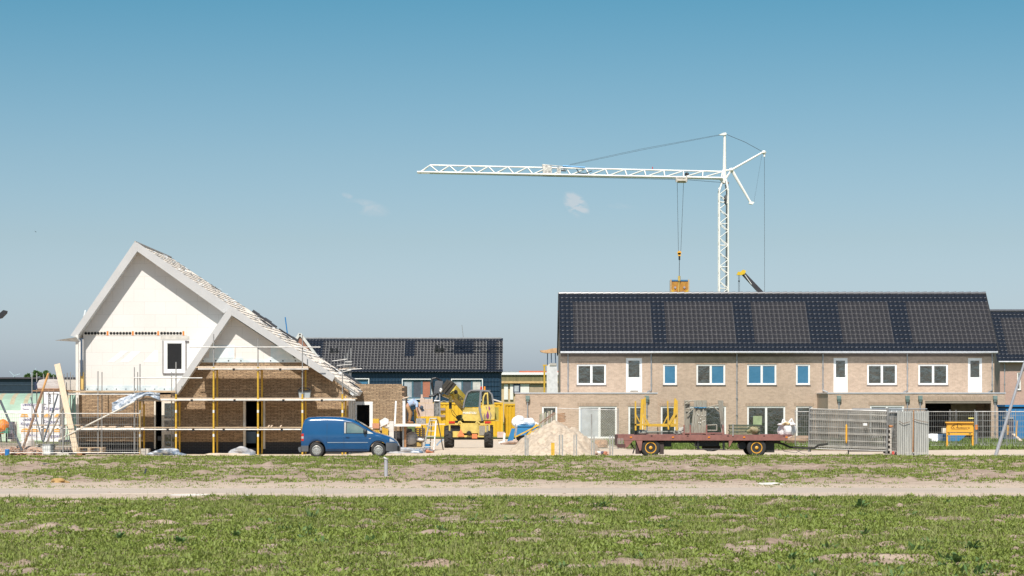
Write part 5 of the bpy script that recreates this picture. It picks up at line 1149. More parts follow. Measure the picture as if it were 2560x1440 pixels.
for q in (('yellow_crate','orange-yellow box on the platform behind the van bonnet','box',932,947,1047,1058,yellow_t),('brick_crate','red-brown box under the yellow one behind the van bonnet','box',931,948,1058,1071,M('box_redbrown',(.55,.25,.14),.7)),('white_panel_post','white upright board right above the van nose','board',973,984,1053,1102,M('board_white2',(.66,.62,.58),.6))):
    crate(q[0],q[1],q[2],*q[3:7],YW-.6,YW-.2,q[7])
tag(MB().pprism([(949,1052),(962,1044),(971,1048),(972,1058),(952,1067)],YW-.5,YW-.4).build('white_sheet',bagw,None,(PX(960,YW),YW-.5,PZ(1066,YW))),'tilted white sheet above the van bonnet','sheet')
yb=T('yellow_tube_bundle','upright bundle of yellow tubes behind the van bonnet','tube bundle',(PX(963,YW),YW-.7,0))
for k in range(5): MB().tube(P3(957+k*3,1110,YW-.7-.05*k),P3(957+k*3,1068+k,YW-.7-.05*k),.035).build('tube',yellow_t,yb)
mb=MB()
for a,b in ((938,950),(943,955)): mb.bar(P3(a,1073,YW-.5),P3(b,1092,YW-.5),.07)
tag(mb.build('yellow_brace',yellow_t,None,(PX(945,YW),YW-.5,PZ(1092,YW))),'two slanting yellow tubes just left of the upright tube bundle','tubes')
wd=T('pallet_stack','stack of pale pallets and boards under the work platform','pallet stack',(PX(1052,YW+1),YW+1,0))
for k in range(7): 
    MB().pb(1036,1062,1070+k*5,1072.2+k*5,YW+1.2,YW+2.2).build('board',plank,wd); 
    mb=MB(); 
    for a in (1037,1047,1058): mb.pb(a,a+3,1072.2+k*5,1075+k*5,YW+1.25,YW+2.1)
    mb.build('block',plank_pale,wd)
tag(MB().blob(P3(1029,1097,YW+.9),(.35,.35,.36),51,9,.15).build('cement_sack',M('sack_grey',(.42,.42,.43),.7,bp=.3),None,(PX(1029,YW),YW+.9,0)),'grey-white full sack under the platform','sack')
tag(MB().blob(P3(1051,1098,YW+.6),(.20,.25,.11),52,8,.3).build('white_bag',bagw,None,(PX(1051,YW),YW+.6,0)),'small white bag on the stack under the platform','bag')
tag(MB().blob(P3(1023,1083,YW+1),(.16,.2,.22),53,8,.4).build('dark_bag',M('bag_dark',(.08,.09,.11),.5),None,(PX(1023,YW),YW+1,0)),'dark and white bag high under the platform','bag')
crate('timber_crate','dark low crate under the work platform','crate',1018,1054,1103,1118,YW+.7,YW+1.4,M('crate_dark',(.07,.06,.05),.8,c2=(.25,.22,.18),scale=5))
crate('yellow_bucket_crate','small ochre crate on the dark crate','crate',1042,1053,1106,1116,YW+.5,YW+.69,M('ochre',(.40,.26,.06),.7))
crate('blue_crate','small blue crate behind the step ladder','crate',1062,1076,1110,1119,YW+.6,YW+1.0,blue_m)
for k,(a,b,rx,rz,mt,lb) in enumerate(((1012,1131,.85,.24,tarp,'large grey tarpaulin heap in front of the van nose'),(1037,1133,.45,.18,tarpb,'blue-grey rag heap next to the large tarpaulin heap'),(1058,1130,.42,.2,M('dark_rags',(.10,.10,.11),.8,c2=(.4,.38,.37),scale=8),'dark mixed rags at the foot of the ladder'),(1070,1131,.26,.14,M('orange_rags',(.5,.2,.1),.8),'small orange piece at the ladder foot'))):
    tag(MB().blob((PX(a,112.5),112.5+.1*k,.10),(rx,.4,rz),60+k,10,.4).build('debris_heap',mt,None,(PX(a,112.5),112.5,0)),lb,'debris heap','tarpaulins and rags in front of the platform')
la=T('step_ladder','aluminium step ladder standing open beside the yellow machine','step ladder',(PX(1078,YW-2),YW-2,0)); YA_=114.9
MB().bar(P3(1056,1136,YA_),P3(1076,1046,YA_+.7),.05,.07).build('side_rail',galv,la); MB().bar(P3(1084,1136,YA_),P3(1091,1046,YA_+.7),.05,.07).build('side_rail',galv,la)
MB().bar(P3(1110,1135,YA_+1.7),P3(1094,1049,YA_+.8),.04,.05).build('rear_leg',M('ladder_dark',(.14,.13,.12),.5,.3),la); MB().bar(P3(1074,1133,YA_+1.7),P3(1080,1049,YA_+.8),.04,.05).build('rear_leg',MATS['ladder_dark'],la)
for k in range(7):
    t=.07+k*.145; a=P3(1056,1136,YA_).lerp(P3(1076,1046,YA_+.7),t); b=P3(1084,1136,YA_).lerp(P3(1091,1046,YA_+.7),t); MB().bar(a,b,.10,.035).build('step',M('step_alu',(.62,.60,.57),.4,.3),la)
MB().bar(P3(1075,1046,YA_+.7),P3(1092,1046,YA_+.7),.22,.05).build('top_step',MATS['step_alu'],la)
# blue hose/sheet behind the ladder
tag(MB().pprism([(1090,1112),(1100,1101),(1108,1097),(1109,1100),(1098,1108),(1093,1115)],YW+2,YW+2.1).build('blue_sheet',M('sheet_blue',(.30,.42,.55),.5),None,(PX(1100,YW),YW+2,0)),'small pale blue sheet behind the right ladder leg','sheet')
# ---------------------------------------------------------------- bending worker
YPn=YW+.35; zf_=PZ(1059.3,YPn)+.01; fx=PX(1027,YPn); ppl=T('person','worker in pale blue T-shirt and brown trousers bending forward on the platform','person',(fx,YPn,zf_))
def skin_mesh(name,verts,edges,radii,mat,parent,sub=2,root=0):
    me=bpy.data.meshes.new(name); me.from_pydata([Vector(v) for v in verts],edges,[]); o=bpy.data.objects.new(name,me); col.objects.link(o); o.parent=parent; me.materials.append(mat)
    m_=o.modifiers.new('skin','SKIN'); m_.use_smooth_shade=True
    for i,r in enumerate(radii):
        sv=me.skin_vertices[0].data[i]; sv.radius=(r if isinstance(r,tuple) else (r,r)); sv.use_root=(i==root)
    s_=o.modifiers.new('sub','SUBSURF'); s_.levels=sub; s_.render_levels=sub; return o
V=[(-.19,0,.90),(-.06,0,.99),(.12,0,1.05),(.29,0,1.00),(.36,0,.93),(.43,-.01,.84),(.49,-.01,.76),   # pelvis..head
   (-.17,-.10,.86),(-.02,-.13,.50),(-.06,-.13,.10),(.05,-.14,.04),          # near leg
   (-.17,.10,.86),(.02,.13,.49),(-.10,.13,.10),(.02,.14,.04),               # far leg
   (.30,-.17,.94),(.29,-.20,.66),(.36,-.17,.42),(.38,-.16,.33),             # near arm
   (.30,.17,.94),(.32,.19,.66),(.42,.15,.43),(.44,.14,.34)]
E=[(0,1),(1,2),(2,3),(3,4),(4,5),(5,6),(0,7),(7,8),(8,9),(9,10),(0,11),(11,12),(12,13),(13,14),(3,15),(15,16),(16,17),(17,18),(3,19),(19,20),(20,21),(21,22)]
Rr=[.125,.13,.14,.14,.06,.055,.085,.095,.065,.045,.04,.095,.065,.045,.04,.06,.045,.034,.032,.06,.045,.034,.032]
body=skin_mesh('body',V,E,Rr,skin,ppl)
shirt_o=skin_mesh('t_shirt',[(-.10,0,.97),(.03,0,1.035),(.16,0,1.06),(.28,0,1.01),(.34,0,.95),(.30,-.17,.94),(.295,-.195,.76),(.30,.17,.94),(.31,.185,.76)],[(0,1),(1,2),(2,3),(3,4),(3,5),(5,6),(3,7),(7,8)],[.145,.155,.165,.165,.085,.08,.065,.08,.065],shirt,ppl,root=1)
skin_mesh('trousers',[(-.19,0,.91),(-.11,0,.96),(-.17,-.10,.84),(-.02,-.13,.50),(-.055,-.13,.13),(-.17,.10,.84),(.02,.13,.49),(-.095,.13,.13)],[(0,1),(0,2),(2,3),(3,4),(0,5),(5,6),(6,7)],[.15,.142,.115,.088,.072,.115,.088,.072],trousers,ppl)
for s_,x0 in ((-1,.0),(1,-.04)): MB().blob((fx+x0,YPn+s_*.135,zf_+.055),(.15,.055,.06),5,7,.08,flat=.9).build('boot',M('boot_brown',(.22,.10,.04),.7),ppl,smooth=True)
cp=MB(); cp.blob((fx+.515,YPn-.01,zf_+.78),(.10,.095,.10),3,8,.05); cp.bar((fx+.56,YPn-.01,zf_+.70),(fx+.60,YPn-.01,zf_+.59),.15,.02,(0,1,0)); cp.build('cap',capm,ppl,smooth=False)
MB().blob((fx+.465,YPn-.01,zf_+.67),(.02,.02,.03),3,6,.1).build('nose',skin,ppl)
for hx,hy,hz in ((.385,-.16,.31),(.445,.14,.32)):
    mb=MB(); mb.blob((fx+hx,YPn+hy,zf_+hz),(.022,.04,.045),3,6,.05)
    for k in range(4):
        y=YPn+hy-.03+.02*k; l=(.060,.070,.066,.05)[k]; mb.tube((fx+hx,y,zf_+hz-.03),(fx+hx+.008,y,zf_+hz-.03-l*.6),.009,.008,6).tube((fx+hx+.008,y,zf_+hz-.03-l*.6),(fx+hx+.03,y,zf_+hz-.03-l),.008,.006,6)
    mb.tube((fx+hx+.01,YPn+hy-.035,zf_+hz),(fx+hx+.045,YPn+hy-.05,zf_+hz-.04),.010,.008,6); mb.build('hand',skin,ppl)
tag(MB().box(PX(1041,YPn),PX(1064,YPn),YPn-.3,YPn+.4,zf_,PZ(1046,YPn)).build('mortar_box',M('mortar_grey',(.20,.20,.20),.8,c2=(.42,.40,.38),scale=7,bp=.5),None,(PX(1052,YPn),YPn,zf_)),'dark grey mortar tray on the platform in front of the worker','tray')
tag(MB().tube(P3(1039,1052,YW+.9),P3(1038,1024,YW+.9),.06).build('yellow_prop',yellow_t,None,(PX(1039,YW),YW+.9,zf_)),'yellow upright behind the bending worker','prop')
# ---------------------------------------------------------------- skip, sand pile and fence posts
YSk=140; sk=T('skip','blue open skip heaped with white bags beside the terrace','skip',(PX(1320,YSk),YSk,0))
MB().pprism([(1294,1065),(1356,1065),(1350,1096),(1290,1094)],YSk,YSk+1.8).build('skip_body',M('skip_blue',(.03,.19,.40),.45,var=.12,scale=4),sk); MB().pb(1293,1357,1063.5,1066.5,YSk-.05,YSk+1.85).build('rim',MATS['skip_blue'],sk)
for k,(a,b,rx,rz) in enumerate(((1296,1056,.34,.40),(1308,1059,.4,.30),(1322,1058,.38,.30),(1332,1061,.30,.2))):
    tag(MB().blob(P3(a,b,YSk+.7+.1*k),(rx,.4,rz),70+k,10,.35).build('bulk_bag',bagw,None,(PX(a,YSk),YSk+.7,1.0)),['tall white bag at the left end of the blue skip','low white bag second from the left in the skip','white bag second from the right in the skip','smallest white bag at the right of the skip'][k],'bag','white bags in the blue skip')
tag(MB().pprism([(1268,1104),(1279,1071),(1288,1071),(1284,1098),(1279,1104)],YSk-2,YSk-1.9).build('leaning_board',MATS['skip_blue'],None,(PX(1278,YSk),YSk-2,0)),'blue scuffed panel leaning left of the skip','panel')
tag(MB().pb(1288,1291,1060,1096,YSk-1,YSk-.9).build('grey_post',zinc,None,(PX(1289,YSk),YSk-1,0)),'grey post between the blue panel and the skip','post')
tag(MB().blob((PX(1285,YSk-3),YSk-3,.1),(.6,.4,.16),81,8,.4).build('brick_rubble',rubble,None,(PX(1285,YSk-3),YSk-3,0)),'small brick rubble patch below the blue panel','rubble')
bc=T('barrow','dark tipped tray with yellow handles left of the sand pile','barrow',(PX(1305,128),128,0)); 
MB().pprism([(1289,1091),(1318,1087),(1320,1080),(1315,1094),(1300,1106),(1292,1100)],127.6,128.4).build('tray',black_m,bc)
mb=MB(); mb.bar(P3(1287,1093,127.5),P3(1348,1062,127.5),.07); mb.bar(P3(1298,1110,127.4),P3(1342,1060,127.6),.07); mb.bar(P3(1320,1086,127.5),P3(1346,1070,127.5),.06); mb.build('handles',yellow_t,bc)
tag(MB().bar(P3(1350,1058,129),P3(1386,1031,129),.06).bar(P3(1360,1056,129.2),P3(1388,1034,129.2),.04).build('brown_poles',M('pole_brown',(.22,.12,.08),.7),None,(PX(1365,129),129,1)),'pair of brown poles leaning on the sand pile towards the upper right','poles')
lb_=T('board_stack','upright weathered boards leaning behind the top of the sand pile','boards',(PX(1370,131),131,0)); rr=random.Random(12)
for k in range(12): 
    a=1348+k*3.7; tp=1036-k*1.1+rr.uniform(-2,2) if k<9 else 1032; MB().bar(P3(a,1080,131+rr.uniform(0,.2)),P3(a+rr.uniform(0,3),tp,131.3),.075,.03).build('board',[plank_old,M('board_green',(.25,.25,.17),.8,var=.3),M('board_grey2',(.40,.37,.32),.8,var=.3)][k%3],lb_)
wsx=T('branch_stack','small pile of brown timber ends right of the upright boards','timber',(PX(1405,131),131,0))
for k in range(6): MB().bar(P3(1394,1054-k*3.6,131.5),P3(1413+rr.uniform(-2,2),1053-k*3.8,131.2),.07,.05).build('timber',wood_b,wsx)
# sand pile
mb=MB(); sp=[]; n=90; x0,x1=PX(1288,114),PX(1500,114)
for j in range(n+1):
    for i in range(n+1):
        u=i/n; v=j/n; x=x0-.3+(x1-x0+.6)*u; y=110.2+8.2*v
        cx=PX(1390,114); q=math.hypot((x-cx)/(2.3 if x<cx else 2.2),(y-114.2)/3.9)
        h=1.60*max(0,1-q)**.82 if q<1 else 0
        h+=.35*math.exp(-((x-PX(1460,112))/.7)**2-((y-112.3)/1.2)**2)
        x_=np.array([x]); y_=np.array([y]); e=min(1,h*4); h+=e*float((vnoise(x_,y_,.5,61)[0]-.5)*.24+(vnoise(x_,y_,.22,62)[0]-.5)*.22+(vnoise(x_,y_,.12,63)[0]-.5)*.06)
        sp.append((x,y,h*1.0-.02))
idx3=np.arange((n+1)**2).reshape(n+1,n+1); q3=np.stack([idx3[:-1,:-1],idx3[:-1,1:],idx3[1:,1:],idx3[1:,:-1]],-1).reshape(-1,4)
so=npmesh('sand_pile',np.array(sp),q3,M('pile_sand',(.53,.435,.33),.95,c2=(.40,.315,.235),scale=5,bp=.8),True); tag(so,'large heap of pale sand in front of the terrace','sand pile')
YPo=109.6
for k,(px,t,w,mt,lb,ex) in enumerate(((1314,1087,.10,galv,'grey double post at the left foot of the sand pile',1),(1382,1107,.16,yellow_t,'short yellow post at the foot of the sand pile',0),(1399,1087,.07,galv,'left post of the pair right of the yellow post',0),(1406,1087,.07,galv,'right post of the pair right of the yellow post',0),(1435,1087,.05,galv,'thin left post of the second pair before the sand pile',0),(1441,1086,.07,galv,'right post of the second pair before the sand pile',0),(1479,1062,.05,galv,'tall thin post at the right foot of the sand pile',0),(1485,1088,.06,galv,'short post just right of the tall thin one',0),(1525,1088,.055,galv,'left of the two posts next to the trailer end',0),(1531.5,1088,.055,galv,'right of the two posts next to the trailer end',0))):
    x=PX(px,YPo); mb=MB(); mb.box(x-w/2,x+w/2,YPo-w/2,YPo+w/2,0,PZ(t,YPo))
    if ex: mb.box(x+w*.7,x+w*1.4,YPo-.03,YPo+.04,0,PZ(t+8,YPo))
    mb.box(x-w,x+w,YPo-.08,YPo+.08,0,.03); tag(mb.build('fence_post',mt,None,(x,YPo,0)),lb,'post','short posts in front of the sand pile')
rr=random.Random(77); 
for k in range(5):
    px=1490+k*8; tag(MB().blob((PX(px,110.4),110.4,.10),(.13,.14,.10),90+k,7,.4).build('stone_scrap',[rubble,bagw,M('dk_scrap',(.1,.08,.12),.7),M('terracotta',(.42,.17,.1),.8),rubble][k],None,(PX(px,110.4),110.4,0)),['leftmost brown scrap in the row before the trailer','white scrap in the row of rubbish before the trailer','dark purple scrap in the row before the trailer','terracotta scrap in the row before the trailer','rightmost brown scrap in the row before the trailer'][k],'scrap','scraps between posts left of the trailer')
# chain-link fence
YX=124; cf=T('chain_link_fence','chain-link fence in front of the terrace patio doors','fence',(PX(1470,YX),YX,0))
mb=MB(); x0,x1=PX(1455,YX),PX(1541,YX); z1=PZ(1025,YX); st=.085; nn_=int((x1-x0+z1)/st)
for k in range(nn_):
    c=x0-z1+k*st
    a0=max(c,x0); b0_=min(c+z1,x1)
    if b0_>a0: mb.bar((a0,YX,a0-c),(b0_,YX,b0_-c),.011); mb.bar((a0,YX+.006,z1-(a0-c)),(b0_,YX+.006,z1-(b0_-c)),.011)
mb.build('diamond_mesh',M('mesh_pale',(.50,.48,.40),.5,.3),cf)
for px,t in ((1479,1035),(1545,1020)): MB().tube((PX(px,YX),YX,0),(PX(px,YX),YX,PZ(t,YX)),.03).build('post',rail,cf)
MB().tube(P3(1395,1021,YX),P3(1545,1025,YX),.02).build('top_rail',rail,cf)
tag(MB().blob((PX(1505,127),127,.15),(.4,.4,.30),99,9,.45).build('log_pile',wood_b,None,(PX(1505,127),127,0)),'small dark brown heap behind the chain-link fence','heap')
tag(MB().lathe((PX(1472,126),126,0),(0,0,1),[(0,.16),(.03,.15),(.05,.11),(.55,.03)],10).build('traffic_cone',orange_m,None,(PX(1472,126),126,0)),'orange cone seen through the chain-link fence','cone')
# ---------------------------------------------------------------- flatbed trailer
YR=106.4; tr=T('flatbed_trailer','long rusty red flatbed trailer with orange wheel rims','trailer',(PX(1765,YR),YR+1.1,0))
x0,x1=PX(1545,YR),PX(1986,YR); ZT=1.0
MB().box(x0,x1-.35,YR,YR+2.2,ZT-.07,ZT).add([(x1-.35,YR,ZT-.07),(x1-.05,YR+.35,ZT-.07),(x1-.05,YR+1.85,ZT-.07),(x1-.35,YR+2.2,ZT-.07),(x1-.35,YR,ZT),(x1-.05,YR+.35,ZT),(x1-.05,YR+1.85,ZT),(x1-.35,YR+2.2,ZT)],[(0,1,5,4),(1,2,6,5),(2,3,7,6),(4,5,6,7),(3,2,1,0)]).build('deck',rust,tr)
sb=MB(); sb.box(x0,x1-.3,YR-.03,YR+.03,ZT-.24,ZT+.012); sb.box(x0,x1-.3,YR+2.17,YR+2.23,ZT-.24,ZT+.01)
Yq=YR-.02
sb.prism([(PX(1560,YR),ZT-.24),(PX(1583,YR),ZT-.24),(PX(1568,YR),.46),(PX(1561,YR),.42)],Yq,YR+.05); sb.prism([(PX(1590,YR),ZT-.24),(PX(1606,YR),ZT-.24),(PX(1603,YR),.33),(PX(1599,YR),.30)],Yq,YR+.05); sb.prism([(PX(1822,YR),ZT-.24),(PX(1832,YR),ZT-.24),(PX(1826,YR),.55),(PX(1822,YR),.43)],Yq,YR+.05)
sb.build('side_beam',rust,tr)
tb=MB(); tb.box(x0-.06,x0+.0,YR-.02,YR+2.2,.52,ZT); tb.box(x0-.03,x0+.32,YR-.05,YR+.0,.44,.60); tb.build('tail_board',M('rust_dark',(.10,.045,.04),.7),tr)
mb=MB()
for k in range(4): mb.box(x0-.02+.07*k,x0+.02+.07*k,YR-.06,YR-.045,.60,.86)
mb.build('lamp_slats',M('slat_pale',(.33,.27,.25),.6),tr)
for px in (1577,1682,1772,1860,1966): MB().box(PX(px-2.3,YR),PX(px+2.8,YR),YR-.055,YR-.032,ZT-.12,ZT-.07).build('side_reflector',orlamp,tr)
for px in (1629,1719,1820,1910,1960): MB().box(PX(px-2,YR),PX(px+2,YR),YR-.045,YR-.032,ZT-.05,ZT-.02).build('lashing_slot',black_m,tr)
fr=MB(); fr.box(PX(1600,YR),PX(1940,YR),YR+.75,YR+.9,ZT-.36,ZT-.08); fr.box(PX(1600,YR),PX(1940,YR),YR+1.35,YR+1.5,ZT-.36,ZT-.08)
for px in range(1620,1950,45): fr.box(PX(px,YR),PX(px,YR)+.06,YR+.04,YR+2.16,ZT-.26,ZT-.08)
fr.box(PX(1660,YR),PX(1680,YR),YR+.3,YR+.9,ZT-.52,ZT-.26); fr.box(PX(1740,YR),PX(1800,YR),YR+.3,YR+.9,ZT-.5,ZT-.24); fr.build('chassis_frame',black_m,tr)
st=MB(); 
for a,b in (((1725,1106),(1748,1123)),((1733,1106),(1750,1122))): st.tube(P3(*a,YR+.1),P3(*b,YR+.1),.018)
st.tube(P3(1740,1123,YR+.1),P3(1815,1123.5,YR+.1),.022); st.box(PX(1743,YR),PX(1748,YR),YR+.06,YR+.12,PZ(1123,YR),ZT-.2); st.box(PX(1807,YR),PX(1812,YR),YR+.06,YR+.12,PZ(1125,YR),ZT-.2); st.tube(P3(1780,1128,YR+.1),P3(1766,1124,YR+.1),.012).tube(P3(1768,1128,YR+.1),P3(1786,1124,YR+.1),.012)
st.build('underrun_stay',black_m,tr); st=MB(); st.path([P3(1577,1108,YR+.2),P3(1586,1122,YR+.2),P3(1582,1134,YR+.2)],.03); st.build('landing_leg',black_m,tr)
sp_=MB().lathe((PX(1782,YR),YR+.9,.44),(0,1,0),[(-.1,.12),(-.1,.33),(.1,.33),(.1,.12)],24); o=sp_.build('spare_wheel',tyre,tr); o.scale=(1.25,1,.55); 
o.location=(o.location[0]-(PX(1782,YR)-W[tr.name].x)*.25,o.location[1],.20)
def twheel(px,y,side_=-1):
    x=PX(px,YR); r=.435; w=.24
    o=MB().lathe((x,y,r),(0,side_,0),[(-w/2,r*.52),(-w/2,r*.9),(-w*.38,r*.985),(w*.34,r*.985),(w/2,r*.9),(w/2,r*.66),(w*.4,r*.54)],36).build('wheel',tyre,tr,smooth=True)
    MB().lathe((x,y+side_*w*.40,r),(0,side_,0),[(-.02,r*.57),(.02,r*.58),(.02,r*.50),(-.06,r*.46),(-.08,r*.30)],32).build('rim',rimy,o)
    MB().lathe((x,y+side_*w*.1,r),(0,side_,0),[(0,r*.40),(.03,r*.38),(.035,r*.2)],28).build('brake_drum',M('rim_rust',(.20,.09,.03),.7,var=.4,scale=12),o)
    MB().lathe((x,y+side_*w*.15,r),(0,side_,0),[(0,r*.19),(.10,r*.17),(.12,r*.08)],16).build('hub',rimy,o)
    nb=MB()
    for k in range(8): a=2*math.pi*k/8; nb.tube((x+math.cos(a)*r*.28,y+side_*.06,r+math.sin(a)*r*.28),(x+math.cos(a)*r*.28,y+side_*.085,r+math.sin(a)*r*.28),.014,n=6)
    nb.build('wheel_nuts',rimy,o)
for px in (1627,1892): twheel(px,YR+.16,-1); twheel(px,YR+2.02,1)
for q_ in (1627,1892): MB().tube((PX(q_,YR),YR+.2,.43),(PX(q_,YR),YR+2,.43),.06).build('axle',black_m,tr)
MB().box(PX(1650,YR),PX(1660,YR),YR+.1,YR+.5,.15,ZT-.30).box(PX(1590,YR),PX(1603,YR),YR+.12,YR+.5,.16,.75).build('mudguard',M('rubber_flap',(.06,.04,.035),.8),tr)
MB().lathe((PX(1858,YR),YR+.35,.52),(0,1,0),[(0,.17),(.7,.17)],16).build('air_tank',black_m,tr)
MB().box(PX(1915,YR),PX(1938,YR),YR+.3,YR+1.7,.22,.72).box(PX(1935,YR),PX(1955,YR),YR+.6,YR+1.4,.62,.78).build('turntable_frame',M('frame_olive',(.03,.028,.022),.6,var=.4),tr)
db=MB(); pts=[P3(1938,1105,YR+.9),P3(1958,1110,YR+.9),P3(1975,1118,YR+.85),P3(2035,1121,YR+.75),P3(2046,1113,YR+.7),P3(2070,1110,YR+.65)]
for a,b in zip(pts,pts[1:]): db.bar(a,b,.09,.09)
db.build('drawbar',M('frame_olive',(.03,.028,.022)),tr)
mb=MB(); mb.path([P3(1945,1112,YR+.8),P3(1960,1128,YR+.8),P3(1990,1132,YR+.7),P3(2005,1124,YR+.7)],.012); mb.path([P3(1990,1124,YR+.7),P3(2004,1133,YR+.6),P3(2020,1136,YR+.6)],.01); mb.build('air_hoses',black_m,tr)
MB().tube((x1-.35,YR-.03,ZT-.18),(x1-.1,YR+.2,ZT-.06),.02).build('corner_plate',M('corner_pale',(.6,.45,.38),.6),tr)
# load: yellow rack
YLd=YR+.35; ZL=ZT
yr_=T('yellow_rack','yellow steel stillage rack standing on the rear of the trailer','rack',(PX(1640,YLd),YLd,ZL))
def ybar(a,b,w=.07,h=None,Y=YLd,mt=yellow_c,nm='bar',par=None): MB().bar(P3(*a,Y),P3(*b,Y+0),w,h or w,(0,1,0)).build(nm,mt,par or yr_)
yk=M('rack_yellow',(.66,.40,.03),.5,c2=(.52,.32,.06),scale=4)
for a,b,w in (((1589,1076),(1588.5,1003),.07),((1609,1074),(1610,996),.06),((1614,1074),(1613,993),.05),((1671,1074),(1669,1002),.065),((1690,1076),(1690,999),.06),((1694,1076),(1693,1001),.04),((1602,1074),(1606,998),.12),((1684,1060),(1688,996),.08)): ybar(a,b,w,mt=yk,nm='upright')
ybar((1587,1062),(1692,1061),.07,mt=yk,nm='cross_rail'); ybar((1610,1063.5),(1690,1064.5),.09,.05,YLd+.6,mt=yk,nm='cross_rail')
for a,b,w in (((1590,1037),(1599,1055),.05),((1609,1040),(1622,1062),.09),((1671,1036),(1658,1061),.045),((1688,1034),(1671,1062),.11),((1692,1038),(1676,1062),.06)): ybar(a,b,w,mt=yk,nm='diagonal_brace')
gr=T('machine_part','flat grey winch and beam lying on the trailer under the yellow rack','machine part',(PX(1640,YLd),YLd+.2,ZL))
mb=MB(); mb.bar(P3(1617,1079,YLd+.2),P3(1690,1078,YLd+.2),.10,.05); mb.build('beam',M('part_green',(.32,.34,.30),.6,.2,var=.3,scale=7),gr)
MB().blob(P3(1607,1081,YLd+.2),(.20,.2,.13),15,8,.4).blob(P3(1692,1081,YLd+.2),(.16,.2,.12),16,8,.4).build('drum',MATS['part_green'],gr); MB().pb(1586,1600,1078,1088,YLd+.1,YLd+.5).pb(1618,1688,1081,1084,YLd+.15,YLd+.3).build('base_frame',black_m,gr)
tag(MB().blob(P3(1702,1077,YLd+.3),(.17,.2,.15),17,8,.5).build('grey_fitting',M('fit_grey',(.40,.38,.34),.7,var=.4,scale=10),None,P3(1702,1085,YLd+.3)),'rough grey fitting between the yellow rack and the tube rack','fitting')
# load: rack of scaffold frames
g_=T('frame_rack','rack of weathered grey scaffold frames strapped together on the trailer','rack',(PX(1760,YLd),YLd,ZL)); wf_=M('frame_weathered',(.38,.36,.30),.7,.1,c2=(.27,.23,.18),scale=5,sc3=(4,4,.6))
rr=random.Random(2)
for k in range(13): 
    t=k/12; MB().tube(P3(1728+35*t,1082,YLd+rr.uniform(-.03,.03)),P3(1738+27*t,1001,YLd+rr.uniform(-.03,.03)),.034).build('frame_tube',wf_,g_)
for k in range(4): MB().tube(P3(1713+3.4*k,1082,YLd+.3),P3(1712+3.6*k,1001,YLd+.3),.034).build('frame_tube',wf_,g_)
for k in range(5): MB().tube(P3(1805+1.2*k,1082,YLd+.3+.1*k),P3(1796+2.6*k,1001,YLd+.3+.1*k),.03).build('frame_tube',wf_,g_)
for a,b in (((1714,1022),(1735,1023)),((1718,1036),(1735,1020)),((1768,1018),(1797,1012)),((1783,1016),(1799,1030)),((1797,1012),(1804,1060)),((1768,1063),(1792,1062)),((1768,1076),(1792,1076)),((1792,1062),(1792,1076)),((1737,1002),(1712,1003)),((1713,1010),(1725,1003))): MB().tube(P3(*a,YLd+.15),P3(*b,YLd+.15),.026).build('cross_tube',wf_,g_)
MB().blob(P3(1742,1019,YLd-.06),(.10,.06,.03),1,6,.4).blob(P3(1752,1020,YLd-.06),(.12,.06,.035),2,6,.4).blob(P3(1762,1019,YLd-.06),(.08,.06,.03),3,6,.4).bar(P3(1735,1018.5,YLd-.05),P3(1767,1018.5,YLd-.05),.03,.03).build('blue_strap',M('strap_blue',(.04,.16,.27),.6),g_)
bs=MB(); bs.pb(1706,1812,1082,1084.2,YLd-.1,YLd+1.2)
for px in (1709,1724,1765,1806): bs.pb(px,px+3,1062,1089,YLd-.12,YLd-.04)
bs.build('rusty_base',rust,g_)
cl=MB()
for k in range(10): cl.blob(P3(1738+rr.uniform(0,26),1035+rr.uniform(0,22),YLd-.05),(.022,.02,.025),k,5,.2)
cl.build('clamps',M('clamp_pale',(.7,.68,.6),.5),g_)
for k,px in enumerate((1720,1764,1784)): tag(MB().pb(px-(6 if k else 9),px+4,1084.5,1089,YLd+.3,YLd+.6).build('timber_packer',[wood_b,plank_pale,white][k],None,(PX(px,YLd),YLd+.3,ZL)),['brown packer under the left of the tube rack','pale packer under the middle of the tube rack','white packer under the right of the tube rack'][k],'packer','packers under the tube rack')
nt_=T('net_stack','low stack of green-brown folded nets and boards on the trailer','net stack',(PX(1860,YLd),YLd,ZL)); gn=M('net_green',(.13,.16,.09),.85,c2=(.30,.24,.15),scale=6,sc3=(1,1,4))
for k in range(6):
    q=1063+k*4.3; mb=MB(); P=[P3(1822+rr.uniform(-2,2),q,YLd),P3(1868,q+rr.uniform(-1,1),YLd),P3(1882,q+rr.uniform(-2,2),YLd),P3(1898+rr.uniform(-3,2),q+rr.uniform(-1,1),YLd)]
    for a,b in zip(P,P[1:]): mb.bar(a,b,.7,.055)
    mb.build('folded_layer',gn if k%2 else M('net_dark',(.07,.09,.06),.9),nt_)
MB().pb(1831,1834,1060,1090,YLd-.42,YLd-.36).build('stake',galv,nt_); MB().blob(P3(1884,1076,YLd-.3),(.30,.15,.18),19,9,.5).build('crumpled_net',M('net_olive',(.22,.21,.10),.85,c2=(.4,.3,.2),scale=9,bp=.5),nt_)
bgw=T('bulk_bag','open white bulk bag with pale rubble on the front end of the trailer','bulk bag',(PX(1968,YLd),YLd+.3,ZL))
MB().blob(P3(1968,1074,YLd+.5),(.38,.36,.33),23,12,.38,flat=.85).build('bag_body',bagw,bgw); MB().blob(P3(1967,1061,YLd+.5),(.29,.30,.12),24,12,.5).build('bag_rim',bagw,bgw)
MB().blob(P3(1966,1059,YLd+.25),(.16,.15,.08),25,8,.3).build('bag_contents',M('contents',(.60,.45,.25),.9,var=.3,scale=9),bgw)
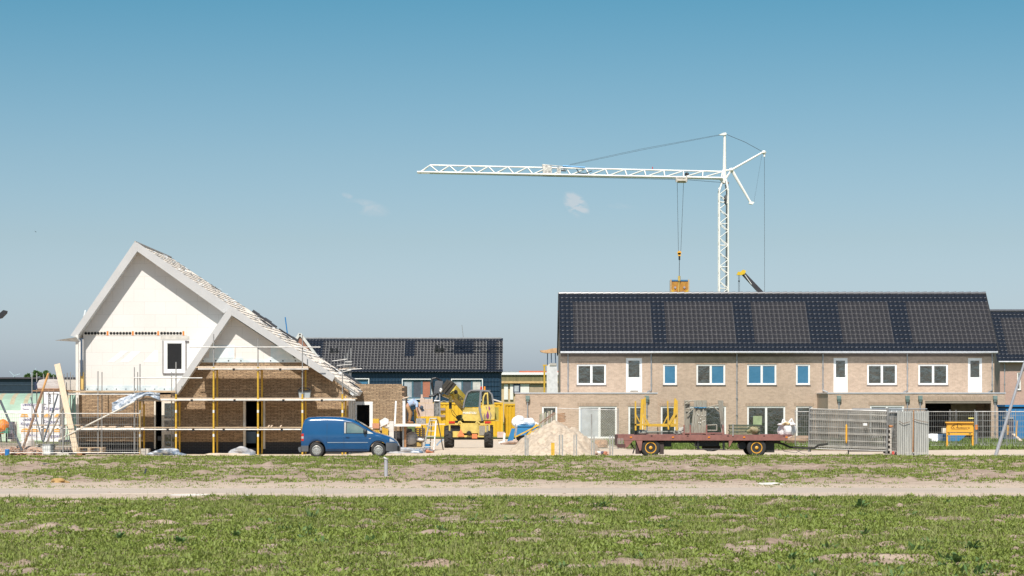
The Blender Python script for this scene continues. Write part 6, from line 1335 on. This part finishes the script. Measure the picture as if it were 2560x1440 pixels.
mb=MB(); mb.path([P3(1955,1056,YLd+.4),P3(1958,1048,YLd+.4),P3(1966,1056,YLd+.4)],.03); mb.path([P3(1972,1056,YLd+.5),P3(1979,1046,YLd+.5),P3(1985,1060,YLd+.5)],.03); mb.build('bag_loops',bagw,bgw)
# ---------------------------------------------------------------- fence stack
rs=random.Random(14)
for k in range(16):
    o=fence2(PX(2022,108.4)+rs.uniform(-.03,.05)+.01*k,108.4+.068*k,0,'mesh fence panel in the close stack lying along the sand track','stack of mesh fence panels beside the trailer drawbar',z=.22-.002*k)
    o.rotation_euler=(R(-1.0+.1*k),R(1.9-.08*k),R(-.8+rs.uniform(-.5,.5)))
for k in range(4):
    fence(PX(2118,110.6)+.02*k,110.3+.09*k,R(1),'mesh fence panel of the loose group behind the stack','mesh fence panels behind the stack',z=.05)
tag(MB().lathe(P3(2116,1108,108.3),(0,0,1),[(0,.02),(.12,.045),(.75,.045),(.86,.02)],8).build('yellow_sleeve',sign_y,None,(PX(2116,108.3),108.3,.6)),'orange sleeve strapped to the middle of the fence stack','sleeve')
tag(MB().pb(2158,2168,1058,1064,108.2,108.22).build('maker_plate',white,None,(PX(2163,108.2),108.2,1)),'small white plate on the fence stack','plate')
for k,(t,b) in enumerate(((1070,1083),(1084,1096),(1097,1108),(1109,1121),(1122,1134))):
    Y=109.0; mb=MB(); mb.pb(2213,2229,t,t+5,Y,Y+.6); mb.pb(2213,2217,t+5,b,Y,Y+.6); mb.pb(2225,2229,t+5,b,Y,Y+.6)
    tag(mb.build('concrete_weight',concrete,None,(PX(2221,Y),Y,PZ(b,Y))),['top','second','middle','fourth','bottom'][k]+' concrete foot of the stacked column right of the fence stack','fence foot','stacked concrete fence feet')
tag(MB().blob(P3(2222,1066,109.2),(.14,.14,.06),44,7,.5).build('orange_clamp_heap',M('clamp_or',(.45,.20,.08),.7,var=.3),None,P3(2222,1070,109.2)),'orange-brown clamps lying on top of the stacked feet','clamps')
tag(MB().blob((PX(2250,110.3),110.3,.11),(.20,.2,.12),45,8,.2).build('plastic_bag',bagw,None,(PX(2250,110.3),110.3,0)),'white bag with a red print at the foot of the fence bundle','bag')
tag(MB().pb(2230,2236,1128,1136,110.2,110.3).build('red_packaging',M('red_pack',(.6,.1,.08),.6),None,(PX(2233,110.2),110.2,0)),'small red piece of packaging left of the white bag','packaging')
# bundle of upright panels seen edge-on
for k in range(17):
    px=2245+k*4.55+(2 if k>8 else 0); fence(PX(px,109.6)+.0,109.6,R(90-1.2+.4*(k%3)),'edge-on mesh fence panel in the upright bundle','upright bundle of mesh fence panels seen from the end',z=.03)
mb=MB()
for k in range(17):
    px=2245+k*4.55+(2 if k>8 else 0); x=PX(px,109.5); mb.box(x-.032,x+.030,109.48,109.54,.03,2.04+.02*math.sin(k*2.1))
bd=mb.build('post_clip_row',M('clip_grey',(.45,.45,.42),.6,.3,var=.3,scale=3,sc3=(12,1,.3)),None,(PX(2282,109.5),109.5,0)); tag(bd,'row of flat grey end straps covering the upright fence bundle','straps')
mb=MB(); mb.path([P3(2247,1052,109.4),P3(2258,1059,109.4),P3(2275,1054,109.4)],.014); mb.path([P3(2281,1046,109.4),P3(2295,1051,109.4),P3(2320,1056,109.4)],.014); tag(mb.build('binding_wire',M('wire_brown',(.2,.14,.1),.7),None,(PX(2283,109.4),109.4,1.5)),'two brown binding wires round the upright fence bundle','wire')
tag(MB().bar(P3(2284,1026,109.4),P3(2282,1130,109.4),.05,.03).build('wooden_lath',wood_b,None,(PX(2283,109.4),109.4,0)),'brown lath in the middle of the upright fence bundle','lath')
tag(MB().tube(P3(2130,1022.5,111),P3(2318,1022.5,109.8),.03).build('steel_tube',M('tube_navy',(.16,.18,.20),.5,.3),None,(PX(2200,110),110,2)),'long dark tube lying over the fence stacks','tube')
# fences behind
gb_='mesh fence panels between the sand track and the terrace'
YF2=127.5
for k,(px,Y,lb) in enumerate(((1988,YF2,'background fence panel starting just right of the white bulk bag'),(2226,YF2+.5,'background fence panel left of the orange sign'),(2375,128.2,'background fence panel directly behind the orange sign'),)): fence(PX(px,Y),Y,0,lb,gb_)
fence(PX(2437,131),131,0,'background fence panel in front of the garage opening',gb_)
fence(PX(2515,126),126,R(4),'background fence panel at the right edge before the blue container',gb_)
foot(2379,128.2,'brown concrete foot below the orange sign'); foot(2441,131.2,'concrete foot hidden in grass right of the orange sign')
tag(MB().tube((PX(2441,130.5),130.5,0),(PX(2441,130.5),130.5,PZ(1030,130.5)),.06,n=10).build('steel_post',zinc,None,(PX(2441,130.5),130.5,0)),'thick grey post just right of the orange sign','post'); 
tag(MB().tube((PX(2441,130.4),130.4,PZ(1074,130.4)),(PX(2441,130.4),130.4,PZ(1062,130.4)),.075,n=10).build('orange_band',orange_m,None,(PX(2441,130.4),130.4,1)),'orange sleeve on the thick post','sleeve')
tag(MB().pb(2421,2434,1044,1047,127.9,127.95).build('yellow_strip',M('strip_yel',(.8,.7,.2),.5),None,(PX(2427,127.9),127.9,1.5)),'small yellow strip tied to the fence above the sign','strip')
# sign
YSg=126.8; sg_=T('sign_board','orange builder sign with dark lettering on two posts in the grass','sign',(PX(2399,YSg),YSg,0))
for a in (2366,2430): MB().pb(a,a+4,1058,1131,YSg,YSg+.1).build('post',sign_y,sg_)
MB().pb(2368,2432,1057,1080,YSg-.05,YSg-.02).build('panel',sign_y,sg_); MB().pb(2368,2432,1082,1088,YSg-.05,YSg-.02).build('panel',sign_y,sg_); MB().pb(2364,2434,1054.5,1057.5,YSg-.14,YSg+.1).build('cap_board',sign_y,sg_)
text('K.K. Houtbouw bv',.135,P3(2401,1069.5,YSg-.055),ink,sg_,bold=.003); text('montage - renovatie - nieuwbouw',.085,P3(2399,1076.8,YSg-.055),M('faint_ink',(.50,.24,.04),.6),sg_) if False else None
mb=MB(); 
for a,b in (((2379,1065),(2386,1062)),((2386,1062),(2396,1058.6)),((2396,1058.6),(2405,1063))): mb.bar(P3(*a,YSg-.06),P3(*b,YSg-.06),.012,.04,(0,1,0))
mb.pb(2393,2395,1060,1068,YSg-.062,YSg-.052); mb.pb(2378,2421,1073.6,1074,YSg-.06,YSg-.052); mb.build('roof_logo',ink,sg_); MB().pb(2422,2428,1083,1085.5,YSg-.062,YSg-.052).pb(2370,2375,1083,1086,YSg-.06,YSg-.052).build('small_marks',M('mark_olive',(.16,.15,.02),.6),sg_)
# blue things behind
tag(MB().pprism([(2357,1086),(2418,1086),(2398,1103),(2357,1103)],138,139.6).build('blue_skip',MATS['skip_blue'],None,(PX(2385,138),138,0)),'low blue skip in the grass behind the orange sign','skip')
tag(MB().pb(2357,2366,1070,1083,137.5,138).build('wrapped_carton',M('carton',(.62,.50,.36),.7,c2=(.75,.7,.6),scale=4),None,(PX(2361,137.5),137.5,1)),'pale carton on the left corner of the low blue skip','carton')
tag(MB().blob((PX(2338,140),140,.28),(.80,.4,.32),46,10,.35).build('rubble_bags',bagw,None,(PX(2338,140),140,0)),'white heap of rubble bags in the grass left of the orange sign','bags')
tag(MB().blob((PX(2010,135),135,.15),(1.2,.7,.42),47,10,.35).build('soil_heap',M('soil_heap_m',(.30,.20,.13),.9,bp=.5),None,(PX(2010,135),135,0)),'brown soil heap between the bulk bag and the fence stack','heap')
bcn=T('blue_container','blue steel container at the right edge beside the terrace end','container',(PX(2560,148),148,0)); Y=148
b=MB(); b.pb(2515,2640,1020,1100,Y,Y+2.4); b.pb(2513,2642,1012,1017,Y-.1,Y+2.5)
for k in range(14): b.pb(2520+k*9,2524+k*9,1024,1097,Y-.035,Y)
b.build('body',M('cont_blue',(.02,.17,.38),.45,var=.1),bcn); MB().pb(2514,2641,1017,1020,Y-.02,Y+2.4).build('dark_gap',black_m,bcn)
rck=T('dark_cabinet','dark upright cabinet with a yellow tube beside the blue container','cabinet',(PX(2528,138),138,0)); MB().pb(2521,2534,1048,1098,138,138.7).build('cabinet_body',M('cab_navy',(.05,.05,.08),.6,var=.4,scale=6),rck); MB().tube(P3(2519,1087,137.9),P3(2520,1063,137.9),.055).build('yellow_sleeve',sign_y,rck); MB().pb(2512,2534,1042,1047,137.9,138.6).build('grey_top',zinc,rck)
tag(MB().bar(P3(2533,1085,137),P3(2552,1102,136),.16,.05).build('pale_board',plank_pale,None,(PX(2545,137),137,0)),'pale board slanting in front of the blue container','board')
tag(MB().tube(P3(2541,1092,136.6),P3(2543,1052,136.6),.035).build('yellow_stake',sign_y,None,(PX(2541,136.6),136.6,0)),'thin yellow stake in front of the blue container','stake')
# leaning pole
a=P3(2489,1140,108.8); b=P3(2575,862,108.8); tag(MB().tube(a,b,.085,.05,12).build('leaning_pole',M('pole_alu',(.42,.42,.44),.45,.4,var=.12,scale=3),None,(a.x,a.y,0)),'tall grey metal pole leaning to the right at the right edge','pole')
# ---------------------------------------------------------------- tower crane
YQ=240; cr=T('tower_crane','white self-erecting tower crane with lattice jib behind the terrace','crane',(PX(1808,YQ),YQ,0)); rr=random.Random(6)
def tri_jib(name,pa,pb,Y,h0,h1,n,par,bottomA,bottomB):
    pass
tA=P3(1075,413,YQ); tB=P3(1806,429,YQ); bA=P3(1043,431,YQ); bB=P3(1806,446,YQ); mb=MB(); w=.55
mb.tube(tA,tB,.085,n=6)
for s_ in (-w,w): mb.tube(bA+Vector((0,s_,0)),bB+Vector((0,s_,0)),.095,n=6)
n=16; 
def lp_(a,b,t): return a+(b-a)*t
for k in range(n+1):
    t=k/n; b_=[lp_(bA,bB,t*.985+.01)+Vector((0,s_,0)) for s_ in (-w,w)]; 
    if k<n:
        u=lp_(tA,tB,(t+.5/n)*1.0-.0)if k else tA
        u=tA+(tB-tA)*((k)/(n-1)) if k<n else tB
        b2=[lp_(bA,bB,(k+1)/n*.985+.01)+Vector((0,s_,0)) for s_ in (-w,w)]
        for q in b_: mb.tube(u,q,.055,n=5)
        for q in b2: mb.tube(u,q,.055,n=5)
        mb.tube(b_[0],b2[1],.04,n=5)
    mb.tube(b_[0],b_[1],.04,n=5)
mb.build('jib',crane_w,cr)
mb=MB(); mb.pb(1357,1380,417,439,YQ-.5,YQ+.5); mb.pb(1392,1402,418,438,YQ-.4,YQ+.4); mb.pprism([(1355,411),(1359,411),(1380,416),(1380,419),(1357,419)],YQ-.4,YQ+.4); mb.tube(P3(1357,411,YQ-.3),P3(1410,417,YQ-.3),.04); mb.build('jib_joint',M('crane_joint',(.72,.68,.62),.5,c2=(.3,.28,.26),scale=3),cr)
MB().tube(P3(1407,415,YQ-.3),P3(1463,419,YQ-.3),.09).build('blue_ram',M('ram_blue',(.10,.33,.60),.4),cr)
mb=MB(); mb.path([P3(1441,422,YQ-.4),P3(1448,432,YQ-.4),P3(1462,434,YQ-.4),P3(1480,427,YQ-.4)],.05); mb.tube(P3(1403,426,YQ-.3),P3(1415,427,YQ-.3),.08); mb.build('cables_on_jib',cable,cr)
MB().tube(P3(1632,427,YQ),P3(1631,417,YQ),.04).build('anemometer',redlamp,cr)
# mast
x0,x1=PX(1797.5,YQ),PX(1820,YQ); hw=(x1-x0)/2; xc=(x0+x1)/2; zt=PZ(478,YQ); mb=MB()
for sx in (-hw,hw):
    for sy in (-hw,hw): mb.tube((xc+sx,YQ+sy,.6),(xc+sx*.98,YQ+sy*.98,zt),.10,.085,6)
z=.8; st=.72; 
k=0
while z<zt-.1:
    for sy in (-hw,hw):
        a,b=(xc-hw,xc+hw) if k%2 else (xc+hw,xc-hw); mb.tube((a,YQ+sy,z),(b,YQ+sy,z+st),.042,n=5)
    for sx in (-hw,hw):
        a,b=(YQ-hw,YQ+hw) if k%2 else (YQ+hw,YQ-hw); mb.tube((xc+sx,a,z),(xc+sx,b,z+st),.042,n=5)
    if k%3==0:
        for sy in (-hw,hw): mb.tube((xc-hw,YQ+sy,z),(xc+hw,YQ+sy,z),.035,n=5)
    z+=st; k+=1
top=P3(1811,452,YQ)
for sx in (-hw,hw):
    for sy in (-hw,hw): mb.tube((xc+sx*.98,YQ+sy*.98,zt),top+Vector((sx*.35,sy*.4,.1)),.09,n=6)
mb.build('mast',crane_w,cr)
mb=MB(); mb.path([P3(1813,462,YQ-.2),P3(1816,480,YQ-.4),P3(1815,735,YQ-.4)],.05); mb.blob(P3(1814,500,YQ-.4),(.15,.2,.5),4,6,.3); mb.build('mast_cable',cable,cr)
hd=MB(); hd.tube(top,P3(1812,333,YQ),.20,.12,8); hd.tube(top,P3(1829,425,YQ),.11,n=6); hd.tube(P3(1806,427,YQ),P3(1830,425,YQ),.10,n=6); hd.tube(P3(1829,425,YQ),P3(1910,379,YQ),.12,.10,6); hd.pprism([(1797,443),(1812,443),(1813,458),(1806,455)],YQ-.4,YQ+.4)
hd.pprism([(1797,337),(1808,332),(1815,331),(1817,336),(1810,338)],YQ-.2,YQ+.2); hd.blob(P3(1829,425,YQ),(.25,.3,.22),2,7,.2); hd.blob(P3(1910,381,YQ),(.22,.2,.2),5,7,.2); hd.tube(P3(1911,383,YQ),P3(1911,392,YQ),.10,n=6)
hd.tube(P3(1831,428,YQ),P3(1876,505,YQ),.16,.11,7); hd.pprism([(1872,509),(1875,503),(1886,505),(1882,511)],YQ-.25,YQ+.25); hd.build('apex_struts',crane_w,cr)
MB().blob(P3(1818,458,YQ),(.18,.2,.15),8,6,.3).blob(P3(1809,457,YQ-.3),(.12,.1,.12),9,6,.3).build('slewing_gear',M('gear_rust',(.25,.18,.13),.6),cr)
gy=MB(); gy.path([P3(1800,338,YQ),P3(1600,376,YQ),P3(1405,417,YQ)],.013,5); gy.path([P3(1800,336.5,YQ),P3(1602,372.5,YQ),P3(1425,411,YQ)],.013,5); gy.path([P3(1816,336,YQ),P3(1862,355,YQ),P3(1906,379,YQ)],.024,5); gy.tube(P3(1911,392,YQ),P3(1911.5,745,YQ),.018,n=5); gy.tube(P3(1905,385,YQ),P3(1885,505,YQ),.008,n=4)
gy.tube(P3(1200,437,YQ-.3),P3(1690,449,YQ-.3),.018,n=4).tube(P3(1711,449,YQ-.3),P3(1803,456,YQ-.3),.018,n=4); gy.build('stay_ropes',cable,cr)
tr_=MB(); tr_.pb(1691,1718,447,452,YQ-.7,YQ+.7); tr_.pb(1694,1716,451,456,YQ-.3,YQ+.3); tr_.tube(P3(1692,444,YQ-.6),P3(1692,455,YQ-.6),.1).tube(P3(1716,440,YQ-.6),P3(1716,455,YQ-.6),.1); tr_.build('trolley',M('trolley_rust',(.58,.52,.45),.6,var=.3),cr); MB().blob(P3(1717,436,YQ),(.22,.3,.2),3,7,.3).build('trolley_winch',black_m,cr)
MB().tube(P3(1693,455,YQ),P3(1696,628,YQ),.02,n=5).tube(P3(1709,455,YQ),P3(1702,628,YQ),.02,n=5).tube(P3(1698.5,650,YQ),P3(1698,692,YQ),.03,n=5).build('hoist_ropes',cable,cr)
hb=MB(); hb.mat(sign_y).lathe(P3(1698.5,632,YQ-.1),(0,1,0),[(0,.20),(.2,.20)],14).pb(1695,1702,632,640,YQ-.1,YQ+.1); hb.mat(black_m).tube(P3(1698.5,640,YQ),P3(1698.5,650,YQ),.09); hb.build('hook_block',None,cr)
mb=MB(); mb.box(xc-2,xc+2,YQ-2,YQ+2,.15,.6); mb.box(xc+1.2,xc+2.2,YQ-1.3,YQ+1.3,.6,2.6); mb.build('base_ballast',concrete,cr)
# hoisted skip
hs_=T('concrete_skip','brown and yellow steel skip hanging from the crane hook behind the ridge','skip',(PX(1700,YQ),YQ,PZ(755,YQ)))
MB().pb(1677,1722,701,757,YQ,YQ+1.6).build('skip_body',M('skip_brown',(.50,.24,.035),.6,c2=(.36,.15,.025),scale=2),hs_)
yb_=MB(); yb_.pprism([(1677,757),(1677,722),(1685,728),(1692,742),(1692,757)],YQ-.08,YQ-.01); yb_.pprism([(1722,757),(1722,722),(1714,728),(1707,742),(1707,757)],YQ-.08,YQ-.01); yb_.build('yellow_gusset',yellow_c,hs_)
MB().pb(1675.5,1679,699,757,YQ-.1,YQ+.1).pb(1720,1723.5,699,757,YQ-.1,YQ+.1).build('side_rail',M('rail_tan',(.50,.34,.18),.6),hs_); MB().pb(1677,1722,699.5,703,YQ-.05,YQ+1.6).build('blue_rim',M('rim_blue',(.05,.16,.32),.5),hs_)
for a in (1688,1711): MB().lathe(P3(a,719,YQ-.05),(0,-1,0),[(0,.12),(.03,.10)],10).build('port_hole',M('port',(.35,.3,.33),.5),hs_)
MB().tube(P3(1698,690,YQ-.1),P3(1698,702,YQ-.1),.13,n=8).tube(P3(1698,702,YQ-.12),P3(1696,745,YQ-.12),.05).build('hook_and_chain',M('hook_ochre',(.60,.42,.12),.5),hs_)
# mobile crane boom
YB2=215; mc=T('crane_boom','dark telescopic crane boom with yellow head rising behind the roof','crane boom',(PX(1990,YB2),YB2,0))
bt=MB(); pa=P3(2040,878,YB2); pb2=P3(1858,684,YB2); taper(bt,pa,pb2,.5,.60,.34,.36,(0,1,0)); bt.build('boom',M('boom_dark',(.045,.040,.045),.4),mc)
MB().pprism([(1842,687),(1846,679),(1851,680),(1858,674),(1865,677),(1862,685),(1852,688)],YB2-.3,YB2+.3).build('boom_head',M('head_yellow',(.70,.46,.03),.4),mc)
MB().bar(P3(1862,687,YB2-.22),P3(1879,711,YB2-.24),.05,.14,(0,1,0)).build('white_marking',white,mc)
MB().tube(P3(1846,688,YB2),P3(1846,760,YB2),.016,n=4).tube(P3(1849,688,YB2),P3(1849,760,YB2),.016,n=4).build('hoist_ropes',cable,mc); MB().tube(P3(1847.5,701,YB2),P3(1847.5,705,YB2),.06).build('rope_weight',black_m,mc)
MB().box(pa.x-1.2,pa.x+1.5,YB2-1,YB2+1,0,pa.z+.3).build('crane_base',black_m,mc)
# trees behind the viewer, mirrored in panes and paint
lt=leafmat('tree_leaf',(.03,.055,.018),(.045,.075,.022),(.07,.10,.03))
mb=MB(); rr=random.Random(91); 
for c in range(34):
    cx=-75+c*5+rr.uniform(-2,2); cy=-70+rr.uniform(-6,6); h=rr.uniform(8,14)
    mb.tube((cx,cy,0),(cx,cy,h*.6),.25,.12,6)
    for k in range(80):
        p=Vector((cx+rr.gauss(0,2.0),cy+rr.gauss(0,2),h*.62+rr.gauss(0,h*.17))); a=Vector((rr.gauss(0,1),rr.gauss(0,1),rr.gauss(0,1))).normalized()*.6; b=a.cross(Vector((rr.gauss(0,1),rr.gauss(0,1),rr.gauss(0,1)))).normalized()*.45; mb.add([p-a,p-b,p+a,p+b],[(0,1,2,3)])
tag(mb.build('tree_belt',lt,None),'belt of trees on the near side, only mirrored in the window panes','trees',kind='stuff')
# ---------------------------------------------------------------- light, sky, camera
sun_dir=Vector((-.20,-1,1.38)).normalized()
sd=bpy.data.lights.new('sun','SUN'); sd.energy=SUN_E; sd.angle=R(.5); sd.color=(1.0,.945,.87); so_=bpy.data.objects.new('sun',sd); so_.rotation_euler=sun_dir.to_track_quat('Z','Y').to_euler(); col.objects.link(so_)
w=bpy.data.worlds.new('World'); sc.world=w; w.use_nodes=True; nt=w.node_tree; bg=nt.nodes['Background']
sky=nt.nodes.new('ShaderNodeTexSky'); sky.sky_type='NISHITA'; sky.sun_disc=False; sky.sun_elevation=math.asin(sun_dir.z); sky.sun_rotation=math.atan2(sun_dir.x,sun_dir.y); sky.air_density=1.0; sky.dust_density=1.2; sky.ozone_density=1.6
tc=nt.nodes.new('ShaderNodeTexCoord'); sp=nt.nodes.new('ShaderNodeSeparateXYZ'); nt.links.new(tc.outputs['Generated'],sp.inputs[0])
rp=nt.nodes.new('ShaderNodeValToRGB'); e=rp.color_ramp.elements
mrn=nt.nodes.new('ShaderNodeMapRange'); mrn.inputs[1].default_value=0; mrn.inputs[2].default_value=.30; nt.links.new(sp.outputs['Z'],mrn.inputs[0]); nt.links.new(mrn.outputs[0],rp.inputs[0])
while len(e)<len(SKY): e.new(.5)
for i,(p,c) in enumerate(SKY): e[i].position=p/.30; e[i].color=(*c,1)
mx=nt.nodes.new('ShaderNodeMix'); mx.data_type='RGBA'; mx.blend_type='MULTIPLY'; mx.inputs[0].default_value=1; nt.links.new(sky.outputs[0],mx.inputs[6]); nt.links.new(rp.outputs[0],mx.inputs[7])
# small wisps of cloud by direction
def wmath(op,a,b=None,c=None):
    n=nt.nodes.new('ShaderNodeMath'); n.operation=op
    for i,q in enumerate((a,b,c)):
        if q is None: continue
        if isinstance(q,(int,float)): n.inputs[i].default_value=q
        else: nt.links.new(q,n.inputs[i])
    return n.outputs[0]
cn=nt.nodes.new('ShaderNodeTexNoise'); cn.inputs['Scale'].default_value=110; cn.inputs['Detail'].default_value=6; cn.inputs['Roughness'].default_value=.6; cn.inputs['Distortion'].default_value=.8
cmp_=nt.nodes.new('ShaderNodeMapping'); cmp_.inputs['Rotation'].default_value=(0,R(40),0); cmp_.inputs['Scale'].default_value=(1,1,2.0); nt.links.new(tc.outputs['Generated'],cmp_.inputs[0]); nt.links.new(cmp_.outputs[0],cn.inputs['Vector'])
tot=None
for px,py,rx,rz,am in ((1440,512,36,34,1.0),(1436,500,16,20,.6),(920,520,60,22,.28),(868,489,16,8,.3),(1545,514,50,9,.13)):
    cx=(px-1280)/F; cz=(HZ-py)/F
    dx=wmath('DIVIDE',wmath('SUBTRACT',wmath('DIVIDE',sp.outputs['X'],sp.outputs['Y']),cx),rx/F); dz=wmath('DIVIDE',wmath('SUBTRACT',wmath('DIVIDE',sp.outputs['Z'],sp.outputs['Y']),cz),rz/F)
    dz=wmath('MULTIPLY_ADD',dx,.55,dz); r2=wmath('ADD',wmath('MULTIPLY',dx,dx),wmath('MULTIPLY',dz,dz)); m_=wmath('MAXIMUM',wmath('SUBTRACT',1,r2),0); m_=wmath('MULTIPLY',wmath('MULTIPLY',m_,am),wmath('GREATER_THAN',sp.outputs['Y'],0))
    tot=m_ if tot is None else wmath('MAXIMUM',tot,m_)
nv=wmath('MAXIMUM',wmath('MULTIPLY',wmath('SUBTRACT',cn.outputs['Fac'],.42),3.2),0); cl_=wmath('MINIMUM',wmath('MULTIPLY',tot,nv),.36)
mc2=nt.nodes.new('ShaderNodeMix'); mc2.data_type='RGBA'; nt.links.new(cl_,mc2.inputs[0]); nt.links.new(mx.outputs[2],mc2.inputs[6]); mc2.inputs[7].default_value=(*CLOUD,1)
nt.links.new(mc2.outputs[2],bg.inputs[0]); bg.inputs[1].default_value=SKY_S
cam=bpy.data.cameras.new('camera'); co_=bpy.data.objects.new('camera',cam); col.objects.link(co_); co_.location=(0,0,CH); co_.rotation_euler=(R(90),0,0)
cam.sensor_width=36; cam.lens=6000*36/2560; cam.shift_x=0; cam.shift_y=(HZ-720)/2560; cam.clip_start=.5; cam.clip_end=20000
cam.dof.use_dof=True; cam.dof.focus_distance=118; cam.dof.aperture_fstop=5.6
sc.camera=co_
sc.view_settings.view_transform='Standard'; sc.view_settings.look='None'; sc.view_settings.exposure=EXPO; sc.view_settings.gamma=1
